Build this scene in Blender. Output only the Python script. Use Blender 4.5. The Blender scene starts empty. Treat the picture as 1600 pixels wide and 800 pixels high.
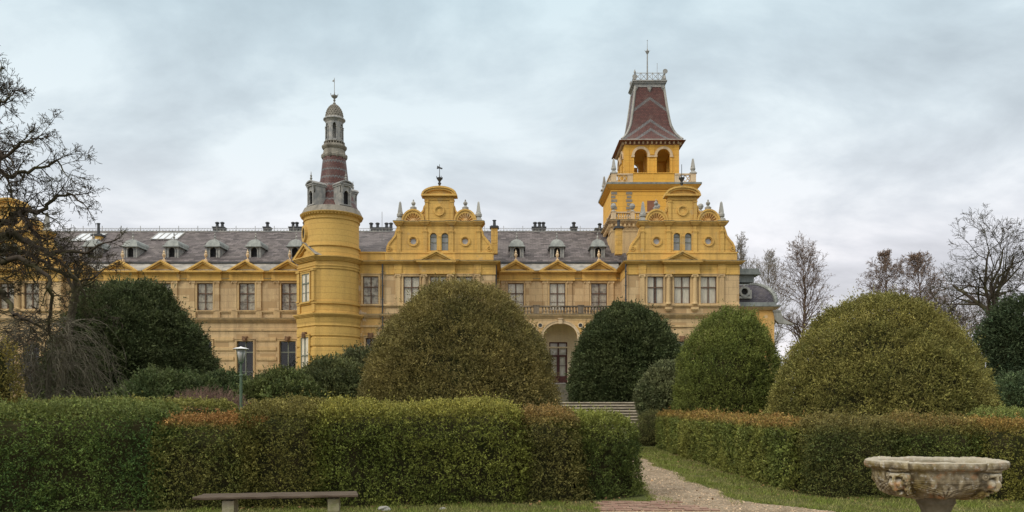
import bpy, math, random
import numpy as np
from math import radians, sin, cos, pi, sqrt, atan2
S = bpy.context.scene
COL = S.collection
random.seed(7)

# ------------------------------------------------------------------ camera, sky, sun, exposure
F = 1230.0            # focal length in photo pixels (photo 1600 wide)
HZ = 627.0            # row of the horizon
EYE = 1.65
cam_d = bpy.data.cameras.new("camera")
cam = bpy.data.objects.new("camera", cam_d)
COL.objects.link(cam)
cam.location = (0, 0, EYE)
cam.rotation_euler = (radians(90), 0, 0)
cam_d.sensor_width = 36.0
cam_d.lens = 36.0 * F / 1600.0
cam_d.shift_y = (HZ - 400.0) / 1600.0
cam_d.clip_start = 0.1
cam_d.clip_end = 3000
S.camera = cam
S.view_settings.view_transform = 'Standard'
S.view_settings.look = 'None'
S.view_settings.exposure = 0.07
S.view_settings.gamma = 1.0
S.view_settings.use_curve_mapping = False

SUN_AZ = (-0.80, -0.62)      # towards the sun, seen from above
SUN_EL = radians(36)
w = bpy.data.worlds.new("World")
S.world = w
w.use_nodes = True
nt = w.node_tree
nt.nodes.clear()
def wn(t, **k):
    n = nt.nodes.new(t)
    for a, b in k.items():
        setattr(n, a, b)
    return n
def wl(a, b): nt.links.new(a, b)
wo = wn('ShaderNodeOutputWorld')
bg = wn('ShaderNodeBackground'); bg.inputs[1].default_value = 0.1
wl(bg.outputs[0], wo.inputs[0])
sky = wn('ShaderNodeTexSky'); sky.sky_type = 'NISHITA'; sky.sun_disc = False
sky.sun_elevation = SUN_EL
sky.sun_rotation = atan2(SUN_AZ[0], SUN_AZ[1])
tc = wn('ShaderNodeTexCoord')
sep = wn('ShaderNodeSeparateXYZ'); wl(tc.outputs['Generated'], sep.inputs[0])
def wmath(op, a, b=None, clamp=False):
    n = wn('ShaderNodeMath', operation=op, use_clamp=clamp)
    for i, x in enumerate((a, b)):
        if x is None: continue
        if hasattr(x, 'links'): wl(x, n.inputs[i])
        else: n.inputs[i].default_value = x
    return n.outputs[0]
zz = wmath('MAXIMUM', sep.outputs[2], 0.0)
den = wmath('ADD', zz, 0.36)
cx_ = wmath('DIVIDE', sep.outputs[0], den)
cy_ = wmath('DIVIDE', sep.outputs[1], den)
cmb = wn('ShaderNodeCombineXYZ'); wl(cx_, cmb.inputs[0]); wl(cy_, cmb.inputs[1])
n1 = wn('ShaderNodeTexNoise'); n1.inputs['Scale'].default_value = 3.1
n1.inputs['Detail'].default_value = 7; n1.inputs['Roughness'].default_value = 0.56; n1.inputs['Distortion'].default_value = 0.25
mp1 = wn('ShaderNodeMapping'); mp1.inputs['Location'].default_value = (3.1, 1.7, 0.4); mp1.inputs['Scale'].default_value = (0.75, 1.0, 1)
wl(cmb.outputs[0], mp1.inputs[0]); wl(mp1.outputs[0], n1.inputs['Vector'])
r1 = wn('ShaderNodeValToRGB')
e = r1.color_ramp.elements
e[0].position = 0.36; e[0].color = (0.585, 0.615, 0.655, 1)
e[1].position = 0.62; e[1].color = (0.90, 0.925, 0.95, 1)
m_ = e.new(0.5); m_.color = (0.73, 0.765, 0.805, 1)
wl(n1.outputs['Fac'], r1.inputs[0])
# second, larger veil that shifts the hue between teal blue and pale violet grey
n2 = wn('ShaderNodeTexNoise'); n2.inputs['Scale'].default_value = 0.4; n2.inputs['Detail'].default_value = 3
mp2 = wn('ShaderNodeMapping'); mp2.inputs['Location'].default_value = (9.3, 4.2, 0.0)
wl(cmb.outputs[0], mp2.inputs[0]); wl(mp2.outputs[0], n2.inputs['Vector'])
# hue by elevation: pale violet grey near the horizon, teal blue higher up
r2 = wn('ShaderNodeValToRGB')
e = r2.color_ramp.elements
e[0].position = 0.0; e[0].color = (1.16, 1.07, 1.06, 1)
e[1].position = 0.46; e[1].color = (0.78, 0.91, 0.945, 1)
m_ = e.new(0.16); m_.color = (1.08, 1.03, 1.03, 1)
m_ = e.new(0.30); m_.color = (0.94, 1.00, 1.01, 1)
zz2 = wmath('ADD', zz, wmath('MULTIPLY', wmath('SUBTRACT', n2.outputs['Fac'], 0.5), 0.12))
wl(zz2, r2.inputs[0])
mulc = wn('ShaderNodeMix', data_type='RGBA', blend_type='MULTIPLY'); mulc.inputs[0].default_value = 1.0
wl(r1.outputs[0], mulc.inputs[6]); wl(r2.outputs[0], mulc.inputs[7])
# overcast skies are brightest overhead
zen = wmath('MULTIPLY', wmath('SUBTRACT', zz, 0.46, clamp=True), 3.6)
zf = wmath('MULTIPLY', wmath('ADD', zen, 1.0), 10.0)
zc_mix = wn('ShaderNodeMix', data_type='RGBA'); wl(wmath('MULTIPLY', wmath('SUBTRACT', zz, 0.46, clamp=True), 4.0, clamp=True), zc_mix.inputs[0]); wl(mulc.outputs[2], zc_mix.inputs[6]); zc_mix.inputs[7].default_value = (0.80, 0.77, 0.73, 1)
sc = wn('ShaderNodeVectorMath', operation='SCALE'); wl(zc_mix.outputs[2], sc.inputs[0]); wl(zf, sc.inputs['Scale'])
mx = wn('ShaderNodeMix', data_type='RGBA'); mx.inputs[0].default_value = 0.93
wl(sky.outputs[0], mx.inputs[6]); wl(sc.outputs[0], mx.inputs[7])
wl(mx.outputs[2], bg.inputs[0])

sun_d = bpy.data.lights.new("sun", 'SUN')
sun_d.energy = 1.5; sun_d.angle = radians(14); sun_d.color = (1.0, 0.93, 0.82)
sun = bpy.data.objects.new("sun", sun_d); COL.objects.link(sun)
from mathutils import Vector, Matrix
hv = Vector((SUN_AZ[0], SUN_AZ[1], 0)).normalized() * cos(SUN_EL) + Vector((0, 0, sin(SUN_EL)))
sun.rotation_euler = hv.to_track_quat('Z', 'Y').to_euler()
sun.location = (0, 0, 60)

# ------------------------------------------------------------------ helpers
def X(px, D): return (px - 800.0) * D / F
def Z(py, D): return EYE + (HZ - py) * D / F
WLOC = {}
def tag(o, label=None, cat=None, group=None, kind=None):
    if label: o['label'] = label
    if cat: o['category'] = cat
    if group: o['group'] = group
    if kind: o['kind'] = kind
    return o
def empty(name, loc, label, cat, group=None, rz=0.0):
    o = bpy.data.objects.new(name, None); COL.objects.link(o)
    o.location = loc; o.rotation_euler = (0, 0, rz)
    o.empty_display_size = 0.2
    WLOC[o.name] = Vector(loc)
    return tag(o, label, cat, group)
def link(name, me, parent=None, loc=(0, 0, 0), rz=0.0):
    """loc is a world position (parents are never rotated before this)"""
    o = bpy.data.objects.new(name, me); COL.objects.link(o)
    l = Vector(loc)
    WLOC[o.name] = l.copy()
    if parent is not None:
        o.parent = parent
        l = l - WLOC[parent.name]
    o.location = l
    o.rotation_euler = (0, 0, rz)
    return o
JR = random.Random(3)
CAPS = []
class MB:
    def __init__(s): s.v = []; s.f = []
    def add(s, vs, fs):
        o = len(s.v); s.v += [tuple(p) for p in vs]; s.f += [tuple(i + o for i in q) for q in fs]
    def box(s, x0, x1, y0, y1, z0, z1):
        j = lambda: JR.uniform(-0.0012, 0.0012)
        x0 += j(); x1 += j(); y0 += j(); y1 += j(); z0 += j(); z1 += j()
        s.add([(x0,y0,z0),(x1,y0,z0),(x1,y1,z0),(x0,y1,z0),(x0,y0,z1),(x1,y0,z1),(x1,y1,z1),(x0,y1,z1)],
              [(0,3,2,1),(4,5,6,7),(0,1,5,4),(1,2,6,5),(2,3,7,6),(3,0,4,7)])
    def prism(s, pts, y0, y1):
        """polygon in x,z (counter clockwise seen from -Y) extruded along y"""
        y0 += JR.uniform(-0.001, 0.001); n = len(pts)
        vs = [(x, y0, z) for x, z in pts] + [(x, y1, z) for x, z in pts]
        fs = [tuple(range(n)), tuple(range(2*n-1, n-1, -1))]
        for i in range(n):
            k = (i+1) % n; fs.append((i, i+n, k+n, k))
        s.add(vs, fs)
    def band(s, ptsA, ptsB, y0, y1):
        """strip between two polylines (x,z), extruded y0..y1"""
        n = len(ptsA)
        vs = []
        for (a, b) in zip(ptsA, ptsB):
            vs += [(a[0], y0, a[1]), (b[0], y0, b[1]), (b[0], y1, b[1]), (a[0], y1, a[1])]
        fs = [(0,1,2,3), (4*n-1, 4*n-2, 4*n-3, 4*n-4)]
        for i in range(n-1):
            o = 4*i
            for k in range(4):
                k2 = (k+1) % 4
                fs.append((o+k, o+4+k, o+4+k2, o+k2))
        s.add(vs, fs)
    def lathe(s, prof, cx=0, cy=0, n=24, sy=1.0, a0=0.0, cap=True):
        o = []
        for r, z in prof:
            for i in range(n):
                a = a0 + 2*pi*i/n
                o.append((cx + r*cos(a), cy + sy*r*sin(a), z))
        fs = []
        for j in range(len(prof)-1):
            for i in range(n):
                k = (i+1) % n
                fs.append((j*n+i, j*n+k, (j+1)*n+k, (j+1)*n+i))
        if cap:
            fs.append(tuple(range(n-1, -1, -1))); fs.append(tuple(range((len(prof)-1)*n, len(prof)*n)))
        s.add(o, fs)
    def tube(s, pts, r, n=6):
        for a, b in zip(pts[:-1], pts[1:]):
            a = Vector(a); b = Vector(b); d = (b-a)
            if d.length < 1e-6: continue
            d.normalize(); u = d.orthogonal().normalized(); v = d.cross(u)
            vs = []
            for p in (a, b):
                for i in range(n):
                    t = 2*pi*i/n; vs.append(p + u*(r*cos(t)) + v*(r*sin(t)))
            s.add(vs, [(i, (i+1) % n, n+(i+1) % n, n+i) for i in range(n)] + [tuple(range(n-1,-1,-1)), tuple(range(n, 2*n))])
    def wall(s, x0, x1, z0, z1, y, holes=(), depth=0.35):
        """front sheet with rectangular holes and reveals"""
        xs = sorted(set([x0, x1] + [h[0] for h in holes] + [h[1] for h in holes]))
        zs = sorted(set([z0, z1] + [h[2] for h in holes] + [h[3] for h in holes]))
        for i in range(len(xs)-1):
            for k in range(len(zs)-1):
                mx_, mz_ = (xs[i]+xs[i+1])/2, (zs[k]+zs[k+1])/2
                if any(h[0] < mx_ < h[1] and h[2] < mz_ < h[3] for h in holes): continue
                s.add([(xs[i],y,zs[k]),(xs[i+1],y,zs[k]),(xs[i+1],y,zs[k+1]),(xs[i],y,zs[k+1])], [(0,1,2,3)])
        for a, b, c, d in holes:
            s.add([(a,y,c),(b,y,c),(b,y,d),(a,y,d),(a,y+depth,c),(b,y+depth,c),(b,y+depth,d),(a,y+depth,d)],
                  [(0,4,5,1),(1,5,6,2),(2,6,7,3),(3,7,4,0)])
    def cornice(s, x0, x1, y, z0, z1, proj, steps=4, back=0.4, ends=True):
        """stepped moulding growing outward with height; wall face at y"""
        for i in range(steps):
            a = z0 + (z1-z0)*i/steps; b = z0 + (z1-z0)*(i+1)/steps
            p = proj * ((i+1)/steps) ** 0.8
            e_ = p if ends else 0
            s.box(x0-e_, x1+e_, y-p, y+back, a, b)
        CAPS.append((x0-(proj+0.03 if ends else 0), x1+(proj+0.03 if ends else 0), y-proj-0.03, y+back*0.98, z1, z1+0.055))
    def mesh(s, name, mat=None, org=(0, 0, 0), smooth=False):
        me = bpy.data.meshes.new(name)
        ox, oy, oz = org
        me.from_pydata([(a-ox, b-oy, c-oz) for a, b, c in s.v], [], s.f)
        me.update()
        if smooth: me.polygons.foreach_set('use_smooth', [True]*len(me.polygons))
        if mat: me.materials.append(mat)
        return me
    def build(s, name, mat, parent=None, org=None, smooth=False):
        if org is None: org = WLOC[parent.name] if parent is not None else (0, 0, 0)
        return link(name, s.mesh(name, mat, org, smooth), parent, org)

# ------------------------------------------------------------------ materials
def newmat(name):
    m = bpy.data.materials.new(name); m.use_nodes = True
    t = m.node_tree; t.nodes.clear()
    out = t.nodes.new('ShaderNodeOutputMaterial')
    b = t.nodes.new('ShaderNodeBsdfPrincipled'); t.links.new(b.outputs[0], out.inputs[0])
    return m, t, b
class NT:
    def __init__(s, t): s.t = t
    def n(s, ty, **k):
        x = s.t.nodes.new(ty)
        for a, b in k.items(): setattr(x, a, b)
        return x
    def set(s, node, key, val):
        if hasattr(val, 'links'): s.t.links.new(val, node.inputs[key])
        else: node.inputs[key].default_value = val
    def math(s, op, a, b=None, c=None, clamp=False):
        x = s.n('ShaderNodeMath', operation=op, use_clamp=clamp)
        for i, v in enumerate((a, b, c)):
            if v is not None: s.set(x, i, v)
        return x.outputs[0]
    def noise(s, vec, scale, detail=3, rough=0.55, mapping=None):
        if mapping:
            mp = s.n('ShaderNodeMapping'); mp.inputs['Scale'].default_value = mapping
            s.t.links.new(vec, mp.inputs[0]); vec = mp.outputs[0]
        x = s.n('ShaderNodeTexNoise'); s.set(x, 'Vector', vec)
        x.inputs['Scale'].default_value = scale; x.inputs['Detail'].default_value = detail; x.inputs['Roughness'].default_value = rough
        return x.outputs['Fac']
    def ramp(s, fac, stops):
        x = s.n('ShaderNodeValToRGB'); e = x.color_ramp.elements
        while len(e) < len(stops): e.new(0.5)
        for i, (p, c) in enumerate(stops):
            e[i].position = p; e[i].color = tuple(c) + ((1,) if len(c) == 3 else ())
        s.t.links.new(fac, x.inputs[0]); return x.outputs[0]
    def mix(s, fac, a, b, blend='MIX'):
        x = s.n('ShaderNodeMix', data_type='RGBA', blend_type=blend)
        s.set(x, 0, fac)
        for i, v in ((6, a), (7, b)):
            if not hasattr(v, 'links') and len(v) == 3: v = tuple(v) + (1,)
            s.set(x, i, v)
        return x.outputs[2]
    def bump(s, h, strength, dist, bsdf):
        x = s.n('ShaderNodeBump'); x.inputs['Strength'].default_value = strength; x.inputs['Distance'].default_value = dist
        s.t.links.new(h, x.inputs['Height']); s.t.links.new(x.outputs[0], bsdf.inputs['Normal'])
def K(*c): return (c[0], c[1], c[2], 1)

def plaster(name, base, alt, stain, joints=None, stain_amt=0.5, patch=0.0, patch_col=(0.5, 0.36, 0.17), rough=0.85):
    m, t, b = newmat(name); q = NT(t)
    co = q.n('ShaderNodeTexCoord').outputs['Object']
    geo = q.n('ShaderNodeNewGeometry').outputs['Position']
    big = q.noise(geo, 0.35, 4)
    col = q.mix(q.ramp(big, [(0.35, (0,0,0)), (0.68, (1,1,1))]), base, alt)
    # vertical weather streaks
    st = q.noise(geo, 1.0, 5, 0.62, mapping=(1.6, 1.6, 0.22))
    sf = q.ramp(st, [(0.45, (0,0,0)), (0.66, (1,1,1))])
    col = q.mix(q.math('MULTIPLY', sf, stain_amt), col, stain)
    fine = q.noise(geo, 9.0, 4, 0.6)
    col = q.mix(0.35, col, q.ramp(fine, [(0.3, (0.35,0.35,0.35)), (0.7, (0.68,0.68,0.68))]), 'OVERLAY')
    h = fine
    if joints:
        sx = q.n('ShaderNodeSeparateXYZ'); t.links.new(geo, sx.inputs[0])
        cm = q.n('ShaderNodeCombineXYZ')
        t.links.new(q.math('ADD', sx.outputs[0], sx.outputs[1]), cm.inputs[0]); t.links.new(sx.outputs[2], cm.inputs[1])
        br = q.n('ShaderNodeTexBrick'); t.links.new(cm.outputs[0], br.inputs['Vector'])
        br.inputs['Scale'].default_value = 1.0; br.inputs['Brick Width'].default_value = joints[0]; br.inputs['Row Height'].default_value = joints[1]
        br.inputs['Mortar Size'].default_value = 0.018; br.inputs['Mortar Smooth'].default_value = 0.4; br.inputs['Bias'].default_value = 0.0
        br.inputs['Color1'].default_value = (0,0,0,1); br.inputs['Color2'].default_value = (1,1,1,1); br.inputs['Mortar'].default_value = (0.5,0.5,0.5,1)
        # some blocks differ in tone, as replaced or damp stones do
        blk = q.ramp(br.outputs['Color'], [(0.0, (0,0,0)), (1.0, (1,1,1))])
        col = q.mix(q.math('MULTIPLY', q.math('GREATER_THAN', blk, 0.80), joints[2]), col, patch_col)
        col = q.mix(q.math('MULTIPLY', br.outputs['Fac'], 0.42), col, tuple(0.45*c for c in stain))
        h = q.math('SUBTRACT', q.math('MULTIPLY', fine, 0.3), br.outputs['Fac'])
    if patch > 0:
        pn = q.noise(geo, 0.9, 5, 0.6)
        pf = q.ramp(pn, [(0.66-0.1*patch, (0,0,0)), (0.69-0.1*patch, (1,1,1))])
        col = q.mix(q.math('MULTIPLY', pf, 0.55), col, patch_col)
    t.links.new(col, b.inputs['Base Color'])
    b.inputs['Roughness'].default_value = rough
    b.inputs['Specular IOR Level'].default_value = 0.25
    q.bump(h, 0.35, 0.03, b)
    return m
def simple(name, base, alt=None, scale=3.0, rough=0.7, metal=0.0, bump=0.2, spec=0.3, stretch=None, stops=(0.35, 0.68)):
    m, t, b = newmat(name); q = NT(t)
    geo = q.n('ShaderNodeNewGeometry').outputs['Position']
    if alt is None: alt = tuple(c*0.6 for c in base)
    nz = q.noise(geo, scale, 5, 0.6, mapping=stretch)
    col = q.mix(q.ramp(nz, [(stops[0], (0,0,0)), (stops[1], (1,1,1))]), base, alt)
    t.links.new(col, b.inputs['Base Color'])
    b.inputs['Roughness'].default_value = rough; b.inputs['Metallic'].default_value = metal; b.inputs['Specular IOR Level'].default_value = spec
    if bump: q.bump(nz, bump, 0.02, b)
    return m
def slate(name, a, c, row=0.22, wd=0.42):
    m, t, b = newmat(name); q = NT(t)
    geo = q.n('ShaderNodeNewGeometry').outputs['Position']
    sx = q.n('ShaderNodeSeparateXYZ'); t.links.new(geo, sx.inputs[0])
    cm = q.n('ShaderNodeCombineXYZ'); t.links.new(q.math('ADD', sx.outputs[0], q.math('MULTIPLY', q.noise(geo, 1.5, 2), 0.15)), cm.inputs[0])
    t.links.new(q.math('ADD', q.math('MULTIPLY', sx.outputs[2], 1.5), q.math('MULTIPLY', q.noise(geo, 0.5, 2), 0.25)), cm.inputs[1])
    br = q.n('ShaderNodeTexBrick'); t.links.new(cm.outputs[0], br.inputs['Vector'])
    br.inputs['Scale'].default_value = 1.0; br.inputs['Brick Width'].default_value = wd; br.inputs['Row Height'].default_value = row
    br.inputs['Mortar Size'].default_value = 0.02; br.inputs['Mortar Smooth'].default_value = 0.6
    br.inputs['Color1'].default_value = (0,0,0,1); br.inputs['Color2'].default_value = (1,1,1,1); br.inputs['Mortar'].default_value = (0.3,0.3,0.3,1)
    col = q.mix(br.outputs['Color'], a, c)
    col = q.mix(q.math('MULTIPLY', br.outputs['Fac'], 0.6), col, tuple(x*0.35 for x in a))
    big = q.noise(geo, 0.5, 5, 0.65)
    col = q.mix(q.ramp(big, [(0.42, (0,0,0)), (0.7, (0.55,0.55,0.55))]), col, (0.14, 0.122, 0.112))
    lich = q.noise(geo, 4.0, 5, 0.7)
    col = q.mix(q.ramp(lich, [(0.58, (0,0,0)), (0.68, (0.5,0.5,0.5))]), col, (0.22, 0.20, 0.17))
    t.links.new(col, b.inputs['Base Color']); b.inputs['Roughness'].default_value = 0.7
    b.inputs['Specular IOR Level'].default_value = 0.12
    q.bump(q.math('SUBTRACT', br.outputs['Color'], br.outputs['Fac']), 0.5, 0.03, b)
    return m
def leafmat(name, rough=0.62, sub=0.12):
    m, t, b = newmat(name); q = NT(t)
    at = q.n('ShaderNodeAttribute'); at.attribute_name = 'Col'
    t.links.new(at.outputs['Color'], b.inputs['Base Color'])
    b.inputs['Roughness'].default_value = rough; b.inputs['Specular IOR Level'].default_value = 0.12
    tr = q.n('ShaderNodeBsdfTranslucent'); t.links.new(at.outputs['Color'], tr.inputs[0])
    ms = q.n('ShaderNodeMixShader'); ms.inputs[0].default_value = sub
    out = [n for n in t.nodes if n.type == 'OUTPUT_MATERIAL'][0]
    t.links.new(b.outputs[0], ms.inputs[1]); t.links.new(tr.outputs[0], ms.inputs[2]); t.links.new(ms.outputs[0], out.inputs[0])
    return m

M = {}
M['gold'] = plaster('gold_render', (0.60, 0.365, 0.098), (0.67, 0.42, 0.125), (0.30, 0.18, 0.07), joints=(40, 0.46, 0.0), stain_amt=0.5, patch=0.45, patch_col=(0.46, 0.33, 0.17))
M['tower_gold'] = plaster('tower_orange_gold_render', (0.72, 0.395, 0.07), (0.66, 0.36, 0.07), (0.38, 0.21, 0.06), joints=(40, 0.55, 0.0), stain_amt=0.25)
M['turret_gold'] = plaster('turret_lemon_gold_render', (0.60, 0.385, 0.115), (0.56, 0.35, 0.10), (0.32, 0.20, 0.075), joints=(40, 0.50, 0.0), stain_amt=0.3, patch=0.12, patch_col=(0.42, 0.25, 0.08))
M['stone'] = plaster('weathered_sandstone', (0.62, 0.445, 0.24), (0.53, 0.375, 0.205), (0.28, 0.19, 0.115), joints=(1.5, 0.62, 0.7), stain_amt=0.5, patch=0.3, patch_col=(0.38, 0.245, 0.12))
M['trim'] = plaster('sandstone_trim', (0.60, 0.42, 0.21), (0.52, 0.36, 0.185), (0.22, 0.155, 0.10), stain_amt=0.5)
M['ochre'] = plaster('ochre_render_band', (0.60, 0.335, 0.10), (0.64, 0.40, 0.15), (0.27, 0.15, 0.07), joints=(1.6, 0.9, 0.25), stain_amt=0.5, patch=0.5, patch_col=(0.60, 0.47, 0.32))
M['peel'] = plaster('peeling_render', (0.60, 0.36, 0.11), (0.56, 0.37, 0.17), (0.28, 0.165, 0.08), joints=(1.6, 0.7, 0.2), stain_amt=0.5, patch=0.95, patch_col=(0.60, 0.52, 0.42))
M['cream'] = plaster('cream_stone', (0.66, 0.51, 0.33), (0.58, 0.42, 0.25), (0.25, 0.20, 0.14), stain_amt=0.55)
M['greystone'] = plaster('lichened_grey_stone', (0.40, 0.385, 0.34), (0.32, 0.315, 0.29), (0.13, 0.125, 0.11), stain_amt=0.7)
M['mossstone'] = plaster('grey_brown_turret_stone', (0.27, 0.245, 0.20), (0.20, 0.185, 0.155), (0.09, 0.08, 0.065), stain_amt=0.7)
M['dirtstone'] = plaster('blackened_balustrade_stone', (0.17, 0.135, 0.10), (0.28, 0.22, 0.15), (0.05, 0.042, 0.035), stain_amt=0.8)
M['slate'] = slate('purple_slate', (0.058, 0.050, 0.050), (0.168, 0.145, 0.142), row=0.30, wd=0.55)
M['darkslate'] = slate('blue_black_slate', (0.07, 0.065, 0.08), (0.13, 0.12, 0.14), row=0.16, wd=0.26)
M['zinc'] = simple('oxidised_zinc', (0.155, 0.165, 0.155), (0.27, 0.285, 0.26), 2.5, 0.5, 0.3, stretch=(1, 1, 0.4))
M['zincpale'] = simple('streaked_zinc_flashing', (0.17, 0.165, 0.155), (0.42, 0.39, 0.33), 1.1, 0.6, 0.1, stretch=(1, 1, 2.5))
M['lead'] = simple('grey_lead', (0.20, 0.205, 0.20), (0.38, 0.36, 0.32), 3.0, 0.55, 0.2)
M['iron'] = simple('dark_iron', (0.05, 0.055, 0.06), (0.09, 0.09, 0.09), 4.0, 0.6, 0.4)
M['sash'] = simple('brown_window_wood', (0.10, 0.055, 0.035), (0.17, 0.10, 0.06), 3.0, 0.6)
M['sashgreen'] = simple('grey_green_window_wood', (0.23, 0.25, 0.20), (0.16, 0.17, 0.13), 3.0, 0.6)
M['door'] = simple('dark_red_door_wood', (0.075, 0.022, 0.018), (0.11, 0.04, 0.03), 4.0, 0.5)
M['curtain'] = simple('white_net_curtain', (0.92, 0.84, 0.70), (0.78, 0.70, 0.57), 1.6, 0.9, bump=0.1)
M['dusty'] = simple('yellowed_paper_blind', (0.66, 0.57, 0.43), (0.26, 0.20, 0.14), 2.6, 0.9, bump=0.1, stops=(0.45, 0.62))
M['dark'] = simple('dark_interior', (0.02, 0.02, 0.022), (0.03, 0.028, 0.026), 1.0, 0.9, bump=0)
M['soffit'] = simple('red_brown_soffit', (0.20, 0.085, 0.05), (0.27, 0.13, 0.08), 2.0, 0.8)
M['greyblock'] = simple('bare_grey_quoin', (0.27, 0.24, 0.19), (0.20, 0.18, 0.15), 3.0, 0.9)
def glassmat(name, refl=0.5, tint=(0.75, 0.80, 0.82)):
    m = bpy.data.materials.new(name); m.use_nodes = True; t = m.node_tree; t.nodes.clear(); q = NT(t)
    out = q.n('ShaderNodeOutputMaterial'); tr = q.n('ShaderNodeBsdfTransparent'); tr.inputs[0].default_value = tuple(tint)+(1,)
    gl = q.n('ShaderNodeBsdfGlossy'); gl.inputs['Roughness'].default_value = 0.06
    nz = q.noise(q.n('ShaderNodeTexCoord').outputs['Object'], 1.3, 2)
    bp = q.n('ShaderNodeBump'); bp.inputs['Strength'].default_value = 0.12; bp.inputs['Distance'].default_value = 0.1
    t.links.new(nz, bp.inputs['Height']); t.links.new(bp.outputs[0], gl.inputs['Normal'])
    ly = q.n('ShaderNodeLayerWeight'); ly.inputs[0].default_value = 0.3
    ms = q.n('ShaderNodeMixShader'); t.links.new(q.math('ADD', q.math('MULTIPLY', ly.outputs['Fresnel'], 0.5), refl*0.2), ms.inputs[0])
    t.links.new(tr.outputs[0], ms.inputs[1]); t.links.new(gl.outputs[0], ms.inputs[2]); t.links.new(ms.outputs[0], out.inputs[0])
    return m
M['glass'] = glassmat('old_window_glass', 0.22, (0.90, 0.91, 0.90))
M['capping'] = simple('dirty_cornice_capping', (0.17, 0.135, 0.085), (0.32, 0.25, 0.13), 1.8, 0.9, stretch=(1, 1, 3))
M['skyglass'] = simple('frosted_skylight_glass', (0.55, 0.58, 0.60), (0.45, 0.48, 0.50), 1.0, 0.2, bump=0, spec=0.7)
# red tiles with grey chevrons (tower) and zigzag rows (turret)
CHEV = [EYE+(HZ-p)*81.5/F for p in (150, 186.5, 202)]
def tilemat(name, mode, cx, cy, z0, period, slope, width):
    m, t, b = newmat(name); q = NT(t)
    geo = q.n('ShaderNodeNewGeometry').outputs['Position']
    s = q.n('ShaderNodeSeparateXYZ'); t.links.new(geo, s.inputs[0])
    x = q.math('SUBTRACT', s.outputs[0], cx); y = q.math('SUBTRACT', s.outputs[1], cy); z = s.outputs[2]
    if mode == 'chevron':
        a = q.math('MINIMUM', q.math('ABSOLUTE', x), q.math('ABSOLUTE', y))
        along = q.math('ADD', x, y)
        v = q.math('ADD', q.math('SUBTRACT', z, z0), q.math('MULTIPLY', a, slope))
    else:
        ang = q.math('ARCTAN2', y, x)
        along = q.math('MULTIPLY', ang, 1.6)
        tri = q.math('PINGPONG', q.math('MULTIPLY', ang, 26/6.2832*1.0), 0.5)
        v = q.math('ADD', q.math('SUBTRACT', z, z0), q.math('MULTIPLY', tri, slope))
    fr = q.math('FRACT', q.math('DIVIDE', v, period))
    g = q.math('LESS_THAN', fr, width)
    if mode == 'chevron':
        g = None
        for vk in CHEV:
            gi = q.math('LESS_THAN', q.math('ABSOLUTE', q.math('SUBTRACT', q.math('ADD', z, q.math('MULTIPLY', a, 0.77)), vk)), 0.17)
            g = gi if g is None else q.math('MAXIMUM', g, gi)
    cm = q.n('ShaderNodeCombineXYZ'); t.links.new(along, cm.inputs[0]); t.links.new(z, cm.inputs[1])
    br = q.n('ShaderNodeTexBrick'); t.links.new(cm.outputs[0], br.inputs['Vector'])
    br.inputs['Brick Width'].default_value = 0.24; br.inputs['Row Height'].default_value = 0.16; br.inputs['Scale'].default_value = 1
    br.inputs['Mortar Size'].default_value = 0.018; br.inputs['Color1'].default_value = (0,0,0,1); br.inputs['Color2'].default_value = (1,1,1,1)
    red = q.mix(br.outputs['Color'], (0.085, 0.030, 0.024), (0.135, 0.050, 0.038))
    grey = q.mix(br.outputs['Color'], (0.115, 0.11, 0.11), (0.18, 0.172, 0.165))
    col = q.mix(g, red, grey)
    col = q.mix(q.math('MULTIPLY', br.outputs['Fac'], 0.7), col, (0.03, 0.018, 0.016))
    col = q.mix(q.ramp(q.noise(geo, 1.2, 4), [(0.5, (0,0,0)), (0.75, (0.4,0.4,0.4))]), col, (0.15, 0.12, 0.10))
    t.links.new(col, b.inputs['Base Color']); b.inputs['Roughness'].default_value = 0.5; b.inputs['Specular IOR Level'].default_value = 0.35
    q.bump(q.math('SUBTRACT', br.outputs['Color'], br.outputs['Fac']), 0.5, 0.02, b)
    return m
# ------------------------------------------------------------------ the palace
TER = 1.6
D0 = 75.0                      # wing and centre facade
D1 = 70.0                      # pavilions, turret link, portico
U = 70.0 / F                   # metres per photo pixel on the pavilion plane
palace = empty("palace", (4.35, 75.0, TER), "long yellow and sandstone palace with scrolled gables, round corner turret and tall square tower", "palace")
def part(mb, name, mat, label=None, parent=palace, smooth=False):
    o = mb.build(name, M[mat] if isinstance(mat, str) else mat, parent, smooth=smooth)
    if label: o['label'] = label
    return o

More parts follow.
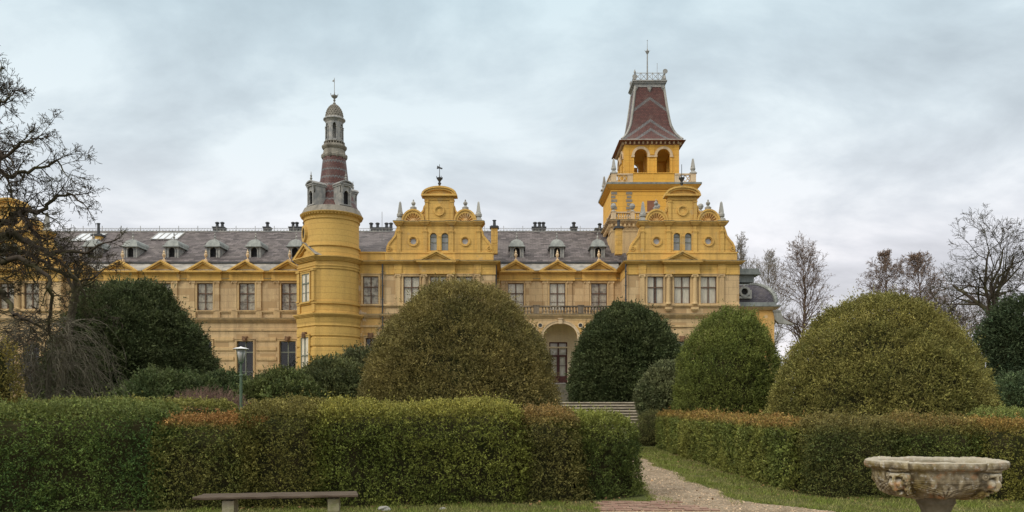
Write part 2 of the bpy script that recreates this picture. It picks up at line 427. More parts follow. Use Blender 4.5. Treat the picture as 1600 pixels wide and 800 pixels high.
# ---- windows -------------------------------------------------------
WC = {}
M['keystone'] = simple('dirty_carved_stone', (0.27, 0.155, 0.085), (0.14, 0.085, 0.05), 6, 0.9)
def window(xc, z0, wd, ht, y, style='stone', blind='curtain', sash='sash', parent=palace, rz=0.0, inset=0.12, key=False, label=None, cols=2, trans=0.62, rows=1):
    """z0 = bottom of the opening. local frame: opening bottom centre on the wall face, facing -Y"""
    k = (round(wd, 2), round(ht, 2), style, blind, sash, inset, key, cols, trans, rows)
    if k not in WC:
        h = wd/2
        s = MB()
        t = 0.16
        if style != 'none':
            # architrave round the opening, butted at the corners
            s.box(-h-t, -h, -0.09, 0.02, 0, ht); s.box(h, h+t, -0.09, 0.02, 0, ht)
            s.box(-h-t-0.02, h+t+0.02, -0.10, 0.02, ht, ht+t)
            s.box(-h-t-0.05, h+t+0.05, -0.15, 0.02, ht+t, ht+t+0.07)
            s.box(-h-t-0.06, h+t+0.06, -0.18, 0.02, -0.12, 0)
            if key:
                s.box(-h-t, -h, -0.05, 0.02, -0.5, -0.12); s.box(h, h+t, -0.05, 0.02, -0.5, -0.12)
        else:
            s.box(-h, h, -0.05, 0.02, -0.06, 0)
        mat = M['trim'] if style == 'stone' else M[style] if style != 'none' else M['gold']
        me = s.mesh('window', mat)
        ck = None
        if key:
            c = MB()
            c.box(-0.16, 0.16, -0.26, 0, ht-0.05, ht+0.42); c.box(-0.24, -0.12, -0.2, 0, ht+0.24, ht+0.46)
            c.box(0.12, 0.24, -0.2, 0, ht+0.24, ht+0.46); c.box(-0.08, 0.08, -0.34, 0, ht+0.02, ht+0.3)
            c.box(-0.26, -0.18, -0.16, 0, ht+0.08, ht+0.24); c.box(0.18, 0.26, -0.16, 0, ht+0.08, ht+0.24)
            ck = c.mesh('carved_keystone', M['keystone'])
        fr = MB(); f = 0.06; y0 = inset
        fr.box(-h, -h+f, y0, y0+0.08, 0, ht); fr.box(h-f, h, y0, y0+0.08, 0, ht)
        fr.box(-h+f, h-f, y0, y0+0.08, 0, f); fr.box(-h+f, h-f, y0, y0+0.08, ht-f, ht)
        zt = ht*trans
        for i in range(1, cols):
            xx = -h + wd*i/cols
            fr.box(xx-0.045, xx+0.045, y0-0.02, y0+0.07, f, ht-f)
        fr.box(-h+f, h-f, y0-0.035, y0+0.06, zt-0.045, zt+0.045)
        for i in range(rows):
            zb = zt*(i+1)/(rows+1)
            fr.box(-h+f, h-f, y0+0.005, y0+0.05, zb-0.02, zb+0.02)
        pn = MB(); pn.add([(-h+f, y0+0.05, f), (h-f, y0+0.05, f), (h-f, y0+0.05, ht-f), (-h+f, y0+0.05, ht-f)], [(0,1,2,3)])
        meshes = [('casement', fr.mesh('casement', M[sash])), ('pane', pn.mesh('pane', M['glass']))]
        if blind != 'dark':
            variants = []
            for v in range(4):
                rr = random.Random(v*11+int(wd*100)); cu = MB()
                n = 28; zb = 0.0; gap = [0.0, 0.06, 0.02, 0.14][v] if blind == 'curtain' else 0.0
                for (xa, xb) in ((-h+0.02, -gap), (gap, h-0.02)):
                    top = []; bot = []
                    for i in range(n+1):
                        u = i/n; x = xa+(xb-xa)*u
                        yy = y0+0.085 + (0.022*sin(u*28+v) + 0.01*sin(u*61+2*v) if blind == 'curtain' else 0.012*sin(u*5+v*2))
                        pinch = (0.10 if blind == 'curtain' and v in (1, 3) else 0.0)*(1 if xa < 0 else -1)*u*(1 if xa<0 else 1)
                        top.append((x, yy, ht-0.02)); bot.append((x, yy + 0.01*rr.random(), 0.02 + (0.0 if blind == 'curtain' else 0.12*rr.random()*(v % 2))))
                    cu.add(top+bot, [(i, i+1, n+2+i, n+1+i) for i in range(n)])
                variants.append(cu.mesh('curtain', M[blind]))
            meshes.append(('curtain' if blind == 'curtain' else 'blind', variants))
        bk = MB(); bk.box(-h-0.0, h+0.0, y0+0.3, y0+0.34, 0, ht)  # dark sheet added behind the pane, stands in for the unlit room
        meshes.append(('dark_backing', bk.mesh('dark_backing', M['dark'])))
        WC[k] = (me, meshes, ck)
    me, meshes, ck = WC[k]
    o = link('window', me, parent, (xc, y, z0), rz)
    if label: o['label'] = label
    for nm, mm in meshes:
        if isinstance(mm, list): mm = mm[random.randrange(len(mm))]
        c = bpy.data.objects.new(nm, mm); COL.objects.link(c); c.parent = o
    if ck:
        c = bpy.data.objects.new('carved_keystone', ck); COL.objects.link(c); c.parent = o
    return o

# ---- round window and niche ------------------------------------------
def ring(mb, x, z, r0, r1, y0, y1, n=28, x_scale=1.0):
    A = [(x+r0*cos(2*pi*i/n), z+r0*sin(2*pi*i/n)) for i in range(n+1)]
    B = [(x+r1*cos(2*pi*i/n), z+r1*sin(2*pi*i/n)) for i in range(n+1)]
    mb.band(B, A, y0, y1)
def disc(mb, x, z, r, y, n=28):
    mb.add([(x+r*cos(2*pi*i/n), y, z+r*sin(2*pi*i/n)) for i in range(n)], [tuple(range(n))])
def arc(cx, cz, rx, rz, a0, a1, n=16):
    return [(cx+rx*cos(radians(a0+(a1-a0)*i/n)), cz+rz*sin(radians(a0+(a1-a0)*i/n))) for i in range(n+1)]

# ---- triangular pediment as one part ----------------------------------
def pediment(xa, xb, zb, zt, y, proj, mat='gold', label=None, bot_mat=None):
    mb = MB(); xm = (xa+xb)/2; t = 0.26; dz = 0.16
    mb.prism([(xa+0.1, zb+0.02), (xb-0.1, zb+0.02), (xm, zt-0.08)], y-0.12, y+0.5)
    mb.box(xa, xb, y-proj, y+0.5, zb-0.14, zb)
    mb.box(xa+0.12, xb-0.12, y-proj+0.14, y+0.5, zb-0.26, zb-0.14)
    for sgn in (-1, 1):
        e_ = xa if sgn < 0 else xb
        for k, (tt, pp) in enumerate(((0.0, proj), (0.15, proj-0.15))):
            a = [(e_ + (-sgn)*tt*1.6, zb+0.003), (xm, zt - tt*1.15)]
            b_ = [(e_ + (-sgn)*(tt*1.6+0.34), zb+0.003), (xm, zt - tt*1.15 - 0.17)]
            pts = [a[0], b_[0], b_[1], a[1]] if sgn < 0 else [b_[0], a[0], a[1], b_[1]]
            mb.prism(pts, y-pp-0.01, y+0.5)
    return part(mb, 'pediment', mat, label)

def pilaster(x, z0, z1, wd, y, mat='stone', proj=0.13, round_=False, cap=True):
    mb = MB(); h = wd/2
    if round_:
        mb.lathe([(h*1.25, z0), (h*1.25, z0+0.12), (h*1.05, z0+0.2), (h, z0+0.28), (h*0.88, z1-0.34), (h*1.0, z1-0.3), (h*0.92, z1-0.26), (h*1.2, z1-0.12)], x, y-0.12, 20)
        mb.box(x-h*1.25, x+h*1.25, y-0.12-h*1.1, y+0.05, z1-0.12, z1)
        for sx in (-1, 1):
            mb.lathe([(0.09, z1-0.3), (0.12, z1-0.22), (0.09, z1-0.13)], x+sx*h*1.05, y-0.12-h*0.7, 10)
    else:
        mb.box(x-h, x+h, y-proj, y+0.02, z0+0.2, z1-0.25)
        mb.box(x-h*1.2, x+h*1.2, y-proj-0.05, y+0.02, z0, z0+0.2)
        mb.box(x-h*1.25, x+h*1.25, y-proj-0.07, y+0.02, z1-0.1, z1)
        mb.box(x-h*1.08, x+h*1.08, y-proj-0.03, y+0.02, z1-0.25, z1-0.1)
        for sx in (-1, 1):
            mb.lathe([(0.06, z1-0.30), (0.10, z1-0.2), (0.07, z1-0.11)], x+sx*h*1.05, y-proj-0.02, 8)
    return part(mb, 'pilaster' if not round_ else 'column', mat)

def rustic(mb, x0, x1, z0, z1, y, pitch=0.9, hole=()):
    """projecting bands of rusticated masonry with gaps at window bays"""
    z = z0
    while z < z1 - 0.2:
        segs = [(x0, x1)]
        for a, b, c, d in hole:
            if c < z+0.42 and d > z-0.0:
                ns = []
                for (p, q_) in segs:
                    if b <= p or a >= q_: ns.append((p, q_)); continue
                    if a > p: ns.append((p, a))
                    if b < q_: ns.append((b, q_))
                segs = ns
        for (p, q_) in segs:
            if q_-p > 0.06:
                mb.box(p, q_, y-0.05, y+0.02, z, z+0.10)
                mb.box(p, q_, y-0.10, y+0.02, z+0.10, z+0.34)
                mb.box(p, q_, y-0.06, y+0.02, z+0.34, z+0.42)
        z += pitch

# ---- facade of wing / centre: shared levels at D0 ----------------------
zE = Z(410, 75.6)       # eave line of the slates
zR = Z(362, 84)         # ridge
def zw(py): return Z(py, D0)
def zp(py): return EYE + (HZ - py) * U
def wing(px_list, x0, x1, ground=True, gpx=()):
    holes = []; 
    for p in px_list:
        xc = X(p, D0); holes.append((xc-0.76, xc+0.76, zw(485), zw(442.5)))
    gh = []
    if ground:
        for p in gpx:
            xc = X(p, D0); gh.append((xc-0.78, xc+0.78, TER+1.0, zw(533)))
    wmb = MB()
    wmb.wall(x0, x1, TER-0.5, zw(437), D0, holes+gh)
    part(wmb, 'wing_wall', 'stone')
    fz = MB()                       # gold frieze and architrave
    fz.wall(x0, x1, zw(437), zw(428), D0-0.04)
    fz.cornice(x0, x1, D0-0.04, zw(438.5), zw(436), 0.10, 2, ends=False)
    for p in px_list:
        xc = X(p, D0)
        fz.box(xc-1.62, xc+1.62, D0-0.20, D0, zw(436.5), zw(428))
        fz.box(xc-1.66, xc+1.66, D0-0.25, D0, zw(439), zw(436.5))
    fz.cornice(x0, x1, D0-0.04, zw(428), zw(424.5), 0.34, 3, ends=False)
    part(fz, 'frieze', 'gold')
    for p in px_list:
        xc = X(p, D0)
        pediment(xc-1.75, xc+1.75, zw(424.0), zw(407.5), D0-0.08, 0.52)
        for sx in (-1, 1):
            pilaster(xc+sx*1.16, zw(485.5), zw(439), 0.42, D0)
        window(xc, zw(485), 1.52, zw(442.5)-zw(485), D0, 'stone', 'dusty' if p < 600 else ('dusty' if p > 930 else 'curtain'))
    bd = MB()
    bd.box(x0, x1, D0-0.14, D0, zw(487.5), zw(485.5)); bd.box(x0, x1, D0-0.08, D0, zw(489.5), zw(487.6))
    for p in px_list:
        for sx in (-1, 1):
            xc = X(p, D0)+sx*1.16; bd.box(xc-0.30, xc+0.30, D0-0.16, D0, zw(497.5), zw(487.6))
    bd.cornice(x0, x1, D0, zw(504), zw(498), 0.38, 4, ends=False)
    bd.box(x0, x1, D0-0.10, D0, zw(517), zw(514))
    part(bd, 'string_course', 'trim')
    if ground:
        g = MB()
        rustic(g, x0, x1, TER+0.2, zw(517.5), D0, 0.92, [(a-0.3, b+0.3, c-0.5, d+0.35) for a, b, c, d in gh])
        part(g, 'rustication', 'trim')
        for p in gpx:
            xc = X(p, D0); window(xc, TER+1.0, 1.56, zw(533)-TER-1.0, D0, 'stone', 'dark', 'sashgreen', key=True, trans=0.78, rows=1, inset=0.2)
def roofing(x0, x1):
    mb = MB()
    y0, y1, y2 = 75.55, 84.0, 92.5
    mb.add([(x0,y0,zE),(x1,y0,zE),(x1,y1,zR),(x0,y1,zR),(x0,y2,zE),(x1,y2,zE)], [(0,1,2,3),(3,2,5,4),(0,3,4),(1,5,2)])
    return part(mb, 'slate_roof', 'slate')
def flashing(x0, x1):
    mb = MB()
    za = zw(424.2)
    mb.add([(x0, D0-0.35, za+0.01), (x1, D0-0.35, za+0.01), (x1, 75.5, zE-0.1), (x0, 75.5, zE-0.1)], [(0,1,2,3)])
    part(mb, 'zinc_flashing', 'zincpale')
    g = MB(); g.box(x0, x1, 75.38, 75.62, zE-0.14, zE+0.04); part(g, 'gutter', 'iron')

LX0 = X(96, D0); LX1 = X(486, D0)
left_px = (125, 190, 255, 320.5, 386, 452)
wing(left_px, LX0, -18.95, True, (190, 256, 318, 383, 449.5))
CX0 = -4.2; CX1 = 11.6
wing((806, 871, 936), CX0+0.0, 12.9, False)
roofing(X(-60, 84), 20.0)
flashing(LX0, -15.5); flashing(-1.5, 10.2)
# rear and end walls close the building
rw = MB()
rw.box(-62, 20.0, 92.0, 92.4, TER-0.5, zE); rw.box(-61.9, -61.5, 75.3, 92.0, TER-0.5, zE); rw.box(19.6, 20.0, 76.6, 92.0, TER-0.5, zE)
part(rw, 'rear_wall', 'stone')
# ---- ridge cresting ------------------------------------------------------
rc = MB(); xa, xb = X(100, 84), X(945, 84); hz0 = zR
for zz_ in (hz0+0.05, hz0+0.34): rc.box(xa, xb, 83.98, 84.02, zz_, zz_+0.035)
x = xa; i = 0
while x < xb:
    rc.box(x-0.012, x+0.012, 83.985, 84.015, hz0, hz0+0.36)
    rc.tube([(x, 84, hz0+0.08), (x+0.17, 84, hz0+0.33)], 0.011, 4); rc.tube([(x+0.17, 84, hz0+0.33), (x+0.34, 84, hz0+0.08)], 0.011, 4)
    if i % 6 == 0: rc.box(x-0.025, x+0.025, 83.98, 84.02, hz0, hz0+0.62)
    x += 0.34; i += 1
part(rc, 'ridge_cresting', 'lead')
rt = MB(); rt.box(X(-60, 84), X(975, 84), 83.85, 84.15, zR-0.05, zR+0.07); part(rt, 'ridge_cap', 'lead')
# ---- ridge chimneys --------------------------------------------------------
def ridge_chimney(px, wpx, pots, hpx=5):
    mb = MB(); y = 84.6; xc = X(px, y); h = wpx*y/F/2; zb = zR-0.6; zt = Z(362-hpx, y)
    mb.box(xc-h, xc+h, y-0.4, y+0.4, zb, zt); mb.box(xc-h-0.07, xc+h+0.07, y-0.47, y+0.47, zt, zt+0.12)
    o = part(mb, 'chimney', 'iron')
    for p in pots:
        q_ = MB(); xp = X(p, y)
        q_.lathe([(0.17, zt+0.12), (0.15, zt+0.5), (0.22, zt+0.52), (0.24, zt+0.62), (0.12, zt+0.7)], xp, y, 12)
        c = q_.build('chimney_pot', M['iron'], palace); c.parent = o; c.location = (0, 0, 0)
ridge_chimney(343, 17, (339.5, 347.5)); ridge_chimney(418, 10, (418,)); ridge_chimney(460, 14, (458, 464)); ridge_chimney(474, 10, (476,))
ridge_chimney(596, 32, (580, 590, 604, 611), 4); ridge_chimney(842, 21, (836, 843, 849), 5); ridge_chimney(896.5, 10, (896.5,), 5); ridge_chimney(937, 14, (937,), 3)
def tall_chimney(px, yb, yt, ytop, D, wpx=10):
    mb = MB(); xc = X(px, D); h = wpx*D/F/2
    mb.box(xc-h, xc+h, D-h, D+h*1.2, Z(yb+14, D), Z(yt, D)); mb.box(xc-h+0.1, xc+h-0.1, D-h-0.03, D, Z(yb-2, D), Z(yt+6, D))
    o = part(mb, 'chimney', 'gold', 'tall yellow rendered chimney stack with dark cap')
    c = MB(); c.box(xc-h-0.13, xc+h+0.13, D-h-0.13, D+h*1.2+0.13, Z(yt, D), Z(yt-2.2, D)); c.box(xc-h-0.04, xc+h+0.04, D-h-0.04, D+h*1.2+0.04, Z(yt-2.2, D), Z(yt-3.6, D))
    k = c.build('chimney_cap', M['iron'], palace); k.parent = o; k.location = (0, 0, 0)
    c = MB(); c.lathe([(0.15, Z(yt-3.6, D)), (0.13, Z(ytop+1.5, D)), (0.19, Z(ytop+1, D)), (0.19, Z(ytop, D))], xc, D, 12)
    k = c.build('chimney_pot', M['iron'], palace); k.parent = o; k.location = (0, 0, 0)
tall_chimney(772.5, 383, 357, 344, 75.6, 10); tall_chimney(966.5, 384, 358, 344.5, 75.6, 10.5); tall_chimney(154, 378, 370, 349, 82, 13)
# ---- dormers ------------------------------------------------------------
DC = []
def dormer(px):
    Y = 76.8; xc = X(px, Y); zb = Z(404, Y)
    if not DC:
        h = 0.66; t = Z(386.5, Y)-zb; L = 2.7
        b_ = MB()
        # front wall with arched opening, cheeks and sill
        ax = 0.30; zs = 0.78
        b_.add([(-h,0,0),(-ax,0,0),(-ax,0,zs),(-h,0,zs)], [(0,1,2,3)]); b_.add([(ax,0,0),(h,0,0),(h,0,zs),(ax,0,zs)], [(0,1,2,3)])
        A = arc(0, zs, ax, 0.30, 180, 0, 12); B = [(p[0]*h/ax, t) for p in A]; B[0] = (-h, t); B[-1] = (h, t)
        b_.add([(p[0], 0, p[1]) for p in A]+[(p[0], 0, p[1]) for p in B], [(i, i+1, 14+i, 13+i) for i in range(12)])
        b_.add([(-h,0,zs),(-ax,0,zs),(-h,0,t)], [(0,1,2)]); b_.add([(ax,0,zs),(h,0,zs),(h,0,t)], [(0,1,2)])
        R = [(-ax, 0.0)]+A+[(ax, 0.0)]
        b_.add([(p[0], 0, p[1]) for p in R]+[(p[0], 0.2, p[1]) for p in R], [(i, i+1, len(R)+i+1, len(R)+i) for i in range(len(R)-1)])
        b_.add([(h,0,0),(h,L,t),(h,0,t)], [(0,1,2)]); b_.add([(-h,0,0),(-h,0,t),(-h,L,t)], [(0,1,2)])
        b_.box(-h-0.08, h+0.08, -0.14, 0.05, -0.1, 0.02); b_.box(-0.36, 0.36, -0.1, 0.3, -0.35, -0.1)
        A2 = arc(0, zs, 0.30, 0.30, 180, 0, 12); B2 = arc(0, zs, 0.42, 0.42, 180, 0, 12)
        b_.band(A2, B2, -0.05, 0.0)
        for sx in (-1, 1):
            b_.box(sx*0.36-0.06, sx*0.36+0.06, -0.05, 0.0, 0.02, zs); b_.box(sx*0.6-0.07, sx*0.6+0.07, -0.07, 0.0, 0.02, t)
        body = b_.mesh('dormer', M['lead'])
        op = MB(); op.box(-ax, ax, 0.2, 0.24, 0, 1.1)
        for i in range(8): op.box(-ax, ax, 0.14, 0.2, 0.06+i*0.13, 0.09+i*0.13)
        louvre = op.mesh('louvre', M['dark'])
        r_ = MB(); eo = 0.17
        # curved (bell) roof with hipped front, running back into the slope
        r_.box(-h-eo, h+eo, -0.3, L+0.1, t, t+0.09)
        prof = [(h+eo-0.02, 0.09, -0.28), (h+0.03, 0.18, -0.15), (h-0.02, 0.40, -0.03), (h-0.12, 0.60, 0.10), (0.36, 0.76, 0.25), (0.16, 0.86, 0.42), (0.0, 0.90, 0.5)]
        vs = []; fs = []
        for hw, dz, yf in prof:
            vs += [(-hw, L+0.4+dz*1.7, t+dz), (-hw, yf, t+dz), (hw, yf, t+dz), (hw, L+0.4+dz*1.7, t+dz)]
        for i in range(len(prof)-1):
            o_ = 4*i
            for k in range(3): fs.append((o_+k, o_+k+1, o_+5+k, o_+4+k))
        r_.add(vs, fs)
        rf = r_.mesh('dormer_roof', M['zinc'])
        f_ = MB(); f_.lathe([(0.14, t+0.80), (0.07, t+0.95), (0.12, t+1.08), (0.06, t+1.18), (0.04, t+1.32), (0.08, t+1.40), (0.02, t+1.55)], 0, 0.5, 10)
        fi = f_.mesh('finial', M['lead'])
        v_ = MB()
        v_.box(-0.15, 0.15, -0.77, -0.47, -0.35, -0.1)
        v_.lathe([(0.10, -0.1), (0.05, 0.0), (0.05, 0.06), (0.15, 0.25), (0.17, 0.38), (0.08, 0.50), (0.12, 0.58), (0.05, 0.72), (0.02, 0.85)], 0, -0.62, 12)
        va = v_.mesh('urn_finial', M['cream'])
        DC.extend([body, louvre, rf, fi, va])
    o = link('dormer', DC[0], palace, (xc, Y, zb))
    for nm, me in zip(('louvre', 'dormer_roof', 'finial'), DC[1:4]):
        c = bpy.data.objects.new(nm, me); COL.objects.link(c); c.parent = o
    xv = X(px, Y)+0.0
    # stone vase stands behind the pediment point in front of the dormer
    xv = xc - 0.95*0 
for p in (142, 204, 268.5, 333, 397, 461, 807.5, 870.5, 934.5): dormer(p)
for p in left_px+(806, 871, 936):
    xv = X(p, D0)*1.0; link('urn_finial', DC[4], palace, (xv, 75.8, zw(403.3)))
# ---- skylights ---------------------------------------------------------
def skylight(pxa, pxb, ytop=365, ybot=375.5):
    # lies in the slope plane: z = zE + (y-75.55)*s
    s_ = (zR-zE)/(84.0-75.55)
    def on(py):
        # solve Z(py, y) = plane
        a = (HZ-py)/F
        return (zE - 75.55*s_ - EYE)/(a - s_)
    ya, yb = on(ybot), on(ytop)
    xa_, xb_ = X(pxa, ya), X(pxb, ya)
    f_ = MB(); g = MB()
    def P(x, y, dz): return (x, y, zE+(y-75.55)*s_+dz)
    g.add([P(xa_,ya,0.10),P(xb_,ya,0.10),P(xb_,yb,0.10),P(xa_,yb,0.10)], [(0,1,2,3)])
    n = 4
    for i in range(n+1):
        x_ = xa_+(xb_-xa_)*i/n
        f_.add([P(x_-0.05,ya,0.14),P(x_+0.05,ya,0.14),P(x_+0.05,yb,0.14),P(x_-0.05,yb,0.14),P(x_-0.05,ya,0),P(x_+0.05,ya,0),P(x_+0.05,yb,0),P(x_-0.05,yb,0)],
               [(0,1,2,3),(0,4,5,1),(1,5,6,2),(2,6,7,3),(3,7,4,0)])
    f_.tube([P(xa_,ya,0.12),P(xb_,ya,0.12)], 0.06, 4); f_.tube([P(xa_,yb,0.12),P(xb_,yb,0.12)], 0.06, 4)
    o = part(f_, 'skylight', 'lead')
    c = g.build('pane', M['skyglass'], palace); c.parent = o; c.location = (0, 0, 0)
skylight(235, 276); skylight(110, 150, 366, 378)

# ---- scrolled pavilion --------------------------------------------------
def pavilion(Xc, Yf, name_lbl, upper_wall='stone', blind='curtain', left_side=True):
    def lx(px): return Xc + (px-686.0)*U
    yb = 76.5
    body_l, body_r = lx(600), lx(774)
    wz0, wz1 = zp(474.5), zp(432)
    holes = [(lx(c)-0.72, lx(c)+0.72, wz0, wz1) for c in (643, 684.8, 726)]
    gh = [(lx(c)-0.75, lx(c)+0.75, TER+1.0, zp(533)) for c in (643, 684.8, 726)]
    mb = MB()
    mb.wall(body_l, body_r, TER-0.5, zp(428), Yf, holes+gh)
    for xs_ in (body_l, body_r):
        mb.add([(xs_, Yf, TER-0.5), (xs_, yb, TER-0.5), (xs_, yb, zp(428)), (xs_, Yf, zp(428))], [(0,1,2,3) if xs_ == body_r else (3,2,1,0)])
    part(mb, 'pavilion_wall', upper_wall)
    for c in (643, 684.8, 726):
        window(lx(c), wz0, 1.44, wz1-wz0, Yf, 'stone', blind, rows=0, trans=0.6)
        window(lx(c), TER+1.0, 1.5, zp(533)-TER-1.0, Yf, 'stone', 'dark', 'sashgreen', key=True, trans=0.78)
    for c, rr_ in ((622, False), (663, True), (704, True), (746, False)):
        pilaster(lx(c), zp(476), zp(428.5), 7.6*U, Yf, 'trim', round_=rr_)
    fz = MB()     # gold frieze, main cornice
    fz.box(body_l-0.03, body_r+0.03, Yf-0.06, yb, zp(428), zp(413.5))
    fz.box(lx(656), lx(711), Yf-0.30, Yf, zp(428), zp(413.5))
    for a, b_ in ((616, 628), (740, 752)): fz.box(lx(a), lx(b_), Yf-0.16, Yf, zp(428), zp(413.5))
    for (a, b_, pj) in ((body_l, body_r, 0.05), (lx(656), lx(711), 0.34)):
        fz.cornice(a, b_, Yf-pj, zp(413.5), zp(409), 0.42, 4, back=(yb-Yf) if pj < 0.1 else 0.3)
        fz.box(a-0.04, b_+0.04, Yf-pj-0.04, Yf, zp(429), zp(426.8))
    # attic plinth
    fz.box(lx(601), lx(771), Yf+0.05, Yf+0.9, zp(409), zp(394.5)); fz.box(lx(600), lx(772), Yf, Yf+0.95, zp(395.5), zp(393.5))
    part(fz, 'entablature', 'gold')
    pediment(lx(652), lx(713.5), zp(409), zp(393.2), Yf-0.36, 0.42)
    # attic wall with openings
    ya = Yf+0.12
    at = MB()
    aw = [(lx(686+sx*9.0)-5.4*U, lx(686+sx*9.0)+5.4*U, zp(391), zp(363.5)) for sx in (-1, 1)]
    aw2 = [(a, b_, c, d-5.4*U) for a, b_, c, d in aw]
    zt_ = zp(352)
    # circular holes are blocked out as squares and filled back by ring plates
    sq = [(lx(686+sx*40.6)-8*U, lx(686+sx*40.6)+8*U, zp(384.4), zp(368.4)) for sx in (-1, 1)]
    at.wall(lx(620), lx(752), zp(394.5), zt_, ya, aw+sq, 0.3)
    for a, b_, c, d in aw:      # arched heads
        cx0 = (a+b_)/2; r = (b_-a)/2; A = arc(cx0, d-r, r, r, 180, 0, 14); B = [(a if p[0] < cx0 else b_, d) if abs(p[0]-cx0) > r*0.98 else (p[0], d) for p in A]
        B = [(p[0], d+0.001) for p in A]
        at.band(A, B, ya, ya+0.25)
        A = arc(cx0, d-r, r, r, 180, 0, 14); B = arc(cx0, d-r, r+0.09, r+0.09, 180, 0, 14); at.band(A, B, ya-0.06, ya)
        at.box(a-0.09, a, ya-0.06, ya, c, d-r); at.box(b_, b_+0.09, ya-0.06, ya, c, d-r)
    for a, b_, c, d in sq:
        cx0 = (a+b_)/2; cz0 = (c+d)/2; n = 32
        A = [(cx0+5*U*cos(2*pi*i/n), cz0+5*U*sin(2*pi*i/n)) for i in range(n+1)]
        B = []
        for i in range(n+1):
            cc, ss = cos(2*pi*i/n), sin(2*pi*i/n); k = 8*U/max(abs(cc), abs(ss)); B.append((cx0+k*cc, cz0+k*ss))
        at.band(B, A, ya, ya+0.25)
        ring(at, cx0, cz0, 5.0*U, 6.2*U, ya-0.04, ya); ring(at, cx0, cz0, 6.3*U, 8.2*U, ya-0.11, ya)
    at.box(lx(620), lx(752), ya+0.3, ya+0.9, zp(394.5), zp(391.2)); at.box(lx(620), lx(640), ya+0.3, ya+0.9, zp(391.2), zt_)
    at.box(lx(732), lx(752), ya+0.3, ya+0.9, zp(391.2), zt_)
    part(at, 'attic_gable_wall', 'gold')
    for a, b_ in ((620, 626), (660.3, 667), (701.5, 708.2), (744.5, 750.5)):
        pl = MB(); pl.box(lx(a), lx(b_), ya-0.10, ya, zp(393.5), zp(362)); pl.box(lx(a)-0.05, lx(b_)+0.05, ya-0.15, ya, zp(362), zp(360.3)); pl.box(lx(a)+0.04, lx(b_)-0.04, ya-0.08, ya, zp(360.3), zp(352.5)); part(pl, 'attic_pilaster', 'gold')
    pl = MB(); pl.box(lx(684.2), lx(687.8), ya-0.08, ya, zp(391), zp(369)); pl.box(lx(683.6), lx(688.4), ya-0.12, ya, zp(369.8), zp(368.6))
    part(pl, 'attic_pilaster', 'gold')
    for sx in (-1, 1):
        # arched window
        cx0 = lx(686+sx*9.0); r = 5.4*U; zt2 = zp(363.5)
        f_ = MB(); A = arc(cx0, zt2-r, r, r, 180, 0, 14); B = arc(cx0, zt2-r, r-0.05, r-0.05, 180, 0, 14)
        f_.band(B, A, ya+0.16, ya+0.22)
        f_.box(cx0-r, cx0-r+0.05, ya+0.16, ya+0.22, zp(391), zt2-r); f_.box(cx0+r-0.05, cx0+r, ya+0.16, ya+0.22, zp(391), zt2-r)
        for z_ in (zp(390.4), zp(378), zp(369.2)): f_.box(cx0-r+0.04, cx0+r-0.04, ya+0.15, ya+0.21, z_-0.02, z_+0.025)
        o = part(f_, 'arched_window', 'sashgreen')
        g = MB(); g.add([(cx0-r, ya+0.22, zp(391)), (cx0+r, ya+0.22, zp(391))]+[(p[0], ya+0.22, p[1]) for p in reversed(A)], [tuple(range(17))])
        c = g.build('pane', M['atticglass'], palace); c.parent = o; c.location = (0, 0, 0)
        # round window
        f_ = MB(); cx0 = lx(686+sx*40.6); cz0 = zp(376.4); ring(f_, cx0, cz0, 4.3*U, 5.05*U, ya+0.14, ya+0.2)
        o = part(f_, 'round_window', 'cream')
        g = MB(); disc(g, cx0, cz0, 4.6*U, ya+0.18); c = g.build('pane', M['roundglass'], palace); c.parent = o; c.location = (0, 0, 0)
        # side scroll
        s_ = MB()
        pts = [(620, 394.5), (620, 353), (617.5, 360), (615.5, 367), (611, 373), (606.5, 378), (603.6, 384), (602.6, 390), (603.2, 394.5)]
        P_ = [((lx(p[0]) if sx < 0 else lx(1372-p[0])), zp(p[1])) for p in pts]
        s_.prism(P_ if sx > 0 else P_[::-1], ya+0.03, ya+0.6)
        # volute curl
        cxv = lx(607.5) if sx < 0 else lx(1372-607.5); czv = zp(388)
        ring(s_, cxv, czv, 2.6*U, 3.9*U, ya-0.07, ya+0.03, 18); ring(s_, cxv, czv, 0.5*U, 1.5*U, ya-0.09, ya+0.03, 12)
        cu = [(619, 357), (616.5, 368), (610, 376), (605, 383), (603.3, 389)]
        A = [((lx(p[0]) if sx < 0 else lx(1372-p[0])), zp(p[1])) for p in cu]; B = [((lx(p[0]+2.2) if sx < 0 else lx(1372-p[0]-2.2)), zp(p[1]+0.8)) for p in cu]
        s_.band(A, B, ya-0.06, ya+0.03)
        part(s_, 'scroll_console', 'gold')
    # mid cornice
    mc = MB(); mc.cornice(lx(620), lx(752), ya, zt_, zp(346.5), 0.28, 4, back=1.0)
    for a, b_ in ((619.5, 626.5), (660, 667.3), (701, 708.6), (744, 751)): mc.cornice(lx(a), lx(b_), ya-0.1, zt_+0.003, zp(346.2), 0.27, 4, back=0.5)
    part(mc, 'upper_cornice', 'gold')
    # top block and volutes
    tb = MB(); yt = ya+0.08
    tb.box(lx(663.5), lx(708.5), yt, yt+0.8, zp(346.5), zp(306.5))
    for a, b_ in ((663.5, 668.5), (703.5, 708.5)):
        tb.box(lx(a), lx(b_), yt-0.10, yt, zp(346.2), zp(315)); tb.box(lx(a)-0.04, lx(b_)+0.04, yt-0.14, yt, zp(315), zp(313))
    tb.box(lx(663.5)-0.05, lx(708.5)+0.05, yt-0.10, yt+0.8, zp(311.5), zp(309.8))
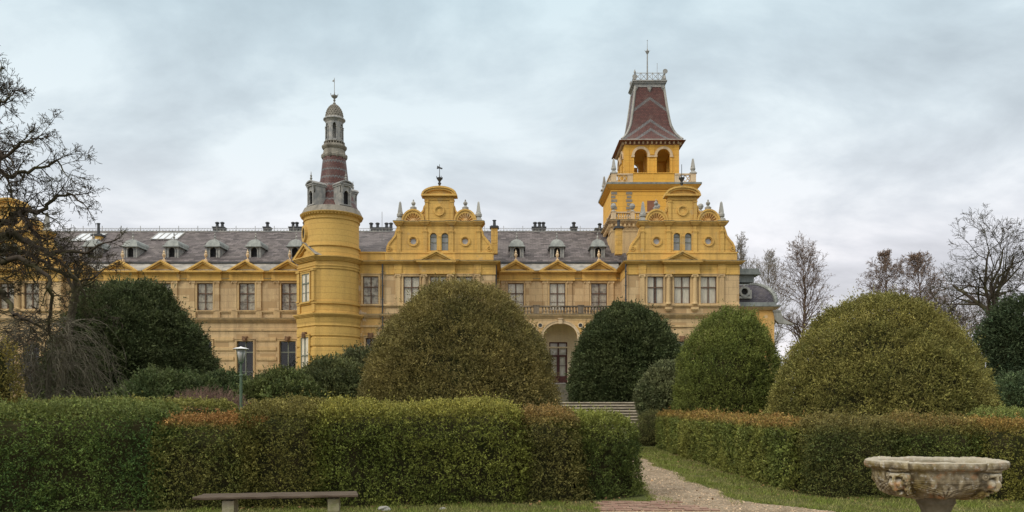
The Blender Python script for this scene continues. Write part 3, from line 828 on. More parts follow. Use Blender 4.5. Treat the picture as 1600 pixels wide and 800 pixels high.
    for sx in (-1, 1):
        cu = [(663.7, 318), (661, 322), (660, 327), (657.5, 330), (653.5, 331.5), (651.5, 336), (651.5, 346.3), (663.7, 346.3)]
        P_ = [((lx(p[0]) if sx < 0 else lx(1372-p[0])), zp(p[1])) for p in cu]
        tb.prism(P_ if sx < 0 else P_[::-1], yt+0.08, yt+0.6)
        A = P_[0:6]; B = [((lx(p[0]+2) if sx < 0 else lx(1372-p[0]-2)), zp(p[1]+1.6)) for p in cu[0:6]]
        tb.band(A, B, yt, yt+0.08)
        cxv = lx(655) if sx < 0 else lx(1372-655); ring(tb, cxv, zp(340), 2.0*U, 3.4*U, yt, yt+0.08, 16)
    ring(tb, lx(686), zp(328.7), 4.7*U, 6.2*U, yt-0.07, yt); ring(tb, lx(686), zp(328.7), 6.3*U, 8.1*U, yt-0.14, yt)
    part(tb, 'gable_top', 'gold')
    ni = MB(); disc(ni, lx(686), zp(328.7), 4.75*U, yt-0.015); part(ni, 'blind_roundel', 'roundshade' if 'roundshade' in M else 'ochre')
    # segmental pediment
    sp = MB(); zb_ = zp(304); rr_ = zp(290.8)-zb_; hw = 27.5*U
    sp.box(lx(661), lx(711), yt-0.16, yt+0.8, zp(306.5), zp(304.2))
    A = arc(lx(686), zb_, hw, rr_, 176, 4, 20); 
    sp.band([(p[0], p[1]) for p in A], arc(lx(686), zb_, hw-0.17, rr_-0.16, 176, 4, 20), yt-0.36, yt+0.85)
    A2 = arc(lx(686), zb_, hw-0.18, rr_-0.17, 176, 4, 20); sp.band(A2, arc(lx(686), zb_, hw-0.38, rr_-0.31, 176, 4, 20), yt-0.25, yt+0.8)
    A3 = arc(lx(686), zb_, hw-0.36, rr_-0.30, 178, 2, 20); sp.prism(A3[::-1], yt-0.05, yt+0.7)
    sp.box(lx(658), lx(714), yt-0.34, yt+0.85, zb_-0.12, zb_+0.03)
    part(sp, 'segmental_pediment', 'gold')
    # shell lunettes
    for sx in (-1, 1):
        cx0 = lx(686+sx*40.8); zb_ = zp(346.3); s_ = MB(); ro = 16.6*U; ri = 12.4*U
        s_.band(arc(cx0, zb_, ro, ro*1.12, 180, 0, 20), arc(cx0, zb_, ri, ri*1.08, 180, 0, 20), yt-0.12, yt+0.6)
        s_.band(arc(cx0, zb_, ro+0.09, ro*1.12+0.09, 180, 0, 20), arc(cx0, zb_, ro-0.06, ro*1.12-0.06, 180, 0, 20), yt-0.2, yt+0.62)
        o = part(s_, 'shell_lunette', 'gold')
        sh = MB(); n = 45; vs = [(cx0, yt-0.10, zb_)]
        for i in range(n+1):
            a = pi*i/n; rib = abs(sin(a*9)); rad = ri
            vs.append((cx0+rad*0.55*cos(a), yt+0.10-0.10*rib, zb_+rad*0.58*sin(a))); vs.append((cx0+rad*cos(a), yt+0.02-0.17*rib, zb_+rad*1.07*sin(a)))
        fs = []
        for i in range(n):
            fs.append((0, 1+2*i, 3+2*i)); fs.append((1+2*i, 2+2*i, 4+2*i, 3+2*i))
        sh.add(vs, fs); ring(sh, cx0, zb_+0.12, 0.02, 0.15, yt-0.18, yt)
        c = sh.build('carved_shell', M['ochre'], palace); c.parent = o; c.location = (0, 0, 0)
        u_ = MB(); zu = zb_+ro*1.12+0.05
        u_.lathe([(0.17, zu-0.25), (0.2, zu-0.1), (0.27, zu+0.05), (0.30, zu+0.22), (0.13, zu+0.34), (0.10, zu+0.42), (0.2, zu+0.56), (0.17, zu+0.68), (0.05, zu+0.8), (0.07, zu+0.88), (0.0, zu+0.98)], cx0, yt+0.15, 12)
        part(u_, 'urn_finial', 'greystone')
        # obelisk
        cx0 = lx(686+sx*61.5); b_ = MB(); z0 = zp(346.5)
        b_.box(cx0-0.42, cx0+0.42, ya-0.15, ya+0.65, z0, z0+0.12)
        b_.lathe([(0.5, z0+0.12), (0.36, z0+0.38)], cx0, ya+0.22, 4, a0=pi/4); b_.lathe([(0.22, z0+0.38), (0.2, z0+0.46), (0.3, z0+0.55), (0.30, z0+0.75), (0.24, z0+0.82), (0.22, z0+0.9)], cx0, ya+0.22, 12)
        b_.lathe([(0.27, z0+0.9), (0.12, z0+1.78), (0.02, z0+1.9)], cx0, ya+0.22, 4, a0=pi/4)
        part(b_, 'obelisk', 'greystone')
    fn = MB(); zt2 = zp(291); xm = lx(686)
    fn.lathe([(0.22, zt2-0.1), (0.16, zt2+0.1), (0.08, zt2+0.22), (0.16, zt2+0.4), (0.07, zt2+0.52), (0.22, zt2+0.75), (0.28, zt2+0.88), (0.05, zt2+0.92), (0.03, zt2+1.2), (0.025, zt2+2.05), (0.0, zt2+2.15)], xm, yt+0.3, 12)
    for a in range(4): fn.tube([(xm, yt+0.3, zt2+0.7), (xm+0.28*cos(a*pi/2+.6), yt+0.3+0.28*sin(a*pi/2+.6), zt2+0.8), (xm+0.3*cos(a*pi/2+.6), yt+0.3+0.3*sin(a*pi/2+.6), zt2+1.0)], 0.03, 5)
    o = part(fn, 'finial', 'iron')
    if Xc < 10 and Xc > -20:
        v_ = MB(); v_.prism([(xm-0.25, zt2+1.68), (xm-0.05, zt2+1.72), (xm+0.22, zt2+1.64), (xm+0.28, zt2+1.76), (xm+0.02, zt2+1.86), (xm-0.2, zt2+1.98)], yt+0.285, yt+0.315)
        c = v_.build('weathervane', M['iron'], palace); c.parent = o; c.location = (0, 0, 0)
    # string courses
    sc_ = MB()
    sc_.box(body_l-0.02, body_r+0.02, Yf-0.2, Yf, zp(478), zp(475.5)); sc_.box(body_l-0.01, body_r+0.01, Yf-0.1, Yf, zp(480), zp(478.1))
    sc_.cornice(body_l, body_r, Yf, zp(497), zp(491.5), 0.34, 4, back=yb-Yf)
    sc_.box(body_l-0.02, body_r+0.02, Yf-0.1, Yf, zp(511), zp(508))
    for c in (663, 704): sc_.box(lx(c)-0.32, lx(c)+0.32, Yf-0.3, Yf, zp(484), zp(480.1)); sc_.box(lx(c)-0.24, lx(c)+0.24, Yf-0.18, Yf, zp(486.5), zp(484))
    part(sc_, 'string_course', 'trim')
    g = MB(); rustic(g, body_l-0.02, body_r+0.02, TER+0.2, zp(512), Yf, 0.92, [(a-0.3, b_+0.3, c-0.5, d+0.35) for a, b_, c, d in gh]); part(g, 'rustication', 'trim')
    # roof running back from the gable
    rf = MB(); y0, y1 = Yf+0.85, 84.0
    rf.add([(lx(621), y0, zp(394)), (lx(751), y0, zp(394)), (lx(733), y0, zp(350)), (lx(639), y0, zp(350)), (lx(621), y1, zp(394)), (lx(751), y1, zp(394)), (lx(733), y1, zp(350)), (lx(639), y1, zp(350))],
           [(1,5,6,2), (2,6,7,3), (3,7,4,0), (4,7,6,5)])
    part(rf, 'slate_roof', 'slate')
    sh2 = MB(); sh2.add([(body_l, Yf+0.9, zp(409)), (body_r, Yf+0.9, zp(409)), (body_r, 76.5, zp(408)), (body_l, 76.5, zp(408))], [(0,1,2,3)]); part(sh2, 'zinc_flashing', 'zincpale')
M['atticglass'] = simple('attic_window_glass', (0.30, 0.31, 0.29), (0.20, 0.21, 0.20), 1.0, 0.15, bump=0, spec=0.8)
M['roundglass'] = simple('pale_round_window_glass', (0.50, 0.50, 0.49), (0.36, 0.36, 0.36), 1.0, 0.15, bump=0, spec=0.8)
M['roundshade'] = M['gold']
XLP = (12-800)*74.0/F; XCP = (686-800)*U; XRP = (1067-800)*U
pavilion(XCP, D1, 'centre')
pavilion(XRP, D1, 'right')
pavilion(XLP, 74.0, 'left', blind='dusty')

# ---- link between turret and central pavilion ---------------------------
a, b_ = -14.2, XCP+(600-686)*U+0.02
yl = D1+0.12
wx = X(579, D1)
mb = MB(); h1 = (wx-0.69, wx+0.69, zp(475), zp(431.5)); h2 = (wx-0.45, wx+0.45, TER+1, zp(528))
mb.wall(a, b_, TER-0.5, zp(427), yl, [h1, h2]); part(mb, 'link_wall', 'peel')
window(wx, zp(475), 1.38, zp(431.5)-zp(475), yl, 'stone', 'dusty')
window(wx+0.0, TER+1, 0.9, zp(528)-TER-1, yl, 'stone', 'dark', 'sash', key=True)
fz = MB(); fz.box(a, b_, yl-0.05, yl+0.5, zp(427), zp(413.4)); fz.cornice(a, b_, yl-0.05, zp(413.4), zp(409.2), 0.4, 4, back=0.6, ends=False)
fz.box(a, b_, yl+0.1, yl+0.5, zp(409.2), zp(394.5)); fz.box(a, b_, yl+0.0, yl+0.6, zp(394.6), zp(392.8)); part(fz, 'entablature', 'gold')
sc_ = MB(); sc_.box(a, b_, yl-0.15, yl, zp(478), zp(475.6)); sc_.cornice(a, b_, yl, zp(497), zp(491.5), 0.3, 4, ends=False); sc_.box(a, b_, yl-0.1, yl, zp(511), zp(508)); part(sc_, 'string_course', 'trim')
g = MB(); rustic(g, a, b_, TER+0.2, zp(512), yl, 0.92, [(wx-0.75, wx+0.75, TER, zp(520))]); part(g, 'rustication', 'trim')
rf = MB(); rf.add([(-18.5, yl+0.6, zp(393)), (b_+1.0, yl+0.6, zp(393)), (b_+1.0, 84.0, zR-0.03), (-18.5, 84.0, zR-0.03)], [(0,1,2,3)]); part(rf, 'slate_roof', 'slate')
for px_, y_ in ((598, D1-0.08), (977.5, D1-0.08), (775, D1+0.3)):
    dp = MB(); xd = X(px_, y_); dp.tube([(xd, y_-0.1, zp(413)), (xd, y_-0.1, zp(498)), (xd, y_-0.12, TER)], 0.07, 8)
    for k in range(6): dp.box(xd-0.1, xd+0.1, y_-0.18, y_, zp(425+k*22), zp(424+k*22))
    part(dp, 'downpipe', 'iron')
lr = MB(); xl = X(597, 76); lr.tube([(xl, 76, Z(385, 76)), (xl, 76, Z(331, 76))], 0.025, 5); part(lr, 'lightning_rod', 'lead')

# ---- corner turret -----------------------------------------------------
TX, TY, TRd = -16.02, 70.0, 2.42
A_ = (-18.9, 69.55); B_ = (-16.85, 67.55)
def plan(o):
    k = 1+o/2.5
    pts = [(A_[0]-o, 75.2), (A_[0]-o, A_[1]-o*0.35), (B_[0]-o*0.38, B_[1]-o)]
    a0 = -100; n = 26
    for i in range(n+1):
        a_ = radians(a0 + (80+16-0)*i/n + 0) if False else radians(a0 + (100)*i/n)
        pts.append((TX+(TRd+o)*cos(a_), TY+(TRd+o)*sin(a_)))
    pts.append((TX+TRd+o, 75.2))
    return pts
def stack(mb, prof, pf):
    """prof = [(z, offset)...]; pf(offset) -> plan points (open at the back)"""
    rings = [[(x, y, z) for x, y in pf(o)] for z, o in prof]
    n = len(rings[0]); vs = [p for r in rings for p in r]; fs = []
    for j in range(len(rings)-1):
        for i in range(n-1): fs.append((j*n+i, j*n+i+1, (j+1)*n+i+1, (j+1)*n+i))
    fs.append(tuple(range((len(rings)-1)*n, len(rings)*n)))
    mb.add(vs, fs)
def zt(py): return Z(py, 67.6)
def moulding(z0, z1, p0, proj, n=4):
    out = []
    for i in range(n):
        a_ = z0+(z1-z0)*i/n; b2 = z0+(z1-z0)*(i+1)/n; pp = p0+proj*((i+1)/n)**0.8
        out += [(a_, pp), (b2, pp)]
    return out
tl = MB(); prof = [(TER-0.5, 0.10)]
z = TER+0.3
while z < zt(509):
    prof += [(z, 0.10), (z+0.05, 0.02), (z+0.14, 0.02), (z+0.19, 0.12)]; z += 0.87
prof += [(zt(505), 0.08)]+moulding(zt(496), zt(489), 0.05, 0.38)+[(zt(488.8), 0.0)]
stack(tl, prof, plan); tu = part(tl, 'corner_turret', 'turret_gold', 'lemon yellow round corner turret with angled bay')
def tpart(mb, name, mat, smooth=False):
    o = mb.build(name, M[mat] if isinstance(mat, str) else mat, palace, smooth=smooth); o.parent = tu; o.location = (0, 0, 0); return o
t2 = MB()
prof = [(zt(490), 0.02), (zt(486), 0.02), (zt(485.5), -0.03), (zt(474.5), -0.03)]+[(zt(474), 0.12), (zt(471), 0.14), (zt(470.8), -0.05), (zt(419), -0.05), (zt(418.8), 0.03), (zt(415.4), 0.03), (zt(415), 0.10), (zt(413), 0.10)]
prof += [(zt(412.8), 0.0), (zt(406.5), 0.0)]+moulding(zt(406.4), zt(399.5), 0.02, 0.42)+[(zt(399.3), 0.1)]
stack(t2, prof, plan); tpart(t2, 'bay_storey', 'turret_gold')
t3 = MB()
def zc(py): return Z(py, 68.5)
t3.lathe([(TRd+0.05, zt(401)), (TRd+0.05, zc(393)), (TRd-0.04, zc(392.8)), (TRd-0.04, zc(386.5)), (TRd+0.09, zc(386)), (TRd+0.09, zc(384)), (TRd-0.04, zc(383.5)), (TRd-0.04, zc(344)), (TRd+0.05, zc(343.5)), (TRd+0.05, zc(341.5)),
          (TRd-0.02, zc(341)), (TRd+0.0, zc(338.5)), (TRd+0.14, zc(337)), (TRd+0.14, zc(335.6)), (TRd+0.28, zc(335.2)), (TRd+0.34, zc(333.4)), (TRd+0.22, zc(332.6))], TX, TY, 56)
# dentils
for i in range(56):
    a_ = 2*pi*i/56; r0 = TRd+0.2
    x_, y_ = TX+r0*cos(a_), TY+r0*sin(a_); t3.box(x_-0.05, x_+0.05, y_-0.05, y_+0.05, zc(337.0), zc(335.4))
tpart(t3, 'drum', 'turret_gold')
# bay pediment over the angled face, window, pilasters
def local_dir():
    ax = (B_[0]-A_[0], B_[1]-A_[1]); L = sqrt(ax[0]**2+ax[1]**2); return (ax[0]/L, ax[1]/L), L
(ux, uy), FL = local_dir(); nx_, ny_ = uy, -ux         # outward normal (-,-)
ang = atan2(uy, ux)
cxm, cym = (A_[0]+B_[0])/2, (A_[1]+B_[1])/2
def rotmesh(mb, name, mat, loc):
    me = mb.mesh(name, M[mat]); o = link(name, me, palace, loc, ang); o.parent = tu; o.location = Vector(loc)-WLOC[palace.name]; return o
pm = MB(); h = FL/2+0.18; hz_ = zt(393)-zt(403)
hz_ = 1.02
pm.prism([(-h, 0), (h, 0), (0, hz_)], 0.02, 1.6)
for s_ in (-1, 1):
    q4 = [(s_*(h+0.25), 0.0), (s_*(h-0.15), 0.0), (0, hz_-0.02), (0, hz_+0.18)]
    pm.prism(q4 if s_ > 0 and False else (q4[::-1] if s_ > 0 else q4), -0.34, 1.6)
    q4 = [(s_*(h-0.1), 0.0), (s_*(h-0.35), 0.0), (0, hz_-0.22), (0, hz_-0.06)]
    pm.prism(q4[::-1] if s_ > 0 else q4, -0.2, 1.5)
rotmesh(pm, 'pediment', 'turret_gold', (cxm, cym, zt(399.3)))
rz_ = MB()
for s_ in (-1, 1):
    rz_.add([(s_*(h+0.3), -0.36, 0.02), (0, -0.36, hz_+0.24), (0, 2.0, hz_+0.24), (s_*(h+0.3), 2.0, 0.02)], [(0,1,2,3)])
rotmesh(rz_, 'zinc_flashing', 'zincpale', (cxm, cym, zt(399.3)))
zb_, zt_ = zt(470), zt(419)
for s_ in (-1, 1):
    pb = MB(); xx = s_*(FL/2-0.24); zz0, zz1 = -0.0, zt_-zb_
    pb.box(xx-0.2, xx+0.2, -0.16, 0.05, 0.15, zz1-0.2); pb.box(xx-0.25, xx+0.25, -0.22, 0.05, 0, 0.15); pb.box(xx-0.27, xx+0.27, -0.24, 0.05, zz1-0.2, zz1)
    pb.box(xx-0.23, xx+0.23, -0.12, 0.05, zt(487)-zb_, zt(475)-zb_)
    rotmesh(pb, 'pilaster', 'turret_gold', (cxm-nx_*0.0, cym-ny_*0.0, zb_))
wl_ = window(cxm+nx_*0.05, zt(470)+0.0, 1.25, zt(425.5)-zt(470), cym+ny_*0.05, 'turret_gold', 'curtain', 'sashgreen', parent=palace, rz=ang, inset=-0.06, trans=0.66)
wl2 = window(cxm+nx_*0.14, TER+1.0, 1.25, zt(526)-TER-1.0, cym+ny_*0.14, 'turret_gold', 'curtain', 'sashgreen', parent=palace, rz=ang, inset=-0.06, trans=0.66, key=True)
for w_ in (wl_, wl2):
    for c in list(w_.children):
        if c.name.startswith('dark_backing'): bpy.data.objects.remove(c)
        elif c.name.startswith('curtain'): c.location = (0, -0.03, 0)
# porthole
ph = MB(); a_ = radians(-90-50+13)
# built facing -Y then rotated
ph2 = MB(); n = 24
A = [(0.40*cos(2*pi*i/n), 0.50*sin(2*pi*i/n)) for i in range(n+1)]; B = [(0.62*cos(2*pi*i/n), 0.74*sin(2*pi*i/n)) for i in range(n+1)]
ph2.band(B, A, -0.14, 0.2)
pr = radians(-61); px_, py_ = TX+(TRd-0.02)*sin(pr), TY-(TRd-0.02)*cos(pr)
me = ph2.mesh('round_window', M['turret_gold']); o = link('round_window', me, palace, (px_, py_, zc(364)), pr)
g = MB(); g.add([(0.42*cos(2*pi*i/n), -0.05, 0.52*sin(2*pi*i/n)) for i in range(n)], [tuple(range(n))])
c = bpy.data.objects.new('pane', g.mesh('pane', M['dark'])); COL.objects.link(c); c.parent = o
# roof: skirt, tiled cone, dormers, lantern, dome
CXc, CYc = TX, 71.0
def zk(py): return Z(py, 70.6)
sk = MB(); sk.lathe([(TRd+0.30, zc(333.2)), (TRd+0.27, zc(332.0)), (TRd+0.02, zk(332.0)), (TRd-0.3, zk(330.2)), (1.7, zk(329))], TX, TY+0.15, 48, cap=True)
tpart(sk, 'turret_skirt', 'mossstone')
M['turrettile'] = tilemat('red_tile_zigzag', 'ring', CXc, CYc, 0.0, 0.72, 0.25, 0.24)
M['towertile'] = None
cone = MB(); cone.lathe([(2.22, zk(330)), (1.92, zk(318)), (1.68, zk(308)), (1.46, zk(298)), (1.30, zk(288)), (1.17, zk(270)), (1.08, zk(256)), (1.0, zk(245))], CXc, CYc, 40)
tpart(cone, 'tiled_cone', M['turrettile'])
ls = MB()
ls.lathe([(1.04, zk(246)), (1.08, zk(243)), (1.0, zk(240)), (0.94, zk(233)), (1.0, zk(232.5)), (1.10, zk(230)), (1.12, zk(228)), (0.98, zk(226.6)), (0.98, zk(225.5))], CXc, CYc, 36)
for i in range(10):
    a_ = 2*pi*i/10+0.15; x_, y_ = CXc+1.04*cos(a_), CYc+1.04*sin(a_)
    ls.lathe([(0.03, zk(245.5)-0.14), (0.13, zk(244.0)-0.06), (0.13, zk(241)), (0.04, zk(239))], x_, y_, 7)
for i in range(22):
    a_ = 2*pi*i/22; x_, y_ = CXc+0.86*cos(a_), CYc+0.86*sin(a_); ls.lathe([(0.05, zk(225.5)), (0.07, zk(223.8)), (0.045, zk(222))], x_, y_, 6)
ls.lathe([(0.93, zk(222)), (0.93, zk(221.2))], CXc, CYc, 32); ls.lathe([(0.62, zk(226)), (0.62, zk(219))], CXc, CYc, 24)
tpart(ls, 'stone_gallery', 'mossstone')
# lantern: eight piers, arches, dark core open between
lt = MB(); z0, z1 = zk(219.5), zk(189); r0 = 0.77
lt.lathe([(r0+0.04, zk(221)), (r0+0.04, z0+0.12)], CXc, CYc, 32); 
for i in range(6):
    a_ = 2*pi*i/6 + radians(-90+13+30)
    # pier as curved wall segment
    ns = 5; w_ = radians(17)
    vs = []
    for j in range(ns+1):
        t_ = a_-w_+2*w_*j/ns
        for rr_ in (r0, r0-0.2):
            for z_ in (z0, z1): vs.append((CXc+rr_*cos(t_), CYc+rr_*sin(t_), z_))
    fs = []
    for j in range(ns):
        o_ = 4*j; fs += [(o_, o_+4, o_+5, o_+1), (o_+2, o_+3, o_+7, o_+6)]
    fs += [(0, 1, 3, 2), (4*ns, 4*ns+2, 4*ns+3, 4*ns+1)]
    lt.add(vs, fs)
    # half columns
    for s_ in (-1, 1):
        t_ = a_+s_*w_*0.95; lt.lathe([(0.05, z0), (0.04, zk(199))], CXc+(r0+0.03)*cos(t_), CYc+(r0+0.03)*sin(t_), 8)
        lt.lathe([(0.08, zk(199)), (0.08, zk(198))], CXc+(r0+0.03)*cos(t_), CYc+(r0+0.03)*sin(t_), 8)
    # arch head between piers
    c_ = a_+pi/6; hw = pi/6-w_; vs = []; n_ = 10; zs_ = zk(199)
    for j in range(n_+1):
        u = -1+2*j/n_; t_ = c_+hw*u*1.0; zz_ = zs_+0.36*sqrt(max(0, 1-u*u))
        for rr_ in (r0, r0-0.2):
            vs += [(CXc+rr_*cos(t_), CYc+rr_*sin(t_), zz_), (CXc+rr_*cos(t_), CYc+rr_*sin(t_), z1)]
    fs = []
    for j in range(n_):
        o_ = 4*j; fs += [(o_, o_+4, o_+5, o_+1), (o_+2, o_+3, o_+7, o_+6), (o_, o_+2, o_+6, o_+4)]
    lt.add(vs, fs)
lt.lathe([(r0+0.02, zk(190)), (r0+0.05, zk(189)), (0.88, zk(187.4)), (0.98, zk(186)), (0.98, zk(184.6)), (0.86, zk(183.6)), (0.80, zk(182))], CXc, CYc, 36)
lt.lathe([(0.25, zk(221)), (0.25, zk(189))], CXc, CYc, 10)
tpart(lt, 'lantern', 'lead')
dm = MB()
dz0, dz1 = zk(182.6), zk(162)
pr_ = [(0.76*cos(t_*pi/2/9)**1.15 if t_ < 9 else 0.08, dz0+(dz1-dz0)*sin(t_*pi/2/9)) for t_ in range(10)]
dm.lathe(pr_, CXc, CYc, 32)
for r_i, (rr_, zz_) in enumerate(pr_[:-2]):
    for i in range(18):
        a_ = 2*pi*(i+0.5*(r_i % 2))/18; dm.lathe([(0.06, zz_), (0.07, zz_+0.05), (0.02, zz_+0.12)], CXc+(rr_+0.01)*cos(a_), CYc+(rr_+0.01)*sin(a_), 5)
tpart(dm, 'dome', 'mossstone')
fn = MB()
fn.lathe([(0.14, zk(163.5)), (0.06, zk(161)), (0.14, zk(158.8)), (0.05, zk(156.5)), (0.12, zk(154)), (0.05, zk(152)), (0.26, zk(149)), (0.30, zk(147)), (0.06, zk(146.6)), (0.05, zk(144)), (0.028, zk(142)), (0.025, zk(120)), (0.0, zk(118))], CXc, 71.0, 12)
for a in range(4): fn.tube([(CXc, 71, zk(149)), (CXc+0.3*cos(a*pi/2+.3), 71+0.3*sin(a*pi/2+.3), zk(146.5)), (CXc+0.32*cos(a*pi/2+.3), 71+0.32*sin(a*pi/2+.3), zk(143.5))], 0.03, 5)
fn.prism([(CXc-0.22, zk(124)), (CXc, zk(125.5)), (CXc, zk(121))], 70.985, 71.015)
tpart(fn, 'finial', 'lead')
# four aedicules round the cone
AE = None
def aedicule(angdeg):
    global AE
    if AE is None:
        m1 = MB(); h = 0.54; H = zk(293)-zk(326)
        ax = 0.23; zs = 1.05
        m1.box(-h, -ax, -0.12, 0.0, 0.1, zs); m1.box(ax, h, -0.12, 0.0, 0.1, zs)
        A = arc(0, zs, ax, ax, 180, 0, 10); B = [(-h+2*h*i/10, H-0.2) for i in range(11)]; m1.band(A, B, -0.12, 0.0)
        m1.box(-h, -ax, -0.12, 0.0, zs-0.001, zs+0.02)
        m1.add([(-h,-0.119,zs),(-ax,-0.119,zs),(-h,-0.119,H-0.2)], [(0,1,2)]); m1.add([(ax,-0.119,zs),(h,-0.119,zs),(h,-0.119,H-0.2)], [(0,1,2)])
        m1.box(-h, -h+0.06, 0, 1.0, 0, H-0.2); m1.box(h-0.06, h, 0, 1.0, 0, H-0.2)
        m1.box(-h-0.06, h+0.06, -0.2, 0.0, 0, 0.1); m1.box(-h-0.06, h+0.06, -0.24, 1.1, H-0.2, H-0.08); m1.box(-h-0.10, h+0.10, -0.3, 1.1, H-0.08, H)
        for s_ in (-1, 1):
            m1.box(s_*0.42-0.07, s_*0.42+0.07, -0.19, -0.12, 0.1, H-0.32); m1.box(s_*0.42-0.10, s_*0.42+0.10, -0.22, -0.12, H-0.32, H-0.2)
        m1.band(arc(0, zs, ax+0.1, ax+0.1, 180, 0, 10), arc(0, zs, ax+0.01, ax+0.01, 180, 0, 10), -0.17, -0.12)
        # segmental top, running back
        A = arc(0, H-0.12, h+0.16, 0.42, 165, 15, 12); B = arc(0, H-0.12, h+0.06, 0.31, 165, 15, 12); m1.band(A, B, -0.3, 1.0)
        m1.prism(arc(0, H-0.05, h+0.02, 0.26, 178, 2, 12)[::-1], -0.14, 1.1)
        me1 = m1.mesh('aedicule', M['lead'])
        m2 = MB(); m2.box(-ax-0.02, ax+0.02, 0.12, 0.16, 0.1, zs+ax)
        me2 = m2.mesh('louvre', M['dark'])
        m3 = MB(); z0 = H+0.26
        m3.lathe([(0.14, z0), (0.07, z0+0.12), (0.12, z0+0.25), (0.05, z0+0.36), (0.10, z0+0.47), (0.04, z0+0.56), (0.02, z0+0.8), (0.0, z0+0.86)], 0, -0.1, 10)
        me3 = m3.mesh('finial', M['greystone'])
        AE = (me1, me2, me3)
    a_ = radians(angdeg); R_ = 2.05
    x_, y_ = CXc+R_*sin(a_), (TY+0.25)-R_*cos(a_)
    loc = Vector((x_, y_, zk(329.6)))
    for nm, me in zip(('aedicule', 'louvre', 'finial'), AE):
        o = bpy.data.objects.new(nm, me); COL.objects.link(o); o.parent = tu; o.location = loc-WLOC[palace.name]; o.rotation_euler = (0, 0, a_)
for a in (-45, 45, 135, -135): aedicule(a)

# ---- great tower ----------------------------------------------------------
WX = 14.37
def zT(py, D=80.0): return Z(py, D)
tw = MB()
hx = 4.32; y0, y1 = 80.0, 86.8
tw.box(WX-hx, WX+hx, y0, y1, 12, zT(290))
tower = part(tw, 'great_tower', 'tower_gold', 'tall square yellow belvedere tower')
def wpart(mb, name, mat, label=None):
    o = mb.build(name, M[mat] if isinstance(mat, str) else mat, palace); o.parent = tower; o.location = (0, 0, 0)
    if label: o['label'] = label
    return o
bd = MB(); bd.cornice(WX-hx, WX+hx, y0, zT(296), zT(289), 0.45, 5, back=7.2); bd.box(WX-hx-0.06, WX+hx+0.06, y0-0.08, y0, zT(299), zT(297.6))
# side cornice returns at the back edge too
wpart(bd, 'tower_cornice', 'tower_gold')
gl = MB(); gl.box(WX-hx-0.5, WX+hx+0.5, y0-0.5, y1+0.5, zT(289)-0.02, zT(286.5)); wpart(gl, 'lead_ledge', 'zinc')
qn = MB()
for i in range(9):
    z_ = zT(304+i*5.8); 
    w1 = 0.62 if i % 2 == 0 else 0.45
    qn = MB(); qn.box(WX-hx+0.02, WX-hx+w1, y0-0.03, y0+0.02, z_, z_+0.27); wpart(qn, 'quoin', 'greyblock')
    qn = MB(); qn.box(WX-hx+1.85-w1/2, WX-hx+1.85+w1/2, y0-0.03, y0+0.02, z_, z_+0.27); wpart(qn, 'quoin', 'greyblock')
hw_ = MB(); hw_.box(X(1012, 80)-0.05, X(1028, 80), y0-0.02, y0+0.04, zT(332), zT(313.5)); wpart(hw_, 'small_window', 'soffit')
# balcony in front, with balls
bl = MB(); bx0, bx1 = WX-hx-0.2, WX+hx+0.2; by0 = 77.9
bl.box(bx0, bx1, by0, y0+0.02, 12, Z(362, by0)); bl.box(bx0-0.05, bx0+0.3, y0, y1, 12, Z(362, by0))
bl.cornice(bx0, bx1, by0, Z(350.5, by0), Z(344.5, by0), 0.4, 4, back=8.8)
bl.box(bx0-0.05, bx1+0.05, by0-0.05, y0, Z(362, by0), Z(350.5, by0))
for i in range(22):
    x_ = bx0+i*(bx1-bx0)/21; bl.box(x_-0.09, x_+0.09, by0-0.32, by0, Z(355, by0), Z(350.6, by0))
for i in range(16):
    y_ = by0+i*8.6/15; bl.box(bx0-0.3, bx0-0.04, y_-0.09, y_+0.09, Z(355, by0), Z(350.6, by0))
wpart(bl, 'lower_terrace', 'trim')
def balustrade(mb, x0, x1, y, z0, z1, peds, pw=0.42, axis='x', sp=0.24):
    def bb(a, b, c0, c1, za, zb):
        if axis == 'x': mb.box(a, b, y-c1, y+c1, za, zb)
        else: mb.box(y-c1, y+c1, a, b, za, zb)
    H = z1-z0
    bb(x0, x1, 0, 0.16, z0, z0+H*0.12); bb(x0, x1, 0, 0.19, z1-H*0.13, z1)
    for p in peds: bb(p-pw/2, p+pw/2, 0, 0.21, z0+H*0.12, z1-H*0.13); bb(p-pw/2-0.05, p+pw/2+0.05, 0, 0.24, z1, z1+0.06)
    x = x0+sp/2
    while x < x1:
        if not any(abs(x-p) < pw/2+0.05 for p in peds):
            pr = [(0.075, z0+H*0.12), (0.05, z0+H*0.2), (0.095, z0+H*0.42), (0.045, z0+H*0.68), (0.07, z1-H*0.13)]
            if axis == 'x': mb.lathe(pr, x, y, 8)
            else: mb.lathe(pr, y, x, 8)
        x += sp
lb = MB(); yb_ = by0+0.1; peds = [bx0+0.2, X(988, yb_), X(1027, yb_), bx1-0.2]
balustrade(lb, bx0, bx1, yb_, Z(344.3, yb_), Z(331.5, yb_), peds); 
balustrade(lb, by0+0.3, y1, bx0+0.12, Z(344.3, yb_), Z(331.5, yb_), [by0+3, by0+6], axis='y')
wpart(lb, 'balustrade', 'cream')
for p in peds:
    b3 = MB(); z_ = Z(331, yb_); b3.lathe([(0.24, z_), (0.2, z_+0.12), (0.07, z_+0.2), (0.22, z_+0.34), (0.29, z_+0.52), (0.26, z_+0.68), (0.12, z_+0.8), (0.0, z_+0.84)], p, yb_, 14)
    wpart(b3, 'ball_finial', 'greystone')
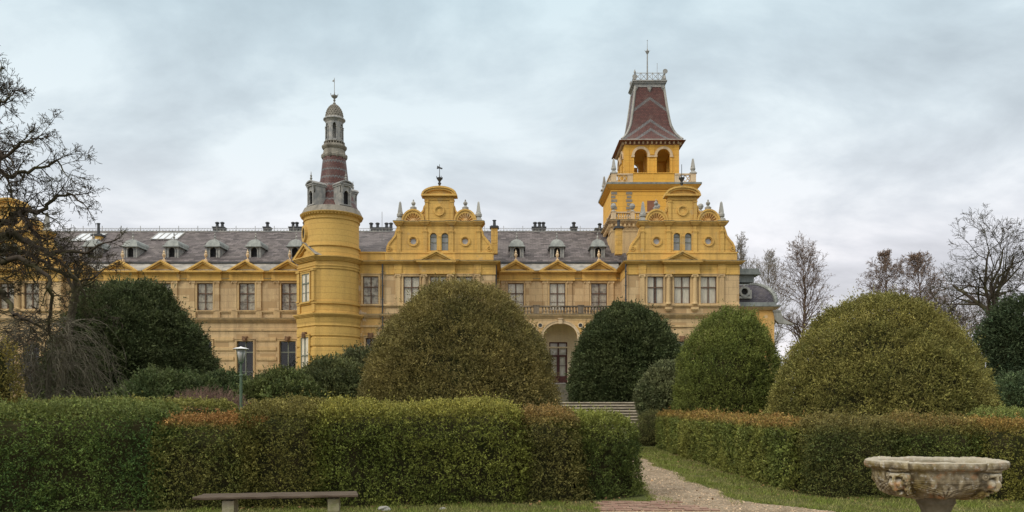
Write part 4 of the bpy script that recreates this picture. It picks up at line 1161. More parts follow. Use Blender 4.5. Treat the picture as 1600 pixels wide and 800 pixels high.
# belvedere gallery balustrade
yg = y0+0.0
gb = MB(); gz0, gz1 = zT(286.4), zT(271.5)
pw_ = hx-0.02
gb.box(X(989, 80), X(1053.5, 80), yg-0.1, yg+0.25, gz0, gz1); gb.box(X(989, 80)-0.05, X(1053.5, 80)+0.05, yg-0.16, yg+0.3, gz1, gz1+0.08)
gb.box(X(1020, 80)-0.06, X(1020, 80)+0.06, yg-0.13, yg, gz0, gz1)
wpart(gb, 'parapet_panel', 'tower_gold')
def lattice(mb, a, b, y, z0, z1, axis='x'):
    n = max(2, int((b-a)/0.42)); st = (b-a)/n
    for i in range(n):
        for (za, zb) in ((z0, z1), (z1, z0)):
            p, q_ = a+i*st, a+(i+1)*st
            if axis == 'x': mb.tube([(p, y, za), (q_, y, zb)], 0.05, 5)
            else: mb.tube([(y, p, za), (y, q_, zb)], 0.05, 5)
        m2_ = a+(i+.5)*st; zc_ = (z0+z1)/2
        if axis == 'x': mb.box(m2_-0.07, m2_+0.07, y-0.05, y+0.05, zc_-0.1, zc_+0.1)
for (a, b) in ((WX-pw_, X(989, 80)-0.02), (X(1053.5, 80)+0.02, WX+pw_)):
    gc = MB(); gc.box(a, b, yg-0.12, yg+0.12, gz0, gz0+0.14); gc.box(a, b, yg-0.15, yg+0.15, gz1-0.14, gz1)
    out = a if a < WX-2 else b-0.55
    gc.box(out, out+0.55, yg-0.14, yg+0.4, gz0+0.14, gz1-0.14)
    inn = (b-0.55) if a < WX-2 else a
    gc.box(inn, inn+0.55, yg-0.1, yg+0.1, gz0+0.14, gz1-0.14)
    lo, hi = (a+0.55, b-0.55) if a < WX-2 else (a+0.55, b-0.55)
    lattice(gc, lo, hi, yg, gz0+0.14, gz1-0.14)
    xs_ = WX-pw_ if a < WX-2 else WX+pw_
    gc.box(xs_-0.12, xs_+0.12, yg+0.4, y1, gz0, gz0+0.14); gc.box(xs_-0.14, xs_+0.14, yg+0.4, y1, gz1-0.14, gz1); lattice(gc, yg+0.5, y1-0.5, xs_, gz0+0.14, gz1-0.14, 'y')
    gc.box(xs_-0.2, xs_+0.2, y1-0.5, y1, gz0+0.14, gz1-0.14)
    wpart(gc, 'gallery_balustrade', 'cream')
for (x_, y_) in ((WX-pw_+0.27, yg+0.1), (WX+pw_-0.27, yg+0.1), (WX-pw_+0.05, y1-0.3), (WX+pw_-0.05, y1-0.3)):
    ob = MB(); z0_ = gz1; ob.box(x_-0.36, x_+0.36, y_-0.3, y_+0.3, z0_, z0_+0.1)
    ob.lathe([(0.42, z0_+0.1), (0.2, z0_+0.34)], x_, y_, 4, a0=pi/4); ob.lathe([(0.18, z0_+0.34), (0.27, z0_+0.5), (0.24, z0_+0.66), (0.18, z0_+0.72)], x_, y_, 10)
    ob.lathe([(0.26, z0_+0.72), (0.11, z0_+1.52), (0.0, z0_+1.62)], x_, y_, 4, a0=pi/4); wpart(ob, 'obelisk', 'greystone')
# belvedere: four arcaded walls
yv0 = 81.0; yv1 = 86.2; hb = 2.815; zb0, zb1 = Z(286, 80), Z(226.5, yv0)
cyv = (yv0+yv1)/2; hby = (yv1-yv0)/2
bv = MB(); bt = MB()
def arcade(x0, x1, z0, z1, cs, hw, zs, thick=0.45):
    """returns list of boxes/bands in local (u,z) for a wall u in x0..x1 with arches centred at cs"""
    ops = []
    edges = [x0]
    for c in cs: edges += [c-hw, c+hw]
    edges.append(x1)
    for i in range(0, len(edges), 2): ops.append(('box', edges[i], edges[i+1], z0, z1))
    for c in cs:
        A = arc(c, zs, hw, hw, 180, 0, 16); B = [(p[0], z1) for p in A]; ops.append(('band', A, B))
    return ops
zs_v = Z(243.3, yv0)
cs = [X(1001.3, yv0)-WX, X(1036.8, yv0)-WX]
def put(ops, mb, side, thick=0.45, off=0.0):
    tmp = MB()
    for o_ in ops:
        if o_[0] == 'box': tmp.box(o_[1], o_[2], off, thick, o_[3], o_[4])
        else: tmp.band(o_[1], o_[2], off, thick)
    vs = []
    for x_, y_, z_ in tmp.v:
        if side == 'f': vs.append((WX+x_, yv0+y_, z_))
        elif side == 'b': vs.append((WX-x_, yv1-y_, z_))
        elif side == 'l': vs.append((WX-hb+y_, cyv-x_, z_))
        else: vs.append((WX+hb-y_, cyv+x_, z_))
    mb.add(vs, tmp.f)
ops = arcade(-hb, hb, zb0, zb1, cs, 0.70, zs_v)
put(ops, bv, 'f'); put(ops, bv, 'b')
ops = arcade(-hby+0.46, hby-0.46, zb0, zb1, [-1.1, 1.1], 0.66, zs_v); put(ops, bv, 'l'); put(ops, bv, 'r')
bv.box(WX-hb+0.4, WX+hb-0.4, yv0+0.4, yv1-0.4, zb1-0.3, zb1-0.05)
bv.box(WX-0.28, WX+0.28, yv0-0.07, yv0, zs_v+0.1, zb1); bv.box(WX-hb, WX-hb+0.5, yv0-0.06, yv0, zb0, zb1); bv.box(WX+hb-0.5, WX+hb, yv0-0.06, yv0, zb0, zb1)
for c in cs:
    for s_ in (-1, 1): bv.box(WX+c+s_*0.80-0.1, WX+c+s_*0.80+0.1, yv0-0.05, yv0, zb0, zs_v-0.12)
wpart(bv, 'belvedere', 'tower_gold')
inn = MB(); inn.box(WX-0.35, WX+0.35, cyv-0.35, cyv+0.35, zb0, zb1-0.3); inn.box(WX+0.5, WX+1.8, cyv+0.6, cyv+0.8, zb0, zs_v+0.2); inn.box(WX-2.2, WX-0.9, cyv+0.9, cyv+1.1, zb0, zs_v-0.2); wpart(inn, 'stair_enclosure', 'tower_gold')
for side, ccs, hw in (('f', cs, 0.70), ('b', cs, 0.70), ('l', [-1.1, 1.1], 0.66), ('r', [-1.1, 1.1], 0.66)):
    o_ = []
    for c in ccs: o_.append(('band', arc(c, zs_v, hw+0.24, hw+0.24, 180, 0, 16), arc(c, zs_v, hw-0.02, hw-0.02, 180, 0, 16)))
    for c in ccs:
        for s_ in (-1, 1): o_.append(('box', c+s_*(hw+0.12)-0.17, c+s_*(hw+0.12)+0.17, zs_v-0.16, zs_v-0.002))
    o_.append(('box', ccs[0]+hw+0.28, ccs[1]-hw-0.28, zs_v-0.14, zs_v-0.01))
    put(o_, bt, side, 0.0, -0.12)
wpart(bt, 'archivolt', 'cream')
ev = MB(); eo = 0.35
z_a, z_b = Z(226.5, yv0), Z(218.3, 80.4)
n_ = 5
for i in range(3):
    p = 0.12+0.24*i; a = z_a+0.28+(z_b-z_a-0.28)*i/3; b = z_a+0.28+(z_b-z_a-0.28)*(i+1)/3
    ev.box(WX-hb-p, WX+hb+p, yv0-p, yv1+p, a, b)
ev.box(WX-hb-0.04, WX+hb+0.04, yv0-0.04, yv1+0.04, z_a, z_a+0.28)
wpart(ev, 'eave', 'soffit')
ec = MB()
for i in range(13):
    x_ = WX-hb+0.12+i*(2*hb-0.24)/12
    for yy in (yv0-0.26, yv1+0.02): ec = MB(); ec.box(x_-0.075, x_+0.075, yy, yy+0.24, z_a+0.06, z_a+0.29); wpart(ec, 'eave_bracket', 'cream')
for i in range(12):
    y_ = yv0+0.1+i*(yv1-yv0-0.2)/11
    for xx in (WX-hb-0.26, WX+hb+0.02): ec = MB(); ec.box(xx, xx+0.24, y_-0.075, y_+0.075, z_a+0.06, z_a+0.29); wpart(ec, 'eave_bracket', 'cream')
M['towertile'] = tilemat('red_tile_chevrons', 'chevron', WX, cyv, 0.0, 2.32, 0.62, 0.17)
# flared pyramid
fp = [(217.5, 46), (214, 41.5), (209, 37), (203, 33.5), (196, 30.6), (186, 28.4), (172, 26.2), (155, 23.8), (134.5, 21.2)]
def sqring(hx_, hy_, z): return [(WX-hx_, cyv-hy_, z), (WX+hx_, cyv-hy_, z), (WX+hx_, cyv+hy_, z), (WX-hx_, cyv+hy_, z)]
pv = MB(); vs = []; rows = []
for py, h_ in fp:
    hm = h_*81.5/F+0.08
    D_ = cyv-hm*0.92
    z_ = Z(py, D_); rows.append((hm, hm*0.93, z_)); vs += sqring(hm, hm*0.93, z_)
fs = []
for j in range(len(fp)-1):
    for i in range(4): k = (i+1) % 4; fs.append((4*j+i, 4*j+k, 4*j+4+k, 4*j+4+i))
pv.add(vs, fs); wpart(pv, 'tiled_spire_roof', M['towertile'])
hp = MB()
for sx in (-1, 1):
    for sy in (-1, 1): hp.tube([(WX+sx*a, cyv+sy*b, c) for a, b, c in rows], 0.13, 6)
hp.box(WX-rows[0][0]-0.06, WX+rows[0][0]+0.06, cyv-rows[0][1]-0.06, cyv+rows[0][1]+0.06, rows[0][2]-0.1, rows[0][2]+0.02)
wpart(hp, 'lead_hip', 'greystone')
tp = MB(); a, b, c = rows[-1]
tp.box(WX-a-0.05, WX+a+0.05, cyv-b-0.05, cyv+b+0.05, c-0.12, c+0.12)
for i, p in enumerate((0.1, 0.2, 0.3)): tp.box(WX-a-p, WX+a+p, cyv-b-p, cyv+b+p, c+0.12+i*0.14, c+0.26+i*0.14)
for s_ in (-1, 1): tp.lathe([(0.02, c-0.5), (0.16, c-0.3), (0.2, c-0.1)], WX+s_*(a-0.1), cyv-b-0.04, 6)
tp.lathe([(0.02, c-0.75), (0.2, c-0.4), (0.25, c-0.1)], WX, cyv-b-0.04, 6)
wpart(tp, 'top_platform', 'lead')
cr = MB(); zc0 = c+0.54; zc1 = zc0+0.85; ra, rb = a+0.05, b+0.05
for (p, q_) in (((WX-ra, cyv-rb), (WX+ra, cyv-rb)), ((WX+ra, cyv-rb), (WX+ra, cyv+rb)), ((WX+ra, cyv+rb), (WX-ra, cyv+rb)), ((WX-ra, cyv+rb), (WX-ra, cyv-rb))):
    cr.tube([(p[0], p[1], zc0+0.06), (q_[0], q_[1], zc0+0.06)], 0.035, 5); cr.tube([(p[0], p[1], zc1-0.06), (q_[0], q_[1], zc1-0.06)], 0.035, 5)
    n = 5
    for i in range(n):
        u0, u1 = i/n, (i+1)/n
        P0 = (p[0]+(q_[0]-p[0])*u0, p[1]+(q_[1]-p[1])*u0); P1 = (p[0]+(q_[0]-p[0])*u1, p[1]+(q_[1]-p[1])*u1)
        cr.tube([(P0[0], P0[1], zc0+0.08), (P1[0], P1[1], zc1-0.08)], 0.028, 4); cr.tube([(P1[0], P1[1], zc0+0.08), (P0[0], P0[1], zc1-0.08)], 0.028, 4)
        cr.tube([(P0[0], P0[1], zc0), (P0[0], P0[1], zc1)], 0.03, 4)
for sx in (-1, 1):
    for sy in (-1, 1): cr.lathe([(0.1, zc0-0.05), (0.16, zc0+0.2), (0.07, zc0+0.6), (0.12, zc0+0.9), (0.0, zc0+1.2)], WX+sx*(ra+0.02), cyv+sy*(rb+0.02), 8)
wpart(cr, 'roof_cresting', 'lead')
ms = MB(); zM = Z(62, cyv); zm0 = zc0
ms.lathe([(0.09, zm0-0.2), (0.06, zM-1.6), (0.05, zM-1.58), (0.15, zM-1.4), (0.22, zM-1.25), (0.06, zM-1.1), (0.03, zM-0.9), (0.02, zM-0.15), (0.05, zM-0.08), (0, zM)], WX, cyv, 8)
for k in range(4): ms.tube([(WX, cyv, zM-1.35), (WX+0.3*cos(k*pi/2), cyv+0.3*sin(k*pi/2), zM-1.15)], 0.02, 4)
wpart(ms, 'mast', 'lead')
rod = MB(); rod.tube([(WX+0.9, cyv-0.8, zc0), (WX+0.9, cyv-0.8, zc0+2.1)], 0.025, 4); wpart(rod, 'lightning_rod', 'lead')
for s_, zq in ((-1, 0.35), (1, 0.9)):
    dsh = MB(); dsh.lathe([(0.02, 0), (0.2, 0.04), (0.26, 0.10)], 0, 0, 14)
    n_ = 14*3; vv = dsh.v[-n_:]; dsh.v[-n_:] = [(WX+s_*(ra+0.05)+x_, cyv-rb-0.1-z_, zc0+zq+y_) for x_, y_, z_ in vv]; wpart(dsh, 'dish', 'lead')

# ---- centre: terrace balustrade, arcade, hall behind ----------------------
px0, px1 = XCP+(774-686)*U+0.03, XRP+(600-686)*U-0.03
yp = D1+0.1
FLOOR = 3.28
tb = MB(); zc_, zd_ = zp(496.5), zp(491.6)
tb.box(px0, px1, yp-0.02, D0, zp(500), zc_); tb.cornice(px0, px1, yp, zc_-0.001, zd_, 0.26, 3, back=4.7, ends=False)
part(tb, 'terrace_slab', 'trim')
bl = MB(); ped = [X(838, yp), X(907.5, yp), X(776, yp), X(972, yp)]
balustrade(bl, px0, px1, yp+0.05, zd_, zp(477.6), ped, pw=0.5, sp=0.27); part(bl, 'balustrade', 'dirtstone', 'blackened stone balustrade over the arcade')
# arcade wall
ca = X(875.5, yp); pitch = 63*U; hw = 26.6*U; zs = zp(526.5); rz = zp(505)-zs
ar = MB(); cs = [ca-pitch, ca, ca+pitch]
for c in cs:
    A = arc(c, zs, hw, rz, 180, 0, 24); B = [(p[0], zp(500)) for p in A]; ar.band(A, B, yp, yp+0.5)
edges = [px0] + [e_ for c in cs for e_ in (c-hw, c+hw)] + [px1]
for i in range(0, len(edges), 2):
    if edges[i+1] > edges[i]: ar.box(edges[i], edges[i+1], yp, yp+0.5, zs if 0 < i < len(edges)-2 else FLOOR, zp(500))
part(ar, 'arcade_wall', 'peel')
am = MB()
for c in cs:
    am.band(arc(c, zs, hw+0.20, rz+0.2, 180, 0, 24), arc(c, zs, hw+0.0, rz+0.0, 180, 0, 24), yp-0.07, yp); am.band(arc(c, zs, hw+0.26, rz+0.26, 180, 0, 24), arc(c, zs, hw+0.2, rz+0.2, 180, 0, 24), yp-0.11, yp)
    am.box(c-0.17, c+0.17, yp-0.2, yp, zs+rz-0.05, zs+rz+0.36); am.box(c-0.24, c+0.24, yp-0.24, yp, zs+rz+0.36, zs+rz+0.44)
part(am, 'archivolt', 'cream')
for i in (0, 1):
    x_ = cs[i]+pitch/2; co_ = MB()
    co_.lathe([(0.30, FLOOR), (0.30, FLOOR+0.15), (0.23, FLOOR+0.25), (0.235, FLOOR+0.4), (0.20, zs-0.5), (0.24, zs-0.42), (0.20, zs-0.36), (0.29, zs-0.14)], x_, yp+0.25, 20)
    co_.box(x_-0.27, x_+0.27, yp-0.05, yp+0.55, zs-0.14, zs); part(co_, 'column', 'cream')
    md = MB(); ring(md, x_, zp(508.3), 3.0*U, 4.4*U, yp-0.08, yp); o = part(md, 'medallion', 'cream')
    d_ = MB(); disc(d_, x_, zp(508.3), 3.1*U, yp-0.03); c = d_.build('blue_disc', M['bluedisc'] if 'bluedisc' in M else M['iron'], palace); c.parent = o; c.location = (0, 0, 0)
fl = MB(); fl.box(px0, px1, yp-0.2, 79.0, TER-0.3, FLOOR); part(fl, 'portico_floor', 'greystone')
hall = MB()
M['hallcream'] = plaster('pale_cream_hall_render', (0.80, 0.68, 0.47), (0.76, 0.62, 0.42), (0.45, 0.36, 0.24), stain_amt=0.3)
yh = 74.2
dc = X(872.3, yh)
hall.wall(px0, px1, FLOOR, zp(500), yh, [(dc-0.85, dc+0.85, FLOOR, Z(534.5, yh))], 0.3)
hall.box(px0, px0+0.1, yp+0.5, yh, FLOOR, zp(500)); hall.box(px1-0.1, px1, yp+0.5, yh, FLOOR, zp(500))
for c in cs:
    hall.band(arc(c, zs-0.6, hw+0.05, rz+0.2, 180, 0, 20), arc(c, zs-0.6, hw-0.12, rz+0.03, 180, 0, 20), yh-0.1, yh)
    for s_ in (-1, 1): hall.box(c+s_*(hw-0.05)-0.12, c+s_*(hw-0.05)+0.12, yh-0.12, yh, FLOOR, zs-0.6)
hall.box(px0, px1, yh-0.16, yh, zs-0.72, zs-0.58)
part(hall, 'portico_back_wall', 'hallcream')
dr = MB(); z1 = Z(534.5, yh); h = 0.85; y_ = yh+0.1; ztr = Z(556, yh)
dr.box(dc-h, dc-h+0.11, y_, y_+0.1, FLOOR, z1); dr.box(dc+h-0.11, dc+h, y_, y_+0.1, FLOOR, z1); dr.box(dc-h+0.11, dc+h-0.11, y_, y_+0.1, z1-0.12, z1)
dr.box(dc-0.07, dc+0.07, y_-0.03, y_+0.1, FLOOR, z1-0.12); dr.box(dc-h+0.11, dc+h-0.11, y_-0.03, y_+0.1, ztr-0.08, ztr+0.08)
for s_ in (-1, 1):
    a, b = (dc-h+0.11, dc-0.07) if s_ < 0 else (dc+0.07, dc+h-0.11)
    dr.box(a, b, y_+0.01, y_+0.07, FLOOR, FLOOR+0.75); dr.box(a+0.1, b-0.1, y_-0.01, y_+0.03, FLOOR+0.15, FLOOR+0.6)
    dr.box(a, b, y_+0.01, y_+0.07, ztr-0.95, ztr-0.9)
    dr.box(a, a+0.07, y_+0.005, y_+0.08, FLOOR+0.75, ztr-0.08); dr.box(b-0.07, b, y_+0.005, y_+0.08, FLOOR+0.75, ztr-0.08)
o = part(dr, 'door', 'door')
pn = MB(); pn.add([(dc-h+0.1, y_+0.05, FLOOR+0.7), (dc+h-0.1, y_+0.05, FLOOR+0.7), (dc+h-0.1, y_+0.05, z1-0.1), (dc-h+0.1, y_+0.05, z1-0.1)], [(0,1,2,3)])
c = pn.build('pane', M['glass'], palace); c.parent = o; c.location = (0, 0, 0)
pn = MB(); pn.add([(dc-h+0.1, y_+0.2, FLOOR+0.0), (dc+h-0.1, y_+0.2, FLOOR+0.0), (dc+h-0.1, y_+0.2, z1), (dc-h+0.1, y_+0.2, z1)], [(0,1,2,3)])
c = pn.build('curtain', M['curtain'], palace); c.parent = o; c.location = (0, 0, 0)
# ceiling of portico
cl = MB(); cl.box(px0, px1, yp+0.5, yh, zp(500)-0.02, zp(499)); part(cl, 'portico_ceiling', 'hallcream')

# ---- east end with curved mansard -----------------------------------------
em = MB(); ye = 71.0; xa = XRP+(774-686)*U+0.02; xb = X(1222, ye)
def ze(py): return Z(py, ye)
em.box(xa, xb-0.6, ye+0.3, 82, TER-0.5, ze(480)); part(em, 'east_wing_wall', 'ochre')
ec_ = MB(); ec_.cornice(xa, xb-0.6, ye+0.3, ze(484), ze(479.2), 0.35, 3, back=10); part(ec_, 'east_wing_cornice', 'trim')
lg = MB(); lg.box(xa, xb-0.1, ye-0.15, 82.3, ze(479), ze(476.5)); lg.box(xa, xb-0.5, ye+0.05, 82.0, ze(476.5), ze(472)); part(lg, 'zinc_flashing', 'zinc')
R = 10
vs = []; rx = X(1217, ye)-X(1186, ye); rz2 = ze(440.5)-ze(472)
xr = X(1214, ye)
for i in range(R+1):
    t_ = radians(90*i/R); off = (1-cos(t_))  # 0 at base
    hx2 = xr - rx*(1-cos(t_)); yf = ye+0.25+1.9*(1-cos(t_)); z_ = ze(472)+rz2*sin(t_)
    vs += [(xa-1.5, yf, z_), (hx2, yf, z_), (hx2, 82, z_), (xa-1.5, 82, z_)]
fs = []
for j in range(R):
    for k in range(3): fs.append((4*j+k, 4*j+k+1, 4*j+5+k, 4*j+4+k))
fs.append((4*R, 4*R+1, 4*R+2, 4*R+3))
mr = MB(); mr.add(vs, fs); part(mr, 'mansard_roof', 'darkslate')
hp = MB(); hp.tube([vs[4*j+1] for j in range(R+1)], 0.22, 8); hp.tube([vs[4*R+1], vs[4*R]], 0.14, 8); part(hp, 'lead_hip', 'zinc')
tp = MB(); yt_ = ye+2.6; tp.box(xa-1, X(1178, yt_), yt_, 81, Z(441, yt_), Z(430, yt_)); tp.box(xa-1, X(1186, yt_), yt_-0.5, 81.4, Z(430, yt_), Z(426.5, yt_)); tp.box(xa-1, X(1184, yt_), yt_-0.35, 81.2, Z(426.5, yt_), Z(420.5, yt_)); part(tp, 'mansard_top', 'zinc')
be = MB(); xo, zo, yo = X(1163.5, ye), ze(455.5), ye+0.05
ring(be, xo, zo, 0.29, 0.50, yo-0.1, yo+1.2, 24); be.box(xo-0.5, xo+0.5, yo-0.05, yo+1.0, zo-0.62, zo-0.42); 
for s_ in (-1, 1): be.box(xo+s_*0.56-0.1, xo+s_*0.56+0.1, yo, yo+0.8, zo-0.62, zo+0.15)
be.lathe([(0.12, zo+0.45), (0.06, zo+0.6), (0.0, zo+0.75)], xo, yo+0.2, 8)
o = part(be, 'bullseye_dormer', 'lead'); d_ = MB(); disc(d_, xo, zo, 0.3, yo+0.15); c = d_.build('pane', M['dark'], palace); c.parent = o; c.location = (0, 0, 0)
cn = MB(); xq = X(1213, ye+0.3)
cn.box(xq-0.35, xq+0.35, ye+0.05, ye+0.3, ze(487), ze(484.2)); cn.prism([(xq-0.3, ze(487)), (xq-0.15, ze(500)), (xq+0.2, ze(505)), (xq+1.6, ze(507)), (xq+0.6, ze(498)), (xq+0.35, ze(487))][::1], ye+0.1, ye+0.6)
part(cn, 'scroll_console', 'greystone')

for i_, cp in enumerate(CAPS):
    cb = MB(); cb.box(*cp); part(cb, 'cornice_capping', 'capping')
# ------------------------------------------------------------------ ground
rng = np.random.default_rng(11)
def hgt(x, y):
    t_ = np.clip((y-46.8)/0.5, 0, 1)
    return TER*(t_*t_*(3-2*t_))
def sheet(name, xs, ys, mat, dz=0.0, mask=None):
    gx, gy = np.meshgrid(xs, ys); gz = hgt(gx, gy)+dz
    v = np.stack([gx.ravel(), gy.ravel(), gz.ravel()], 1); nx_ = len(xs); ny_ = len(ys)
    f = []
    for j in range(ny_-1):
        for i in range(nx_-1):
            if mask is None or mask(0.5*(xs[i]+xs[i+1]), 0.5*(ys[j]+ys[j+1])): a = j*nx_+i; f.append((a, a+1, a+nx_+1, a+nx_))
    me = bpy.data.meshes.new(name); me.from_pydata(v.tolist(), [], f); me.update(); me.materials.append(mat)
    o = bpy.data.objects.new(name, me); COL.objects.link(o); o['kind'] = 'structure'; return o
def groundmat():
    m, t, b = newmat('lawn_soil'); q = NT(t); geo = q.n('ShaderNodeNewGeometry').outputs['Position']
    a = q.noise(geo, 0.9, 5, 0.6); c = q.noise(geo, 14.0, 4, 0.65)
    col = q.mix(q.ramp(c, [(0.35, (0,0,0)), (0.65, (1,1,1))]), (0.055, 0.070, 0.022), (0.10, 0.11, 0.035))
    col = q.mix(q.ramp(a, [(0.50, (0,0,0)), (0.72, (0.8,0.8,0.8))]), col, (0.12, 0.10, 0.05))
    t.links.new(col, b.inputs['Base Color']); b.inputs['Roughness'].default_value = 0.95; b.inputs['Specular IOR Level'].default_value = 0.1
    q.bump(c, 0.8, 0.04, b); return m
def gravelmat():
    m, t, b = newmat('buff_gravel'); q = NT(t); geo = q.n('ShaderNodeNewGeometry').outputs['Position']
    vo = q.n('ShaderNodeTexVoronoi'); vo.inputs['Scale'].default_value = 38.0; t.links.new(geo, vo.inputs['Vector'])
    s = q.n('ShaderNodeSeparateXYZ'); t.links.new(vo.outputs['Color'], s.inputs[0])
    col = q.ramp(s.outputs[0], [(0.0, (0.15, 0.112, 0.072)), (0.5, (0.265, 0.207, 0.138)), (1.0, (0.41, 0.335, 0.245))])
    big = q.noise(geo, 1.6, 5, 0.65); col = q.mix(q.ramp(big, [(0.42, (0,0,0)), (0.62, (0.7,0.7,0.7))]), col, (0.145, 0.11, 0.068))
    t.links.new(col, b.inputs['Base Color']); b.inputs['Roughness'].default_value = 0.95; b.inputs['Specular IOR Level'].default_value = 0.15
    q.bump(vo.outputs['Distance'], 0.7, 0.02, b); return m
M['lawn'] = groundmat(); M['gravel'] = gravelmat()
xs = np.concatenate([np.linspace(-900, -70, 12), np.linspace(-60, 60, 61), np.linspace(70, 900, 12)])
ys = np.concatenate([np.linspace(-60, 38, 15), np.array([41, 44, 46, 46.6, 46.8, 46.9, 47.0, 47.1, 47.2, 47.3, 47.6, 49]), np.linspace(55, 1400, 24)])
sheet('ground', xs, ys, M['lawn'])

# gravel outline: the path between the hedges and the round place in front
def path_edges(y):
    wob = 0.08*np.sin(y*2.1)+0.05*np.sin(y*5.3+1); wob2 = 0.08*np.sin(y*1.7+2)+0.05*np.sin(y*4.9)
    return 2.52+wob, 3.72+wob2
def is_gravel(x, y):
    e0, e1 = path_edges(y)
    inpath = (x > e0) & (x < e1) & (y > 12.5) & (y < 42)
    # round place: centre far towards the camera
    r = np.sqrt((x-1.2)**2*0.75+(y-1.0)**2)
    a = np.arctan2(x-1.2, y-1.0)
    w0 = 0.07*np.sin(y*3.1+1)+0.04*np.sin(x*7.3); lo = 1.35+w0; hi = 3.74+np.clip(13.6-y, 0, 9)**2*0.32+w0
    inplace = ((x > lo) & (x < hi) & (y < 12.95+w0) & (y > 5)) | (y < 11.2+w0) | ((x > 2.4) & (x < hi) & (y < 13.6))
    return inpath | inplace
gx_ = np.arange(-14, 16, 0.09); gy_ = np.concatenate([np.arange(4.0, 30, 0.09)])
def gm(x, y): return bool(is_gravel(np.array(x), np.array(y)))
# vectorised gravel sheet
XX, YY = np.meshgrid(gx_, gy_); cxx = 0.5*(XX[:-1, :-1]+XX[1:, 1:]); cyy = 0.5*(YY[:-1, :-1]+YY[1:, 1:]); mk = is_gravel(cxx, cyy)
idx = np.arange(XX.size).reshape(XX.shape); fa = np.stack([idx[:-1, :-1][mk], idx[:-1, 1:][mk], idx[1:, 1:][mk], idx[1:, :-1][mk]], 1)
used, inv = np.unique(fa, return_inverse=True); vv = np.stack([XX.ravel()[used], YY.ravel()[used], np.full(len(used), 0.004)], 1)
def npmesh(name, v, f, mats, cols=None, smooth=False):
    me = bpy.data.meshes.new(name); nf, k = f.shape
    me.vertices.add(len(v)); me.vertices.foreach_set('co', v.astype(np.float32).ravel())
    me.loops.add(nf*k); me.loops.foreach_set('vertex_index', f.astype(np.int32).ravel())
    me.polygons.add(nf); me.polygons.foreach_set('loop_start', np.arange(0, nf*k, k, dtype=np.int32))
    try: me.polygons.foreach_set('loop_total', np.full(nf, k, dtype=np.int32))
    except Exception: pass
    me.update(calc_edges=True)
    if smooth: me.polygons.foreach_set('use_smooth', np.ones(nf, dtype=bool))
    if cols is not None:
        ca = me.color_attributes.new('Col', 'FLOAT_COLOR', 'POINT')
        cc = np.ones((len(v), 4), np.float32); cc[:, :3] = cols; ca.data.foreach_set('color', cc.ravel())
    me.materials.append(mats); return me
gme = npmesh('gravel_path', vv, inv.reshape(fa.shape), M['gravel']); go = bpy.data.objects.new('gravel_path', gme); COL.objects.link(go); go['kind'] = 'structure'
fp_ = MB(); fp_.add([(2.5, 30, 0.004), (3.75, 30, 0.004), (4.6, 42, 0.004), (3.0, 42, 0.004)], [(0,1,2,3)]); fo = fp_.build('path', M['gravel']); fo['kind'] = 'structure'
# brick paving strip at the mouth of the path
def brickmat():
    m, t, b = newmat('worn_paving_brick'); q = NT(t); geo = q.n('ShaderNodeNewGeometry').outputs['Position']
    br = q.n('ShaderNodeTexBrick'); t.links.new(geo, br.inputs['Vector']); br.inputs['Scale'].default_value = 1; br.inputs['Brick Width'].default_value = 0.26; br.inputs['Row Height'].default_value = 0.125
    br.inputs['Mortar Size'].default_value = 0.008; br.inputs['Color1'].default_value = (0.17,0.085,0.06,1); br.inputs['Color2'].default_value = (0.28,0.165,0.12,1); br.inputs['Mortar'].default_value = (0.12,0.10,0.06,1)
    col = q.mix(q.ramp(q.noise(geo, 7, 5, 0.7), [(0.45, (0,0,0)), (0.7, (0.7,0.7,0.7))]), br.outputs['Color'], (0.30, 0.22, 0.14))
    t.links.new(col, b.inputs['Base Color']); b.inputs['Roughness'].default_value = 0.9; q.bump(q.math('SUBTRACT', 1.0, br.outputs['Fac']), 0.4, 0.01, b); return m
M['brick'] = brickmat()
bk = MB(); rr_ = random.Random(5)
for i in range(7):
    for j in range(3):
        x0 = 1.48+j*0.265+(0.13 if i % 2 else 0); y0 = 11.95+i*0.17
for row, (xa_, xb_, ya_, yb_) in enumerate([(1.44, 2.52, 12.72, 12.86), (1.40, 2.60, 12.57, 12.705), (1.36, 2.66, 12.42, 12.555), (1.34, 2.72, 12.27, 12.405), (1.34, 2.80, 12.12, 12.255), (1.33, 2.86, 11.97, 12.105), (1.33, 2.9, 11.80, 11.955)]):
    x_ = xa_+rr_.uniform(-0.08, 0.08)
    while x_ < xb_:
        L = rr_.uniform(0.24, 0.27); bk.box(x_, x_+L-0.012, ya_+0.004, yb_-0.004, -0.02, 0.022+rr_.uniform(-0.006, 0.006)); x_ += L
bo = bk.build('brick_paving', M['brick']); bo['kind'] = 'structure'

# steps of the garden terrace and of the portico
def flight(x0, x1, ytop, ztop, n, rise, tread, name, label, cat, tint='greystone'):
    root = empty(name, ((x0+x1)/2, ytop-n*tread, ztop-n*rise), label, cat)
    for i in range(n):
        mb = MB(); z1 = ztop-i*rise; yf = ytop-(i+1)*tread
        mb.box(x0, x1, yf-0.03, ytop+0.3-i*tread, z1-0.055, z1)       # tread slab with nosing
        so = mb.build('step', M['stepstone'], root)
        rb = MB(); rb.box(x0+0.01, x1-0.01, yf+0.03, yf+0.2, z1-rise+0.001, z1-0.055)
        ro = bpy.data.objects.new('riser', rb.mesh('riser', M['darkstep'], WLOC[root.name])); COL.objects.link(ro); ro.parent = so
    return root
M['stepstone'] = simple('pale_worn_step_stone', (0.50, 0.44, 0.34), (0.26, 0.225, 0.17), 3.0, 0.9, bump=0.3)
M['darkstep'] = simple('shaded_riser_stone', (0.085, 0.075, 0.055), (0.16, 0.14, 0.10), 2.5, 0.95)  # far darker than the treads: riser shade put into the stone colour
